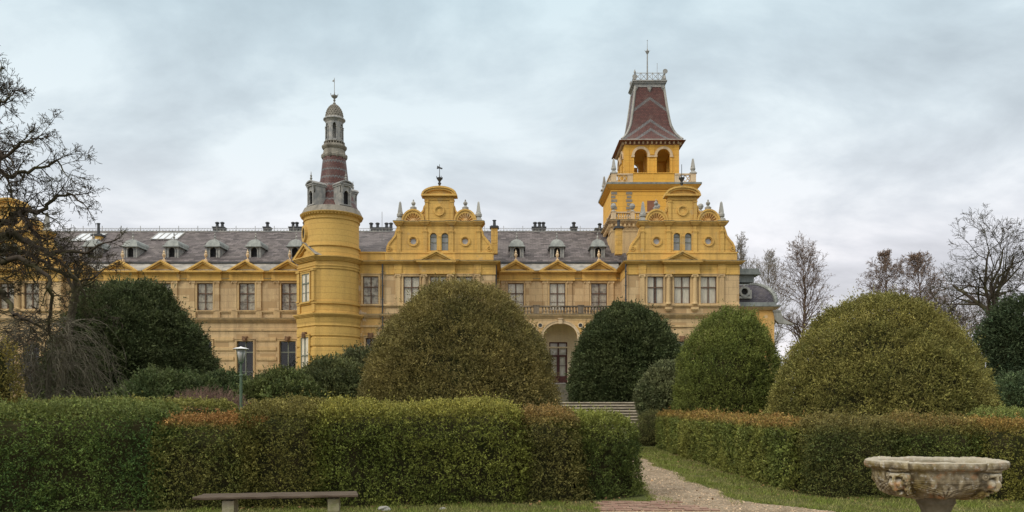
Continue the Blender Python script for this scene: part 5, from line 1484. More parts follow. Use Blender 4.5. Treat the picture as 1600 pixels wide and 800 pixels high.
st1 = flight(0.2, 8.0, 47.0, 1.602, 10, 0.16, 0.36, 'terrace_steps', 'wide flight of weathered stone steps at the far end of the gravel path', 'steps')
ds = MB()
for i in range(10): ds.box(2.1, 6.6, D1-0.05-(i+1)*0.32, D1+0.02, FLOOR-0.05-(i+1)*0.165, FLOOR-0.05-i*0.165)
dso = part(ds, 'portico_steps', 'darkstep' if 'darkstep' in M else 'stepstone')  # whole flight takes the painted riser shade

# ------------------------------------------------------------------ foliage
LM = leafmat('leaf', 0.55, 0.15); BM_ = simple('twig_bark', (0.06, 0.045, 0.035), (0.10, 0.08, 0.06), 6.0, 0.9, bump=0)
def nz3(P, sc, seed=0, n=5):
    r = np.random.default_rng(seed+100); out = np.zeros(len(P))
    for i in range(n):
        d = r.normal(size=3); d /= np.linalg.norm(d); k = sc*r.uniform(0.6, 1.8)
        out += np.sin((P@d)*k*6.283+r.uniform(0, 6.28) + 1.3*np.sin((P@np.roll(d, 1))*k*3.7+i))
    return out/n
def norm(a): return a/np.maximum(np.linalg.norm(a, axis=1, keepdims=True), 1e-9)
def leaves(P, Dm, k, L, W, spr, rg, sl=0.12):
    """k leaves along each sprig; P base, Dm direction. returns verts (n*4), base index"""
    n = len(P); idx = np.repeat(np.arange(n), k)
    s = rg.uniform(0, sl, size=n*k)[:, None]
    d = Dm[idx]; p = P[idx]+d*s
    ld = norm(d + rg.normal(size=(n*k, 3))*spr); wd = norm(np.cross(ld, rg.normal(size=(n*k, 3))))
    l = (L*rg.uniform(0.6, 1.35, size=(n*k, 1))); w_ = (W*rg.uniform(0.7, 1.3, size=(n*k, 1)))
    v = np.stack([p, p+ld*l*0.5+wd*w_*0.5, p+ld*l, p+ld*l*0.5-wd*w_*0.5], 1)
    return v.reshape(-1, 3), idx
def palette(P, N, base, alt, tip, rg, seed, tip_amt=0.0, dark=0.25, tipfn=None):
    n = len(P); base = np.array(base); alt = np.array(alt); tip = np.array(tip)
    a = np.clip(0.5+0.9*nz3(P, 0.5, seed)+rg.normal(size=n)*0.25, 0, 1)[:, None]
    c = base*(1-a)+alt*a
    tf = (tipfn(P, N, rg) if tipfn else np.clip(tip_amt+0.6*nz3(P, 0.8, seed+5)*tip_amt+rg.normal(size=n)*0.12*(tip_amt > 0), 0, 1))
    tf = np.clip(tf, 0, 1)[:, None]; c = c*(1-tf)+tip*tf
    c *= np.exp(rg.normal(size=(n, 1))*dark)
    return np.clip(c, 0, 1)
def shell_box(n, hx, hy, h, r, rg):
    """points and normals on a rounded box without bottom; centre at 0, z 0..h"""
    P = []; areas = np.array([2*hx*h, 2*hx*h, 2*hy*h, 2*hy*h, 4*hx*hy]); ch = rg.choice(5, size=n, p=areas/areas.sum())
    u = rg.uniform(-1, 1, n); v = rg.uniform(0, 1, n); p = np.zeros((n, 3))
    s0 = ch == 0; p[s0] = np.stack([u[s0]*hx, -hy+0*u[s0], v[s0]*h], 1)
    s0 = ch == 1; p[s0] = np.stack([u[s0]*hx, hy+0*u[s0], v[s0]*h], 1)
    s0 = ch == 2; p[s0] = np.stack([-hx+0*u[s0], u[s0]*hy, v[s0]*h], 1)
    s0 = ch == 3; p[s0] = np.stack([hx+0*u[s0], u[s0]*hy, v[s0]*h], 1)
    s0 = ch == 4; p[s0] = np.stack([u[s0]*hx, (v[s0]*2-1)*hy, h+0*u[s0]], 1)
    lo = np.array([-hx+r, -hy+r, -5]); hi = np.array([hx-r, hy-r, h-r]); q = np.clip(p, lo, hi); d = p-q; nn = norm(d)
    return q+nn*r, nn
def shell_dome(n, prof, rx, ry, rg):
    """prof: list of (z, r 0..1); surface of revolution scaled rx, ry"""
    z = np.array([p[0] for p in prof]); r = np.array([p[1] for p in prof])
    zz = np.linspace(z[0], z[-1], 200); rr = np.interp(zz, z, r)
    ds = np.sqrt(np.diff(zz)**2+(np.diff(rr)*rx)**2); wgt = (rr[:-1]+rr[1:])*ds; cum = np.concatenate([[0], np.cumsum(wgt)]); cum /= cum[-1]
    t_ = np.interp(rg.uniform(0, 1, n), cum, np.arange(200)); z_ = np.interp(t_, np.arange(200), zz); r_ = np.interp(t_, np.arange(200), rr)
    drdz = np.interp(t_, np.arange(200), np.gradient(rr*rx, zz+1e-9*np.arange(200)))
    a = rg.uniform(0, 2*pi, n); P = np.stack([r_*rx*np.cos(a), r_*ry*np.sin(a), z_], 1)
    N = norm(np.stack([np.cos(a)/1.0, np.sin(a), -np.clip(drdz, -8, 8)], 1)); return P, N
def foliage_mesh(name, P, N, seed, cfg):
    """P,N surface samples in local coords"""
    rg = np.random.default_rng(seed); c = dict(k=4, L=0.06, W=0.03, spr=0.6, up=0.4, rand=0.35, lump=0.12, lsc=0.9, lump2=0.05, lsc2=3.0, depth=0.14, sl=0.12, stray=0.0, back=1.0)
    c.update(cfg); n = len(P)
    if c['back'] < 1.0:
        keep = (N[:, 1] < 0.3) | (N[:, 2] > 0.25) | (rg.uniform(size=n) < c['back']); P = P[keep]; N = N[keep]; n = len(P)
    tm = c.get('tm', 14); tr_ = c.get('tr', 0.13); n2 = max(1, n//tm)
    # growth tufts: sprigs gather round shared shoots that stand proud of the surface
    Pt = P[:n2]; Nt = N[:n2]; ti = np.repeat(np.arange(n2), tm); n = len(ti)
    off = rg.normal(size=(n, 3))*tr_; off -= Nt[ti]*np.sum(off*Nt[ti], 1, keepdims=True)
    rr0 = np.linalg.norm(off, axis=1)/tr_; P = Pt[ti]+off; N = Nt[ti]
    th_ = rg.uniform(0.4, 1.3, n2)[ti]*c.get('thh', 0.10); tuft = th_*np.clip(1-0.45*rr0**2, -0.9, 1)
    tdir = norm(Nt+rg.normal(size=(n2, 3))*0.30)[ti]; tcol = rg.normal(size=(n2, 1))[ti]
    l1 = nz3(P, c['lsc'], seed); l2 = nz3(P, c['lsc2'], seed+1)
    disp = c['lump']*l1+c['lump2']*np.abs(l2)*1.5 - c['depth']*0.6*rg.beta(1.1, 2.2, size=n) + tuft
    if c['stray'] > 0: 
        s_ = rg.uniform(size=n) < 0.035; disp = disp + s_*rg.uniform(0, c['stray'], size=n)*(0.3+0.7*(N[:, 2] > 0.3))
    Pb = P+N*disp[:, None]; Pb[:, 2] = np.maximum(Pb[:, 2], 0.02)
    D = norm(tdir+off/tr_*0.35+np.array([0, 0, c['up']])+rg.normal(size=(n, 3))*c['rand'])
    v, idx = leaves(Pb, D, c['k'], c['L'], c['W'], c['spr'], rg, c['sl'])
    cs_ = palette(Pb, N, c['base'], c['alt'], c.get('tip', c['alt']), rg, seed, c.get('tip_amt', 0.0), c.get('dark', 0.22), c.get('tipfn'))
    cs_ = cs_*np.exp(tcol*c.get('tvar', 0.16)); cs_ = np.clip(cs_*c.get('gain', 1.0), 0, 1)
    cl = cs_[idx]*np.exp(rg.normal(size=(len(idx), 1))*0.11)
    f = np.arange(len(v)).reshape(-1, 4); return npmesh(name, v, f, LM, np.repeat(cl, 4, axis=0))
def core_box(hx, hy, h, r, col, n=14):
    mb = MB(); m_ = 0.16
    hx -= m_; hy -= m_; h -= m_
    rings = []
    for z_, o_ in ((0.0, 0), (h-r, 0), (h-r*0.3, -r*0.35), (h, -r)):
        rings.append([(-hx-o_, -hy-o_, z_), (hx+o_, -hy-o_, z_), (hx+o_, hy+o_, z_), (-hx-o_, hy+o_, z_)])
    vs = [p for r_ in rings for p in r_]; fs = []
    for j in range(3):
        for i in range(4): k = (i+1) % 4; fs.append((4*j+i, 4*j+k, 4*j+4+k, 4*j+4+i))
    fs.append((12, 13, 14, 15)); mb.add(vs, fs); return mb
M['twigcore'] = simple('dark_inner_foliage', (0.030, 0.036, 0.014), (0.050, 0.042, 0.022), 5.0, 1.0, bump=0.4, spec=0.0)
def hedge(x0, y0, x1, y1, thick, h, label, cfg, seed, dens=900, name='clipped_hedge', cat='hedge', group='clipped hedges round the garden', r=0.22, tapers=None):
    """front line from (x0,y0) to (x1,y1); the hedge lies on the far / left-hand side"""
    L = sqrt((x1-x0)**2+(y1-y0)**2); a = atan2(y1-y0, x1-x0); nx2, ny2 = -sin(a), cos(a)
    cx, cy = (x0+x1)/2+nx2*thick/2, (y0+y1)/2+ny2*thick/2; hx, hy = L/2, thick/2
    rg = np.random.default_rng(seed); n = int(1.9*dens*(2*hx*h*2+2*hy*h*2+4*hx*hy)*0.8)
    P, N = shell_box(n, hx, hy, h, r, rg)
    root = empty(name, (cx, cy, 0), label, cat, group, a)
    # leaf noise should not repeat from plant to plant
    me = foliage_mesh('foliage', P, N, seed, cfg); o = bpy.data.objects.new('foliage', me); COL.objects.link(o); o.parent = root
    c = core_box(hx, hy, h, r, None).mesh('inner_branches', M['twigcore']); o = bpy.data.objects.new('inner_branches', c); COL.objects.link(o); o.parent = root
    return root
def bush(px, D, wpx, ytop, label, cfg, seed, prof=None, base=0.0, ry=None, dens=500, name='clipped_bush', cat='bush', group=None, core=0.88, shear=0.0, trunk=False):
    rx = wpx*D/F/2/sqrt(1+((px-800)/F)**2)-0.75*cfg.get('thh', 0.1)-0.35*cfg.get('lump', 0.1); h = Z(ytop, D)-base-0.3*cfg.get('thh', 0.1); xc = X(px, D)
    prof = prof or [(0, .86), (.15, .97), (.32, 1), (.5, .95), (.68, .82), (.82, .62), (.92, .40), (.98, .16), (1, 0)]
    pr = [(z_*h, r_) for z_, r_ in prof]; rg = np.random.default_rng(seed); ry = ry or rx
    area = 2*pi*(rx+ry)/2*h*0.9; n = int(area*dens*1.4); P, N = shell_dome(n, pr, rx, ry, rg)
    if shear: P[:, 0] += shear*P[:, 2]
    root = empty(name, (xc, D, base), label, cat, group)
    me = foliage_mesh('foliage', P, N, seed, cfg); o = bpy.data.objects.new('foliage', me); COL.objects.link(o); o.parent = root
    # inner mass
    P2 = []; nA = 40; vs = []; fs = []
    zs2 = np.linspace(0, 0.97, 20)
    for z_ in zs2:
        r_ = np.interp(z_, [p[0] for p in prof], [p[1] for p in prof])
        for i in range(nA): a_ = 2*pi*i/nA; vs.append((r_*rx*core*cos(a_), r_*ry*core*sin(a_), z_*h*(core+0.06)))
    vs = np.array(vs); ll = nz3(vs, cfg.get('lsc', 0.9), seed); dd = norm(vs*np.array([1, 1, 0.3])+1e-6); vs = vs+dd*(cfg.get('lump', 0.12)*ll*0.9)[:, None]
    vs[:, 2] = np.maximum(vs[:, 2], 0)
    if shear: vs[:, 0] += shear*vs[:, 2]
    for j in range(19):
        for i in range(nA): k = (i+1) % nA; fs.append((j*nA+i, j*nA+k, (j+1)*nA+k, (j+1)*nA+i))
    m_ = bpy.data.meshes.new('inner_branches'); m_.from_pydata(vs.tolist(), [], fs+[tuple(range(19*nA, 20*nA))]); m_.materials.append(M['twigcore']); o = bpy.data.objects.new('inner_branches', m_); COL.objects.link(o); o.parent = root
    return root

GREEN = dict(base=(0.050, 0.075, 0.018), alt=(0.085, 0.100, 0.022), tip=(0.13, 0.10, 0.03))
def topfn(amt, h, width=0.22):
    def f(P, N, rg):
        return amt*np.clip((P[:, 2]-(h-width))/width, 0, 1)*(0.55+0.8*rg.uniform(size=len(P))) 
    return f
ORANGE = (0.17, 0.088, 0.030)
# left hedge, plant by plant (each clipped plant keeps its own colour)
def near(**k):
    c = dict(k=4, L=0.034, W=0.018, spr=0.8, up=0.35, rand=0.5, lump=0.12, lsc=0.45, lump2=0.06, lsc2=2.2, depth=0.16, sl=0.08, stray=0.17, dark=0.12, back=0.45, tm=9, tr=0.055, thh=0.06, tvar=0.24, gain=1.85); c.update(k); return c
hedge(-10.3, 11.3, -5.35, 12.0, 1.3, 1.50, 'dark green clipped hedge filling the lower left corner of the view', near(base=(0.032, 0.062, 0.018), alt=(0.070, 0.095, 0.022), tip=(0.10, 0.10, 0.03), tipfn=topfn(0.5, 1.48)), 21, 850)
hedge(-5.5, 11.98, -4.0, 12.12, 1.25, 1.34, 'low hedge plant with orange-brown top, behind the left end of the bench', near(base=(0.050, 0.065, 0.016), alt=(0.085, 0.080, 0.022), tip=ORANGE, tipfn=topfn(0.9, 1.32, 0.12)), 22, 950)
hedge(-4.15, 12.06, -2.95, 12.2, 1.3, 1.53, 'dull olive-brown clipped hedge plant right behind the wooden bench', near(base=(0.055, 0.058, 0.015), alt=(0.085, 0.078, 0.020), tip=(0.12, 0.10, 0.03), tipfn=topfn(0.6, 1.5)), 23, 950)
hedge(-3.05, 12.15, 0.25, 12.75, 1.35, 1.55, 'longest olive-green clipped hedge block, below the bronze-brown domed bush', near(base=(0.055, 0.070, 0.015), alt=(0.098, 0.105, 0.022), tip=(0.17, 0.15, 0.035), tipfn=topfn(0.7, 1.52, 0.3), stray=0.16), 24, 950, r=0.34)
hedge(0.15, 12.7, 1.25, 13.15, 1.3, 1.44, 'brownish rusty-topped hedge plant between the long olive block and bright green end plant', near(base=(0.056, 0.058, 0.017), alt=(0.092, 0.082, 0.025), tip=(0.15, 0.095, 0.033), tipfn=topfn(0.8, 1.42)), 25, 950, r=0.34)
hedge(1.15, 13.0, 2.33, 13.75, 1.2, 1.40, 'bright green upright hedge plant ending the left hedge beside the gravel path', near(base=(0.040, 0.056, 0.015), alt=(0.076, 0.088, 0.020), tip=(0.12, 0.125, 0.028), tipfn=topfn(0.8, 1.4, 0.5), up=1.2, lump=0.10), 26, 950, r=0.42)
# rear left hedge
hedge(-17, 19.5, -7.3, 20.0, 1.2, 1.58, 'flat-topped hedge running behind the foreground hedge on the left', near(base=(0.075, 0.085, 0.022), alt=(0.11, 0.11, 0.03), tip=(0.15, 0.14, 0.04), tipfn=topfn(0.8, 1.55), L=0.05, W=0.03), 27, 350)
# right hedge: front block then the run along the path
hedge(5.22, 13.45, 6.75, 13.35, 1.25, 1.26, 'rounded dark olive corner plant of the right hedge beside the gravel path', near(base=(0.042, 0.052, 0.016), alt=(0.085, 0.080, 0.022), tip=(0.115, 0.085, 0.03), tipfn=topfn(0.5, 1.25)), 31, 950, r=0.36)
hedge(6.65, 13.32, 7.95, 13.18, 1.25, 1.27, 'dark green hedge plant left of the carved stone urn', near(base=(0.042, 0.058, 0.015), alt=(0.080, 0.090, 0.022), tip=(0.13, 0.085, 0.03), tipfn=topfn(0.7, 1.25)), 32, 900)
hedge(7.85, 13.2, 11.9, 12.2, 1.25, 1.27, 'olive-yellow hedge with orange top behind the carved stone urn', near(base=(0.052, 0.062, 0.015), alt=(0.105, 0.098, 0.022), tip=(0.165, 0.10, 0.03), tipfn=topfn(0.8, 1.25)), 33, 850)
hedge(5.12, 27.8, 5.05, 14.3, 1.2, 1.17, 'long straight hedge with orange top running along the right side of the gravel path', dict(near(base=(0.065, 0.080, 0.020), alt=(0.115, 0.115, 0.028), tip=ORANGE, tipfn=topfn(0.6, 1.15, 0.10), L=0.05, W=0.028, up=1.4, back=1.0)), 34, 520, r=0.18)
bush(1017, 29.5, 60, 643, 'small dark rounded hedge plant at the far end of the path, right of the steps', near(base=(0.048, 0.052, 0.018), alt=(0.08, 0.078, 0.026)), 35, dens=800, name='hedge_plant', cat='hedge')
hedge(11.2, 18.2, 17.5, 18.0, 1.2, 1.34, 'green hedge top glimpsed behind the right hedge at the right edge', near(base=(0.055, 0.075, 0.02), alt=(0.09, 0.11, 0.03), tip=(0.13, 0.14, 0.04), tipfn=topfn(0.5, 1.3)), 36, 400)

DOME = [(0, .93), (.12, 1.0), (.25, 1.0), (.42, .96), (.58, .86), (.72, .70), (.84, .52), (.93, .32), (.98, .15), (1, 0)]
mid = dict(k=5, L=0.064, W=0.024, spr=0.55, up=0.55, rand=0.45, lump=0.15, lsc=0.36, lump2=0.12, lsc2=1.1, depth=0.26, sl=0.2, stray=0.34, back=0.5, dark=0.12, tm=14, tr=0.10, thh=0.15, tvar=0.24, gain=1.7)
def mid_(**k): c = dict(mid); c.update(k); return c
bush(718, 24.0, 306, 446, 'huge domed bronze-brown clipped bush in the centre left, tallest of the rounded bushes', mid_(base=(0.078, 0.072, 0.022), alt=(0.132, 0.108, 0.034), tip=(0.15, 0.12, 0.05), tip_amt=0.25), 41, prof=[(0, .95), (.12, 1.0), (.25, 1.0), (.40, .96), (.55, .88), (.68, .77), (.80, .62), (.90, .44), (.97, .22), (1, 0)], dens=560)
bush(1374, 23.0, 352, 467, 'wide domed olive-yellow clipped bush on the right, broadest of the rounded bushes', mid_(base=(0.078, 0.082, 0.022), alt=(0.138, 0.128, 0.036), tip=(0.17, 0.14, 0.045), tip_amt=0.25, lump=0.16), 42, prof=[(0, .96), (.15, 1.0), (.32, .985), (.48, .92), (.62, .82), (.75, .67), (.86, .49), (.94, .31), (.985, .14), (1, 0)], dens=560)
bush(1141, 27.0, 178, 490, 'bright green upright clipped bush between the dark yew and the wide olive dome', mid_(base=(0.044, 0.062, 0.017), alt=(0.088, 0.100, 0.026), tip=(0.13, 0.14, 0.03), tip_amt=0.3, up=1.3), 43, prof=[(0, .97), (.15, 1.0), (.38, .97), (.58, .90), (.75, .77), (.88, .55), (.96, .28), (1, 0)], dens=520)
yew = mid_(base=(0.024, 0.034, 0.013), alt=(0.043, 0.052, 0.020), tip=(0.055, 0.060, 0.028), tip_amt=0.15, L=0.16, W=0.06, up=0.2, lump=0.22, lsc=0.28, lump2=0.22, lsc2=0.7, depth=0.4, sl=0.30, stray=0.5, tm=16, tr=0.26, thh=0.34, tvar=0.26, gain=1.8, rand=0.3, spr=0.5)
bush(981, 52.0, 180, 481, 'dark green domed yew on the terrace in front of the arcade', dict(yew), 44, prof=[(0, .97), (.1, 1.0), (.25, .98), (.42, .93), (.6, .82), (.75, .66), (.87, .46), (.95, .26), (1, 0)], base=1.6, dens=240, name='yew_bush')
bush(1046, 40.0, 108, 572, 'small grey-green leaning shrub between the steps and the bright green bush', mid_(base=(0.040, 0.052, 0.022), alt=(0.085, 0.090, 0.040), tip=(0.10, 0.10, 0.05), tip_amt=0.2, L=0.10, W=0.045, lump=0.2), 45, prof=[(0, .7), (.25, .82), (.45, .97), (.6, 1.0), (.74, .88), (.86, .66), (.95, .38), (1, 0)], dens=380, name='shrub', cat='shrub', base=0.2)
bush(1590, 34.0, 150, 474, 'tall dark evergreen bush at the right edge', dict(yew, base=(0.020, 0.032, 0.016), alt=(0.036, 0.050, 0.024), L=0.13, W=0.05), 46, prof=[(0, .93), (.2, 1), (.5, .95), (.7, .82), (.85, .6), (.95, .33), (1, 0)], dens=300, name='evergreen_bush')
bush(1592, 29.0, 110, 594, 'low dark spreading shrub in front of the tall evergreen at the right edge', dict(yew, base=(0.030, 0.048, 0.024), alt=(0.05, 0.07, 0.03), L=0.09, W=0.04, lump=0.12, depth=0.3, stray=0.2), 47, dens=420, name='shrub', cat='shrub')
# left masses
bush(214, 50.0, 246, 452, 'large dark green spreading yew in front of the left wing', dict(yew, L=0.17, lump=0.85, lsc=0.13, lump2=0.45, lsc2=0.4, depth=0.6, tr=0.34, thh=0.6, stray=0.9), 51, prof=[(0, .92), (.12, 1.0), (.3, .97), (.45, .88), (.6, .80), (.72, .66), (.83, .52), (.92, .36), (.98, .2), (1, 0)], base=1.2, dens=210, ry=5.0, name='yew_bush')
low = dict(yew, L=0.13, W=0.055, lump=0.25, lsc=0.3, lump2=0.2, lsc2=0.8, depth=0.45, stray=0.5, base=(0.030, 0.046, 0.016), alt=(0.058, 0.070, 0.024))
bush(255, 42.0, 200, 590, 'low mid-green spreading juniper below the large left yew', dict(low), 52, dens=300, ry=2.2, name='spreading_juniper', cat='shrub', prof=[(0, 1), (.3, .98), (.55, .86), (.8, .6), (.95, .3), (1, 0)])
bush(350, 43.0, 150, 592, 'low dark juniper under the ground floor windows behind the lamp post', dict(low, base=(0.026, 0.040, 0.016), alt=(0.048, 0.06, 0.02)), 53, dens=300, ry=2.2, name='spreading_juniper', cat='shrub')
bush(438, 38.0, 150, 589, 'dense green juniper right of the lamp post, below the round turret', dict(low, base=(0.032, 0.046, 0.014), alt=(0.066, 0.075, 0.022)), 54, dens=330, ry=2.0, name='spreading_juniper', cat='shrub')
bush(522, 41.0, 160, 567, 'taller juniper mound at the foot of the round turret', dict(low, base=(0.034, 0.044, 0.018), alt=(0.07, 0.072, 0.026)), 55, dens=320, ry=2.2, name='spreading_juniper', cat='shrub')
bush(568, 43.0, 110, 553, 'dark juniper peeking out left of the bronze domed bush', dict(low, base=(0.03, 0.036, 0.016), alt=(0.055, 0.056, 0.024)), 56, dens=320, ry=2.0, name='spreading_juniper', cat='shrub')
bush(-2, 17.5, 76, 533, 'yellow-green rounded bush cut by the left edge', mid_(base=(0.070, 0.070, 0.018), alt=(0.13, 0.105, 0.026), tip=(0.16, 0.12, 0.035), tip_amt=0.3, L=0.05, W=0.026), 57, dens=900)
bush(900, 60.0, 60, 600, 'small dark shrub beside the portico steps', dict(yew), 58, dens=120, base=1.6, name='shrub', cat='shrub') if False else None

# ------------------------------------------------------------------ bare trees
class Seg:
    def __init__(s): s.a = []; s.b = []; s.ra = []; s.rb = []
    def add(s, p, q_, r0, r1): s.a.append(tuple(p)); s.b.append(tuple(q_)); s.ra.append(r0); s.rb.append(r1)
    def mesh(s, name, mat, n=4, org=(0, 0, 0), sel=None):
        a = np.array(s.a)-np.array(org); b = np.array(s.b)-np.array(org); ra = np.array(s.ra); rb = np.array(s.rb)
        if sel is not None: a, b, ra, rb = a[sel], b[sel], ra[sel], rb[sel]
        d = norm(b-a); ref = np.where(np.abs(d[:, 2:3]) > 0.9, np.array([[1.0, 0, 0]]), np.array([[0, 0, 1.0]])); u = norm(np.cross(d, ref)); v = np.cross(d, u)
        V = []
        for base, r in ((a-d*ra[:, None]*0.3, ra), (b+d*rb[:, None]*0.3, rb)):
            for i in range(n): t_ = 2*pi*i/n; V.append(base+(u*cos(t_)+v*sin(t_))*r[:, None])
        V = np.stack(V, 1); m = len(a); V = V.reshape(-1, 3); o = (np.arange(m)*2*n)[:, None]; F_ = []
        for i in range(n): k = (i+1) % n; F_.append(np.concatenate([o+i, o+k, o+n+k, o+n+i], 1))
        return npmesh(name, V, np.concatenate(F_, 0), mat, smooth=True)
def grow(sg, p, d, L, r, lvl, R, P_):
    """recursive limb: wiggly, tapering, children along the outer part"""
    n = max(3, int(L/P_['seg'])) if lvl > 0 else max(3, int(L/(P_['seg']*0.6)))
    st = L/n; p = Vector(p); d = Vector(d).normalized(); rmin = P_['rmin']
    nch = P_['n'][min(len(P_['n'])-1, P_['max']-lvl)]; r0 = r
    chp = sorted(R.uniform(P_['from'], 1.0) for _ in range(nch)) if lvl > 0 else []
    ci = 0; r_end = max(rmin, r*P_['taper'])
    for i in range(n):
        wv = Vector((R.gauss(0, 1), R.gauss(0, 1), R.gauss(0, 1)))*P_['wig']
        d = (d+wv+Vector((0, 0, P_['trop']*(1 if lvl < P_['max'] else 0.4)))).normalized()
        q_ = p+d*st; ra = r0+(r_end-r0)*i/n; rb = r0+(r_end-r0)*(i+1)/n
        sg.add(p, q_, ra, rb); p = q_
        while ci < len(chp) and chp[ci] <= (i+1)/n:
            ci += 1
            ax = d.cross(Vector((R.gauss(0, 1), R.gauss(0, 1), R.gauss(0, 1)))).normalized()
            an = radians(R.uniform(*P_['ang'])); cd = (Matrix.Rotation(an, 3, ax)@d)
            grow(sg, p, cd, L*R.uniform(*P_['len'])*(1.15-0.45*(i+1)/n), max(rmin, rb*R.uniform(0.5, 0.72)), lvl-1, R, P_)
    return p
def barkmat(name, a, b_, moss=None):
    m, t, bs = newmat(name); q = NT(t); geo = q.n('ShaderNodeNewGeometry'); nzv = q.noise(geo.outputs['Position'], 3.0, 5, 0.65)
    col = q.mix(q.ramp(nzv, [(0.35, (0,0,0)), (0.65, (1,1,1))]), a, b_)
    if moss: col = q.mix(q.math('MULTIPLY', q.ramp(q.noise(geo.outputs['Position'], 1.3, 4), [(0.45, (0,0,0)), (0.62, (1,1,1))]), 0.7), col, moss)
    t.links.new(col, bs.inputs['Base Color']); bs.inputs['Roughness'].default_value = 0.95; bs.inputs['Specular IOR Level'].default_value = 0.1; q.bump(nzv, 0.6, 0.02, bs); return m
M['bark'] = barkmat('dark_mossy_bark', (0.045, 0.035, 0.028), (0.075, 0.060, 0.045), (0.065, 0.065, 0.025))
M['barkgrey'] = barkmat('grey_brown_bark', (0.10, 0.080, 0.062), (0.15, 0.125, 0.10))
M['barkpale'] = barkmat('pale_bark', (0.21, 0.18, 0.15), (0.29, 0.26, 0.21))
M['barkred'] = barkmat('reddish_twig_bark', (0.13, 0.09, 0.07), (0.19, 0.135, 0.10))
def finish(root, sg, mat, twig=None, cut=0.035):
    ra = np.array(sg.ra); org = root.location
    big = np.where(ra > cut)[0]; sm = np.where(ra <= cut)[0]
    for nm, sel, n, mt in (('trunk', big, 8, mat), ('crown', sm, 3, twig or mat)):
        if len(sel) == 0: continue
        me = sg.mesh(nm, M[mt], n, org, sel); o = bpy.data.objects.new(nm, me); COL.objects.link(o); o.parent = root
# -- big old tree on the left: hand-placed limbs, twigs grown from them
TD = 19.0
root = empty('old_bare_tree', (X(-170, TD), TD, 0), 'huge gnarled bare tree with dark twisted branches reaching in from the left edge', 'tree')
sg = Seg(); R = random.Random(4)
def P3(px, py, D): return Vector((X(px, D), D, Z(py, D)))
tk = [P3(-170, 727, TD), P3(-178, 640, TD), P3(-168, 540, TD), P3(-160, 440, TD), P3(-150, 380, TD), P3(-140, 300, TD), P3(-120, 200, TD), P3(-90, 90, TD)]
tr = [0.55, 0.46, 0.42, 0.40, 0.34, 0.26, 0.18, 0.09]
for i in range(len(tk)-1): sg.add(tk[i], tk[i+1], tr[i], tr[i+1])
TW = dict(seg=0.22, wig=0.20, trop=0.02, taper=0.30, rmin=0.0050, n=[8, 8, 6, 5], ang=(28, 70), len=(0.36, 0.62), max=3)
TW['from'] = 0.12
limbs = [
 ([(-150, 380), (-90, 345), (-40, 360), (0, 372), (30, 362), (60, 377), (95, 398), (122, 393), (150, 396), (178, 380)], 0.135, 0.022, 18.6),
 ([(-145, 340), (-80, 330), (-30, 345), (15, 350), (38, 345), (46, 332), (55, 328), (78, 330), (100, 312), (122, 302), (146, 318)], 0.115, 0.018, 19.4),
 ([(-140, 300), (-90, 250), (-40, 262), (0, 268), (28, 276), (55, 268), (80, 262), (105, 250), (118, 248)], 0.085, 0.014, 19.0),
 ([(-135, 270), (-80, 210), (-40, 215), (0, 213), (22, 222), (45, 205), (68, 198), (76, 190)], 0.075, 0.013, 18.2),
 ([(-130, 230), (-80, 160), (-40, 150), (-10, 152), (12, 140), (30, 128), (38, 118)], 0.07, 0.013, 18.8),
 ([(-120, 200), (-80, 120), (-40, 112), (-10, 100), (4, 106)], 0.06, 0.012, 19.3),
 ([(-155, 420), (-95, 400), (-50, 410), (-10, 398), (20, 410), (45, 402), (70, 415), (92, 432), (98, 462), (92, 500)], 0.10, 0.03, 18.0),
 ([(-150, 370), (-100, 400), (-60, 385), (-15, 372), (15, 392), (45, 388), (72, 404), (110, 425), (140, 440), (165, 432), (182, 418)], 0.09, 0.016, 20.2),
 ([(-160, 440), (-110, 430), (-60, 440), (-15, 438), (12, 452), (28, 470), (38, 492), (60, 500), (82, 512)], 0.10, 0.018, 17.6),
 ([(-158, 430), (-100, 440), (-60, 470), (-20, 476), (5, 500), (10, 530), (28, 560)], 0.08, 0.014, 19.0),
 ([(92, 398), (110, 408), (126, 420), (140, 440), (150, 462), (152, 470)], 0.035, 0.010, 18.6),
 ([(46, 335), (60, 352), (78, 372), (88, 398), (92, 420)], 0.045, 0.02, 19.0),
]
for pts, r0, r1, D in limbs:
    pts = [(x_-(16 if x_ > 0 else 0), y_+(24 if y_ < 250 else 0)) for x_, y_ in pts]
    V_ = []
    for i, (a, b) in enumerate(pts):
        dd = TD+(D-TD)*min(1, i/4)+R.uniform(-0.25, 0.25)
        V_.append(P3(a, b, dd))
    # refine with wiggle
    Q = []
    for i in range(len(V_)-1):
        for k in range(3):
            Q.append(V_[i].lerp(V_[i+1], k/3)+(Vector((R.gauss(0, .03), R.gauss(0, .05), R.gauss(0, .03))) if k else Vector((0, 0, 0))))
    Q.append(V_[-1]); m = len(Q)
    for i in range(m-1):
        ra = r0+(r1-r0)*i/(m-1); rb = r0+(r1-r0)*(i+1)/(m-1); sg.add(Q[i], Q[i+1], ra, rb)
        if Q[i].x > X(-60, TD) and (Q[i].z > Z(395, TD) or R.random() < 0.55):
            for _ in range(2 if R.random() < 0.4 else 1):
                d = (Q[i+1]-Q[i]).normalized(); ax = d.cross(Vector((R.gauss(0, .5), R.gauss(0, 1), R.gauss(0, .5)))).normalized()
                cd = Matrix.Rotation(radians(R.uniform(30, 85)), 3, d.cross(Vector((R.gauss(0, 1), R.gauss(0, 0.6), R.gauss(0, 1)))).normalized())@d
                grow(sg, Q[i], cd, R.uniform(0.4, 0.85), min(0.022, ra*0.5), 2, R, TW)
    grow(sg, Q[-1], (Q[-1]-Q[-3]), 0.55, r1, 2, R, TW)
print('old tree segs', len(sg.a))
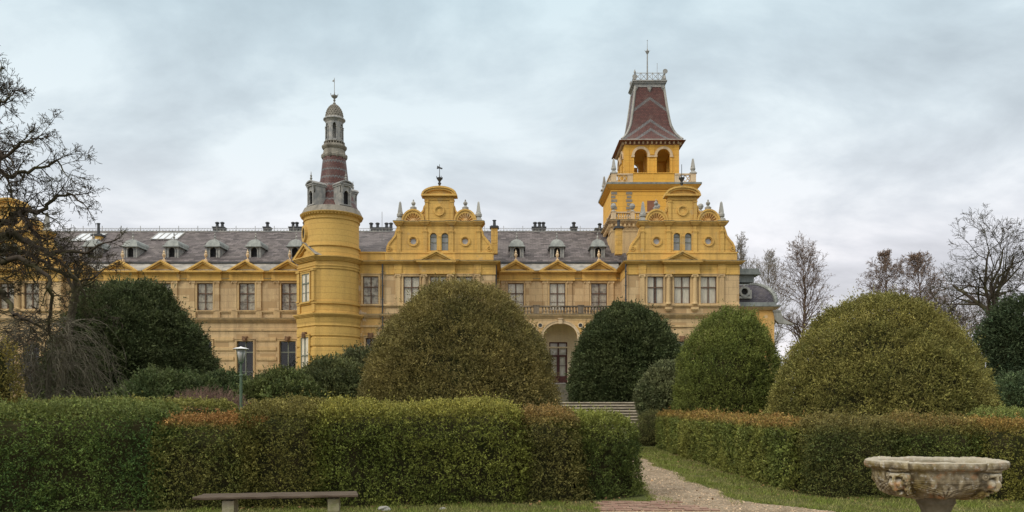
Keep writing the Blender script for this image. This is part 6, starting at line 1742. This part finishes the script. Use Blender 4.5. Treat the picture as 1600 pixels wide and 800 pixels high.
finish(root, sg, 'bark', 'bark', 0.02)
# -- other bare trees -------------------------------------------------------
def spreading_tree(px, D, ytop, wpx, label, seed, mat='bark', twig='barkgrey', base=1.6, forks=((0.35, 0.5),), trunk_px=7, lean=0.0, name='bare_oak_tree', group=None, lvl=4, n=(5, 5, 5, 5), trunk_h=0.35, ang=(22, 58), rmin=None, up=0.04, cat='tree'):
    R = random.Random(seed); root = empty(name, (X(px, D), D, base), label, cat, group)
    sg = Seg(); H = Z(ytop, D)-base; r = trunk_px*D/F/2; rmin = rmin or 0.35*D/787.0/2*0.7
    P_ = dict(seg=H*0.045, wig=0.17, trop=up, taper=0.35, rmin=rmin, n=list(n), ang=ang, len=(0.42, 0.70), max=lvl); P_['from'] = 0.18
    p = Vector((X(px, D), D, base)); d = Vector((lean, 0, 1)).normalized(); th = H*trunk_h
    m = 5
    for i in range(m):
        d = (d+Vector((R.gauss(0, .05), R.gauss(0, .05), 0))).normalized(); q_ = p+d*(th/m); sg.add(p, q_, r*(1.15-0.3*i/m), r*(1.15-0.3*(i+1)/m)); p = q_
    W_ = wpx*D/F/2; k = 6
    for i in range(k):
        a_ = 2*pi*i/k+R.uniform(-.3, .3); sp = R.uniform(0.3, 1.0)
        top = Vector((W_*0.62*sp*cos(a_)+lean*H*0.2, W_*0.62*sp*sin(a_), (H-th)*R.uniform(0.68, 0.86)*(1-0.28*sp**2)))
        grow(sg, p, top, top.length, r*R.uniform(0.4, 0.62), lvl, R, P_)
    finish(root, sg, mat, twig, 0.06); return root, len(sg.a)
def leader_tree(px, D, ytop, wpx, label, seed, mat='barkred', base=1.6, trunk_px=5, name='bare_cypress_tree', group=None, shape='cone', per=60, tuft=None, ang0=(48, 74), lvl=1, start=0.18, twig=None):
    R = random.Random(seed); root = empty(name, (X(px, D), D, base), label, 'tree', group)
    sg = Seg(); H = Z(ytop, D)-base; r = trunk_px*D/F/2; W_ = wpx*D/F/2
    rmin = 0.33*D/787.0/2*0.6
    P_ = dict(seg=H*0.035, wig=0.14, trop=0.05, taper=0.3, rmin=rmin, n=[8, 6, 4], ang=(22, 55), len=(0.32, 0.55), max=lvl); P_['from'] = 0.15
    p = Vector((X(px, D), D, base)); m = 24; pts = [p.copy()]; d = Vector((0, 0, 1))
    for i in range(m):
        d = (d+Vector((R.gauss(0, .03), R.gauss(0, .03), 0.1))).normalized(); q_ = p+d*(H*0.97/m); sg.add(p, q_, r*(1-0.93*i/m), r*(1-0.93*(i+1)/m)); p = q_; pts.append(p.copy())
    tips = []
    for i in range(per):
        t_ = start+(0.985-start)*(i+R.random())/per; k = min(m-1, int(t_*m)); q_ = pts[k].lerp(pts[k+1], t_*m-k)
        u = (t_-start)/(1-start)
        if shape == 'cone': ln = W_*(min(1, 2.6*(1-u)))**0.6*(0.78+0.35*(1-u))
        elif shape == 'round': ln = W_*1.15*sqrt(max(0.04, 1-((u-0.42)/0.62)**2))
        else: ln = W_*(0.7+1.0*sin(pi*min(1, u*0.9+.1)))*1.5*(1.05-u*0.75)
        a_ = R.uniform(0, 2*pi); el = radians(90-R.uniform(*ang0))+u*0.35
        cd = Vector((cos(a_)*cos(el), sin(a_)*cos(el), sin(el)))
        before = len(sg.b); grow(sg, q_, cd, ln*R.uniform(0.8, 1.12), max(rmin, r*(1-t_)*0.42+rmin), lvl, R, P_); tips += sg.b[before::3]
    finish(root, sg, mat, twig or mat, 0.05)
    if tuft:
        rg = np.random.default_rng(seed); Tp = np.array(tips); Tp = Tp[rg.uniform(size=len(Tp)) < tuft['f']]
        # last remnants of needles sit in the outer and upper part of the crown
        cz = base+H*0.45; rel = np.sqrt(((Tp[:, 0]-X(px, D))/W_)**2+((Tp[:, 1]-D)/W_)**2+((Tp[:, 2]-cz)/(H*0.5))**2); Tp = Tp[rg.uniform(size=len(Tp)) < np.clip((rel-0.35)*1.7, 0.03, 1)]
        Dm = norm(rg.normal(size=(len(Tp), 3))+np.array([0, 0, .2])); v, idx = leaves(Tp, Dm, tuft['k'], tuft['L'], tuft['L']*0.45, 1.0, rg, tuft['L'])
        c_ = np.array(tuft['c'])*np.exp(rg.normal(size=(len(idx), 1))*0.25); me = npmesh('dry_foliage', v-np.array(root.location), np.arange(len(v)).reshape(-1, 4), LM, np.repeat(c_, 4, 0))
        o = bpy.data.objects.new('dry_foliage', me); COL.objects.link(o); o.parent = root
    return len(sg.a)
print(leader_tree(1172, 112, 360, 60, 'pale bare poplar rising directly beside the right gable', 61, 'barkpale', trunk_px=5, name='bare_poplar_tree', shape='col', per=70, ang0=(15, 38), lvl=2, start=0.2))
print(leader_tree(1205, 120, 388, 76, 'faint pale bare tree right of the poplar, above the curved slate roof', 62, 'barkpale', trunk_px=4, name='bare_poplar_tree', shape='col', per=60, ang0=(20, 45), lvl=2, start=0.2))
tf = dict(f=0.34, k=2, L=0.17, c=(0.22, 0.155, 0.11))
print(leader_tree(1247, 95, 392, 100, 'rounded reddish bare tree standing free between the palace and the wide olive bush', 63, 'barkred', trunk_px=7, name='bare_round_tree', shape='round', per=64, tuft=dict(tf, f=0.35), ang0=(30, 58), lvl=2, start=0.33))
print(leader_tree(1385, 92, 386, 76, 'left one of the two slim conical trees behind the wide olive bush', 64, 'barkred', trunk_px=5, shape='cone', per=95, tuft=tf, ang0=(45, 75), lvl=2, start=0.46))
print(leader_tree(1447, 90, 390, 78, 'right one of the two slim conical trees behind the wide olive bush', 65, 'barkred', trunk_px=5, shape='cone', per=95, tuft=tf, ang0=(42, 72), lvl=2, start=0.46))
print(spreading_tree(1568, 58, 338, 150, 'tall dark spreading bare oak at the right edge', 66, trunk_px=15, n=(6, 6, 5, 5), twig='bark', trunk_h=0.42, lean=-0.06, ang=(25, 62))[1])
print(spreading_tree(1500, 66, 440, 90, 'low crooked bare tree in front of the right oak, left of it', 67, trunk_px=6, n=(6, 5, 5, 4), trunk_h=0.25, name='bare_crooked_tree', twig='barkgrey')[1])
print(spreading_tree(1420, 80, 455, 60, 'small twiggy tree between the two conical trees and the olive bush', 68, mat='barkgrey', twig='barkred', trunk_px=4, n=(6, 5, 5, 4), trunk_h=0.2, name='bare_small_tree')[1])
print(spreading_tree(1470, 84, 448, 64, 'small reddish twiggy tree right below the right conical tree', 69, mat='barkgrey', twig='barkred', trunk_px=4, n=(6, 5, 5, 4), trunk_h=0.2, name='bare_small_tree')[1])
print(spreading_tree(1545, 75, 452, 80, 'grey twiggy tree low behind the right oak trunk', 70, mat='barkgrey', twig='barkgrey', trunk_px=5, n=(6, 5, 5, 4), trunk_h=0.2, name='bare_small_tree')[1])
print(spreading_tree(96, 44, 395, 70, 'dark forked trunk standing in front of the left wing behind the weeping shrub', 71, trunk_px=13, n=(4, 4, 3, 3), lvl=3, trunk_h=0.72, name='bare_maple_tree', twig='bark')[1])
# weeping grey shrub on the left
root = empty('weeping_shrub', (X(72, 26), 26, 0), 'tangled grey-brown weeping shrub in front of the large left yew', 'shrub'); sg = Seg(); R = random.Random(9)
for i in range(330):
    a_ = R.uniform(0, 2*pi); q0 = R.uniform(0, 0.9)
    p = Vector((X(72, 26)+q0*0.9*cos(a_), 26+q0*0.8*sin(a_), R.uniform(1.2, 4.3))); d = Vector((cos(a_)*0.8, sin(a_)*0.8, R.uniform(0.2, 0.9))).normalized()
    L = R.uniform(1.2, 2.9); n = 11; r = R.uniform(0.008, 0.02)
    for k in range(n):
        d = (d+Vector((R.gauss(0, .13), R.gauss(0, .13), -0.20-0.02*k))).normalized(); q_ = p+d*(L/n)
        if q_.z < 0.05: break
        sg.add(p, q_, r*(1-0.07*k), r*(1-0.07*(k+1))); p = q_
        if R.random() < 0.55:
            d2 = (d+Vector((R.gauss(0, .7), R.gauss(0, .7), R.gauss(0, .5)))).normalized(); p2 = p.copy()
            for j in range(4):
                q2 = p2+d2*0.14; sg.add(p2, q2, 0.007, 0.006); p2 = q2; d2 = (d2+Vector((R.gauss(0, .2), R.gauss(0, .2), -0.15))).normalized()
for i in range(7):
    p = Vector((X(72, 26)+R.uniform(-.4, .4), 26+R.uniform(-.4, .4), 0)); q_ = p+Vector((R.uniform(-.6, .6), R.uniform(-.6, .6), 3.2)); sg.add(p, p.lerp(q_, .5)+Vector((.1, 0, 0)), 0.06, 0.045); sg.add(p.lerp(q_, .5)+Vector((.1, 0, 0)), q_, 0.045, 0.025)
M['weep'] = barkmat('grey_lichen_twigs', (0.085, 0.075, 0.055), (0.13, 0.115, 0.085), (0.075, 0.075, 0.045)); finish(root, sg, 'weep', 'weep', 0.04)
# dry pinkish bush
root = empty('dry_bush', (X(325, 31), 31, 0), 'low dry pinkish-brown twiggy bush left of the lamp post', 'bush'); sg = Seg()
for i in range(1500):
    a_ = R.uniform(0, 2*pi); rr_ = sqrt(R.random())*1.0; p = Vector((X(325, 31)+rr_*1.05*cos(a_), 31+rr_*0.7*sin(a_), 0.2)); d = Vector((cos(a_)*rr_*0.45+R.gauss(0, .2), sin(a_)*rr_*0.4, 1)).normalized(); L = R.uniform(1.4, 2.05)*(1-0.28*rr_*rr_)
    for k in range(5):
        q_ = p+d*(L/5); sg.add(p, q_, 0.008, 0.006); p = q_; d = (d+Vector((R.gauss(0, .14), R.gauss(0, .14), 0))).normalized()
        if k > 1:
            d2 = (d+Vector((R.gauss(0, .6), R.gauss(0, .5), R.gauss(0, .3)))).normalized(); sg.add(p, p+d2*0.2, 0.006, 0.005)
M['drytwig'] = barkmat('pinkish_dry_twigs', (0.17, 0.105, 0.085), (0.22, 0.15, 0.115)); finish(root, sg, 'drytwig', 'drytwig', 0.5)

# ------------------------------------------------------------------ lamp post
lx_, ly_ = X(376.5, 26), 26.0
lamp = empty('street_lamp', (lx_, ly_, 0), 'green park lamp post with frosted lantern and flat white cap', 'street lamp')
M['lampgreen'] = simple('green_lamp_paint', (0.085, 0.14, 0.085), (0.12, 0.16, 0.11), 5, 0.5, 0.2); M['white'] = simple('white_enamel', (0.75, 0.75, 0.74), (0.6, 0.6, 0.58), 3, 0.4); 
M['frost'] = simple('frosted_lamp_glass', (0.50, 0.49, 0.46), (0.36, 0.35, 0.33), 2, 0.25, spec=0.6)
def zl(py): return Z(py, 26)
mb = MB(); mb.lathe([(0.11, 0), (0.11, 0.12), (0.075, 0.2), (0.065, 0.9), (0.05, 1.0), (0.043, zl(588)), (0.06, zl(587.5)), (0.06, zl(585.5)), (0.036, zl(584.5)), (0.036, zl(566))], lx_, ly_, 16); mb.build('post', M['lampgreen'], lamp, smooth=False)
mb = MB(); mb.lathe([(0.05, zl(568)), (0.085, zl(566.5)), (0.085, zl(565.5))], lx_, ly_, 16)
for i in range(4):
    a_ = pi/4+i*pi/2; mb.tube([(lx_+0.085*cos(a_), ly_+0.085*sin(a_), zl(566)), (lx_+0.165*cos(a_), ly_+0.165*sin(a_), zl(546.5))], 0.009, 5)
mb.build('lantern_frame', M['lampgreen'], lamp)
mb = MB(); mb.lathe([(0.07, zl(565.4)), (0.12, zl(556)), (0.15, zl(547))], lx_, ly_, 20); mb.build('lantern_glass', M['frost'], lamp, smooth=True)
mb = MB(); mb.lathe([(0.255, zl(545.8)), (0.265, zl(545.2)), (0.16, zl(543.4)), (0.05, zl(542.4)), (0.02, zl(541.4))], lx_, ly_, 24); mb.build('cap', M['white'], lamp)

# ------------------------------------------------------------------ bench
bx_, by_ = X(436, 10.1), 10.1; brz = radians(9)
bench = empty('garden_bench', (bx_, by_, 0), 'weathered plank bench on two stone posts in front of the left hedge', 'bench', None, brz)
M['plank'] = simple('weathered_plank', (0.050, 0.034, 0.022), (0.11, 0.085, 0.06), 2.5, 0.9, stretch=(1.0, 14, 14), bump=0.5); M['post'] = simple('mossy_stone_post', (0.30, 0.27, 0.20), (0.17, 0.17, 0.08), 7, 0.95, bump=0.7)
def child(mb, name, mat, parent, smooth=False):
    me = mb.mesh(name, M[mat], (0, 0, 0), smooth); o = bpy.data.objects.new(name, me); COL.objects.link(o); o.parent = parent; return o
def bevel_box(mb, x0, x1, y0, y1, z0, z1, c=0.008, nseg=14, wob=0.004, seed=1):
    rr = random.Random(seed); ring_ = [(y0+c, z0), (y1-c, z0), (y1, z0+c), (y1, z1-c), (y1-c, z1), (y0+c, z1), (y0, z1-c), (y0, z0+c)]; vs = []
    for i in range(nseg+1):
        x_ = x0+(x1-x0)*i/nseg; dz = wob*rr.gauss(0, 1)
        vs += [(x_, a+rr.gauss(0, wob*0.4), b+dz) for a, b in ring_]
    fs = [tuple(range(7, -1, -1)), tuple(range(8*nseg, 8*nseg+8))]
    for i in range(nseg):
        for k in range(8): k2 = (k+1) % 8; fs.append((8*i+k, 8*i+8+k, 8*i+8+k2, 8*i+k2))
    mb.add(vs, fs)
for j in range(3):
    mb = MB(); bevel_box(mb, -1.01+0.02*j, 1.0-0.015*j, -0.21+j*0.145, -0.21+j*0.145+0.135, 0.425, 0.458, seed=j+2, wob=0.0012); child(mb, 'seat_plank', 'plank', bench)
for s_ in (-0.60, 0.69):
    mb = MB(); vs = []; rr = random.Random(int(s_*10)); R_ = 8
    for k in range(R_+1):
        z_ = 0.40*k/R_
        for a, b in ((-.068, -.15), (.068, -.15), (.068, .15), (-.068, .15)): vs.append((s_+a+rr.gauss(0, .004), b+rr.gauss(0, .005), z_))
    fs = [(4*R_, 4*R_+1, 4*R_+2, 4*R_+3)]
    for k in range(R_):
        for i in range(4): i2 = (i+1) % 4; fs.append((4*k+i, 4*k+i2, 4*k+4+i2, 4*k+4+i))
    mb.add(vs, fs); mb.box(s_-0.02, s_+0.02, -0.02, 0.02, 0.39, 0.43); child(mb, 'leg', 'post', bench)

# ------------------------------------------------------------------ carved stone basin
UD = 9.26; ux_, uy_ = X(1462, UD), UD
urn = empty('stone_urn', (ux_, uy_, 0), 'large lichen-covered carved stone basin with bearded masks and garlands at lower right', 'urn', None, 0)
def urnmat():
    m, t, b = newmat('lichened_carved_limestone'); q = NT(t); geo = q.n('ShaderNodeNewGeometry'); P = geo.outputs['Position']
    n1_ = q.noise(P, 6, 6, 0.65); n2_ = q.noise(P, 2.2, 4, 0.6); n3_ = q.noise(P, 22, 4, 0.7); s = q.n('ShaderNodeSeparateXYZ'); t.links.new(P, s.inputs[0])
    col = q.mix(q.ramp(n1_, [(0.35, (0,0,0)), (0.65, (1,1,1))]), (0.36, 0.31, 0.22), (0.19, 0.155, 0.095))
    col = q.mix(q.math('MULTIPLY', q.ramp(n2_, [(0.48, (0,0,0)), (0.62, (1,1,1))]), 0.75), col, (0.17, 0.125, 0.03))
    col = q.mix(q.ramp(q.noise(P, 4.1, 5, 0.7), [(0.56, (0,0,0)), (0.64, (0.8,0.8,0.8))]), col, (0.36, 0.19, 0.09))
    col = q.mix(q.ramp(n3_, [(0.55, (0,0,0)), (0.68, (0.9,0.9,0.9))]), col, (0.50, 0.48, 0.43))
    at_ = q.n('ShaderNodeAttribute'); at_.attribute_name = 'Col'; cur = q.ramp(at_.outputs['Fac'], [(0.0, (0.20,0.18,0.15)), (0.45, (0.75,0.73,0.70)), (1.0, (1.25,1.25,1.22))]); col = q.mix(0.9, col, cur, 'MULTIPLY')  # relief shading multiplied into the stone colour
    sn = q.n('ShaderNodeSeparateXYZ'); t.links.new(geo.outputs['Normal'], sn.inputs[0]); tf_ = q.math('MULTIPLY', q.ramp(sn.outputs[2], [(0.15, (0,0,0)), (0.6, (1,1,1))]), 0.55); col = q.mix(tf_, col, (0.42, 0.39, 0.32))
    t.links.new(col, b.inputs['Base Color']); b.inputs['Roughness'].default_value = 0.95; b.inputs['Specular IOR Level'].default_value = 0.15; q.bump(q.math('ADD', n1_, q.math('MULTIPLY', n3_, 0.6)), 0.7, 0.02, b); return m
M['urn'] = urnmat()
nA, rw_ = 720, []
ZR = 0.965; ZB = 0.53
# outer profile (radius at half-width 0.81), z
oprof = [(0.20, ZB), (0.34, ZB+0.006), (0.50, ZB+0.035), (0.60, ZB+0.08), (0.665, ZB+0.14), (0.70, ZB+0.20), (0.715, ZB+0.26), (0.72, ZB+0.315), (0.735, ZB+0.335), (0.785, ZB+0.345), (0.805, ZB+0.365), (0.81, ZB+0.395), (0.80, ZB+0.425), (0.77, ZR-0.002), (0.70, ZR-0.004), (0.67, ZR-0.02), (0.63, ZR-0.10), (0.52, ZR-0.17), (0.3, ZR-0.2), (0.02, ZR-0.205)]
seg_ = []
for i in range(len(oprof)-1):
    a, b = oprof[i], oprof[i+1]; ln = sqrt((a[0]-b[0])**2+(a[1]-b[1])**2); k = max(1, int(ln/0.006)) if i < 13 else max(1, int(ln/0.03))
    for j in range(k): seg_.append((a[0]+(b[0]-a[0])*j/k, a[1]+(b[1]-a[1])*j/k, i < 13))
seg_.append((0.02, ZR-0.205, False)); seg_ = np.array(seg_)
th = np.arange(nA)*2*pi/nA
RR, TH = np.meshgrid(seg_[:, 0], th, indexing='ij'); ZZ = np.repeat(seg_[:, 1][:, None], nA, 1); OUT = np.repeat(seg_[:, 2][:, None], nA, 1) > 0.5
disp = np.zeros_like(RR)
def g2(u, v, u0, v0, su, sv): return np.exp(-((u-u0)/su)**2-((v-v0)/sv)**2)
vz = ZZ-ZB
MASKS = [radians(-144+90*k) for k in range(4)]
def wrap(a): return (a+pi) % (2*pi)-pi
face = np.zeros_like(RR)
for mth in MASKS:
    u = wrap(TH-mth)*0.75; v = vz
    f_ = 0.075*g2(u, v, 0, 0.19, 0.12, 0.16)                       # head mass
    f_ += 0.060*g2(u, v, 0, 0.215, 0.020, 0.050)+0.030*g2(u, v, 0, 0.180, 0.036, 0.018)  # nose
    f_ += 0.026*(g2(u, v, -0.048, 0.285, 0.034, 0.018)+g2(u, v, 0.048, 0.285, 0.034, 0.018))  # brows
    f_ -= 0.040*(g2(u, v, -0.046, 0.252, 0.024, 0.014)+g2(u, v, 0.046, 0.252, 0.024, 0.014))
    f_ += 0.020*(g2(u, v, -0.046, 0.250, 0.011, 0.008)+g2(u, v, 0.046, 0.250, 0.011, 0.008))
    f_ += 0.040*(g2(u, v, -0.062, 0.200, 0.030, 0.030)+g2(u, v, 0.062, 0.200, 0.030, 0.030))  # cheeks
    f_ += 0.030*g2(u, v, 0, 0.160, 0.050, 0.011)+0.032*g2(u, v, 0, 0.112, 0.042, 0.013)-0.045*g2(u, v, 0, 0.137, 0.038, 0.010)  # lips
    f_ += 0.030*g2(u, v, 0, 0.085, 0.035, 0.030)
    rg = np.random.default_rng(3)
    for k in range(26):                                             # curls of hair and beard
        a_ = radians(-75+330*k/26) if k < 20 else rg.uniform(0, 6.28); ru, rv = (0.125, 0.155) if k % 2 == 0 else (0.155, 0.19)
        u0 = ru*cos(a_-pi*0.46+0.4); v0 = 0.185+rv*sin(a_-pi*0.46+0.4)*0.9; d = np.sqrt(((u-u0)/0.03)**2+((v-v0)/0.03)**2)
        f_ += 0.024*np.exp(-d**2)*(0.65+0.35*np.cos(d*6))
    disp += f_*(1 if True else 0)
for k in range(4):                                                   # garlands and palmettes between the masks
    c0 = MASKS[k]+pi/4; u = wrap(TH-c0)*0.75
    sag = 0.065+0.10*(np.abs(u)/0.45)**1.3
    for off, am, w_ in ((0, .013, .010), (0.026, .011, .009), (0.050, .009, .008), (-0.022, .010, .008)): disp += am*np.exp(-((vz-sag-off)/w_)**2)*(np.abs(u) < 0.40)*(0.85+0.15*np.sin(u*90))
    r_ = np.sqrt((u/0.13)**2+((vz-0.035)/0.12)**2); an = np.arctan2(vz-0.035, u); disp += 0.035*np.exp(-r_**4)*(0.45+0.55*np.abs(np.sin(an*4.5)))*(r_ < 1.25)*(vz > 0.01)
    disp += (0.005*np.exp(-((vz-0.225)/0.005)**2)+0.005*np.exp(-((vz-0.205)/0.005)**2))*(np.abs(u) < 0.38)
    for q0 in (-0.16, 0.16): disp += 0.02*g2(u, vz, q0, 0.19, 0.03, 0.05)
disp *= OUT*np.clip((0.345-vz)/0.02+0.25*(1+np.cos(wrap((TH-MASKS[0])*4))), 0, 1)
Pn = np.stack([RR.ravel()*np.cos(TH.ravel()), RR.ravel()*np.sin(TH.ravel()), ZZ.ravel()], 1)
disp = disp.ravel()+0.007*nz3(Pn, 3.0, 77)+0.0045*nz3(Pn, 9.0, 78)+0.010*(np.cos(4*wrap(TH.ravel()-MASKS[0])) > 0.6)*OUT.ravel()*np.clip((ZZ.ravel()-ZB-0.33)/0.01, 0, 1)
dr_ = np.gradient(seg_[:, 0]); dz_ = np.gradient(seg_[:, 1]); ln_ = np.sqrt(dr_**2+dz_**2)+1e-9; nr_ = np.repeat((dz_/ln_)[:, None], nA, 1).ravel(); nz_ = np.repeat((-dr_/ln_)[:, None], nA, 1).ravel()
disp = disp*np.clip(1.0-0.5*np.clip(-nz_, 0, 1), 0.3, 1)*1.25
rr2 = RR.ravel()+disp*nr_
SYU = 0.66
V_ = np.stack([rr2*np.cos(TH.ravel()), rr2*np.sin(TH.ravel())*SYU, ZZ.ravel()+disp*nz_+0.006*nz3(Pn, 1.1, 79)*(ZZ.ravel() > 0.85)], 1)
nr = len(seg_); ii = np.arange(nr*nA).reshape(nr, nA); jj = np.roll(ii, -1, axis=1)
F_ = np.stack([ii[:-1].ravel(), jj[:-1].ravel(), jj[1:].ravel(), ii[1:].ravel()], 1)
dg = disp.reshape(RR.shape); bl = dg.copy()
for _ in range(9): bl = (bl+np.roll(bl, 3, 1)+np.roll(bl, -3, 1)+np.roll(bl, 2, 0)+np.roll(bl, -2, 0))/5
cav = np.clip(0.5+(dg-bl).ravel()*85, 0, 1); cav[~OUT.ravel()] = 0.6  # painted shading of the carving: hollows darkened, raised parts paler
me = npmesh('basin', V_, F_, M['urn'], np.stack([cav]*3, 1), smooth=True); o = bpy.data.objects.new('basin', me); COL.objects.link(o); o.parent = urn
mb = MB(); mb.lathe([(0.34, 0), (0.34, 0.10), (0.28, 0.14), (0.20, 0.19), (0.155, 0.27), (0.15, 0.34), (0.18, 0.42), (0.20, 0.45), (0.215, 0.47), (0.20, 0.50), (0.24, ZB+0.005)], 0, 0, 48)
mb.box(-0.38, 0.38, -0.38, 0.38, -0.05, 0.002)
M['urnped'] = simple('dark_mossy_pedestal_stone', (0.20, 0.17, 0.12), (0.11, 0.095, 0.055), 7, 0.95, bump=0.7)
child(mb, 'pedestal', 'urnped', urn, True)
mb = MB(); rr = random.Random(8)
for k, (a, b, c_) in enumerate(((-0.05, 0.05, 0.20), (0.12, -0.02, 0.12))):
    mb.lathe([(c_*0.9, ZR-0.2), (c_, ZR-0.08), (c_*0.92, ZR-0.03), (c_*0.4, ZR-0.012)], a, b, 14, sy=0.7)
child(mb, 'fountain_boss', 'urnped', urn, True)

# ------------------------------------------------------------------ grass, leaves and pebbles
def hedge_free(x, y):
    l = (y > 11.3+0.14*(x+10.3)) & (x < 2.3) & (y < 15.5)
    r = (x > 5.1) & (y > 13.5-0.19*np.clip(x-6, 0, 9))
    return ~(l | r)
rg = np.random.default_rng(55)
n = 420000
gx = rg.uniform(-6, 10.5, n); gy = 10.6+rg.uniform(0, 1, n)**1.25*17.5
frx = gx/np.maximum(gy, 1); ok = (frx < 0.68) & (frx > -0.45) & ~is_gravel(gx, gy) & hedge_free(gx, gy)
# some blades also invade the gravel edge
e0, e1 = path_edges(gy); near_e = (np.minimum(np.abs(gx-e0), np.abs(gx-e1)) < 0.12) & (gy > 12.5) & (rg.uniform(size=n) < 0.3); ok |= near_e & hedge_free(gx, gy)
dn = nz3(np.stack([gx, gy, 0*gx], 1), 0.9, 3); ok &= rg.uniform(size=n) < np.clip(0.80+0.45*dn, 0.22, 1)
gx, gy = gx[ok], gy[ok]; dn = dn[ok]; m = len(gx); print('blades', m)
H_ = rg.uniform(0.02, 0.062, m)*(1+0.4*dn); lean = rg.normal(size=(m, 2))*0.55; a_ = rg.uniform(0, 2*pi, m); wv = 0.0045*(1+(gy-11)*0.06)
bx = np.cos(a_)*wv; by = np.sin(a_)*wv; z0 = np.zeros(m)
v = np.stack([np.stack([gx-bx, gy-by, z0], 1), np.stack([gx+bx, gy+by, z0], 1), np.stack([gx+lean[:, 0]*H_, gy+lean[:, 1]*H_, H_], 1)], 1).reshape(-1, 3)
cg = np.array([0.150, 0.185, 0.035])*(1-0)*np.ones((m, 1)); dry = np.clip(0.30-0.6*dn+rg.normal(size=m)*0.22, 0, 1)[:, None]; cg = cg*(1-dry)+np.array([0.27, 0.22, 0.10])*dry; cg *= np.exp(rg.normal(size=(m, 1))*0.3)
me = npmesh('grass', v, np.arange(3*m).reshape(-1, 3), LM, np.repeat(np.clip(cg, 0, 1), 3, 0)); o = bpy.data.objects.new('grass', me); COL.objects.link(o); tag(o, 'short winter grass beside the gravel path and in front of the hedges', 'grass', kind='stuff')
# fallen leaves under the hedges
n = 9000; x = rg.uniform(-6, 10.5, n); y = rg.uniform(11, 24, n); d1 = np.abs(y-(11.9+0.165*(x+4.5)))*(x < 2.3)+(x >= 2.3)*9; d2 = np.abs(x-5.0)*((y > 13.5))+(y <= 13.5)*9; d3 = np.abs(y-(13.4-0.19*np.clip(x-6, 0, 9)))*(x > 5)+(x <= 5)*9
dm_ = np.minimum(np.minimum(d1, d2), d3); ok = rg.uniform(size=n) < np.exp(-dm_/0.35)*0.9+0.05; x, y = x[ok], y[ok]; m = len(x)
c_ = np.stack([x, y, rg.uniform(0.01, 0.05, m)], 1); u = norm(rg.normal(size=(m, 3))*np.array([1, 1, .3])); w_ = norm(np.cross(u, rg.normal(size=(m, 3))*np.array([.3, .3, 1]))); s_ = rg.uniform(0.015, 0.035, (m, 1))
v = np.stack([c_-u*s_, c_+w_*s_*0.6, c_+u*s_, c_-w_*s_*0.6], 1).reshape(-1, 3); cl = np.array([0.20, 0.115, 0.055])*np.exp(rg.normal(size=(m, 1))*0.4)
me = npmesh('fallen_leaves', v, np.arange(4*m).reshape(-1, 4), LM, np.repeat(np.clip(cl, 0, 1), 4, 0)); o = bpy.data.objects.new('fallen_leaves', me); COL.objects.link(o); tag(o, 'dry brown leaves scattered on the ground along the hedge feet', 'leaves', kind='stuff')
# pebbles
n = 22000; x = rg.uniform(-4, 9, n); y = 11.2+rg.uniform(0, 1, n)**1.5*12; ok = is_gravel(x, y); x, y = x[ok], y[ok]; m = len(x); s_ = rg.uniform(0.006, 0.02, (m, 1))
dirs = np.array([[1, 0, 0], [0, 1, 0], [-1, 0, 0], [0, -1, 0], [0, 0, .8]]); c_ = np.stack([x, y, np.full(m, 0.004)], 1)
v = (c_[:, None, :]+dirs[None]*s_[:, None, :]*rg.uniform(0.6, 1.3, (m, 5, 1))).reshape(-1, 3); o_ = (np.arange(m)*5)[:, None]; F_ = np.concatenate([o_+np.array([[i, (i+1) % 4, 4]]) for i in range(4)], 0)
cl = np.array([0.33, 0.24, 0.155])*np.exp(rg.normal(size=(m, 1))*0.35); me = npmesh('gravel_stones', v, F_, LM, np.repeat(np.clip(cl, 0, 1), 5, 0)); o = bpy.data.objects.new('gravel_stones', me); COL.objects.link(o); tag(o, 'loose buff gravel stones on the path', 'gravel', kind='stuff')
# pale fieldstones at the lawn edge
for k, (px_, py_, s_, lb) in enumerate(((600, 797, 0.10, 'larger pale stone lying in the grass right of the bench'), (692, 796, 0.055, 'small pale stone in the grass below the long hedge block'))):
    D = F*EYE/(py_-HZ); mb = MB(); rr = random.Random(k); mb.lathe([(s_*0.9, -0.01), (s_, s_*0.2), (s_*0.75, s_*0.5), (s_*0.3, s_*0.62)], 0, 0, 9, sy=0.7)
    mb.v = [(a+rr.gauss(0, s_*.08), b+rr.gauss(0, s_*.08), c) for a, b, c in mb.v]; me = mb.mesh('fieldstone', M['greystone']); o = bpy.data.objects.new('fieldstone', me); COL.objects.link(o); o.location = (X(px_, D), D, 0); tag(o, lb, 'stone')
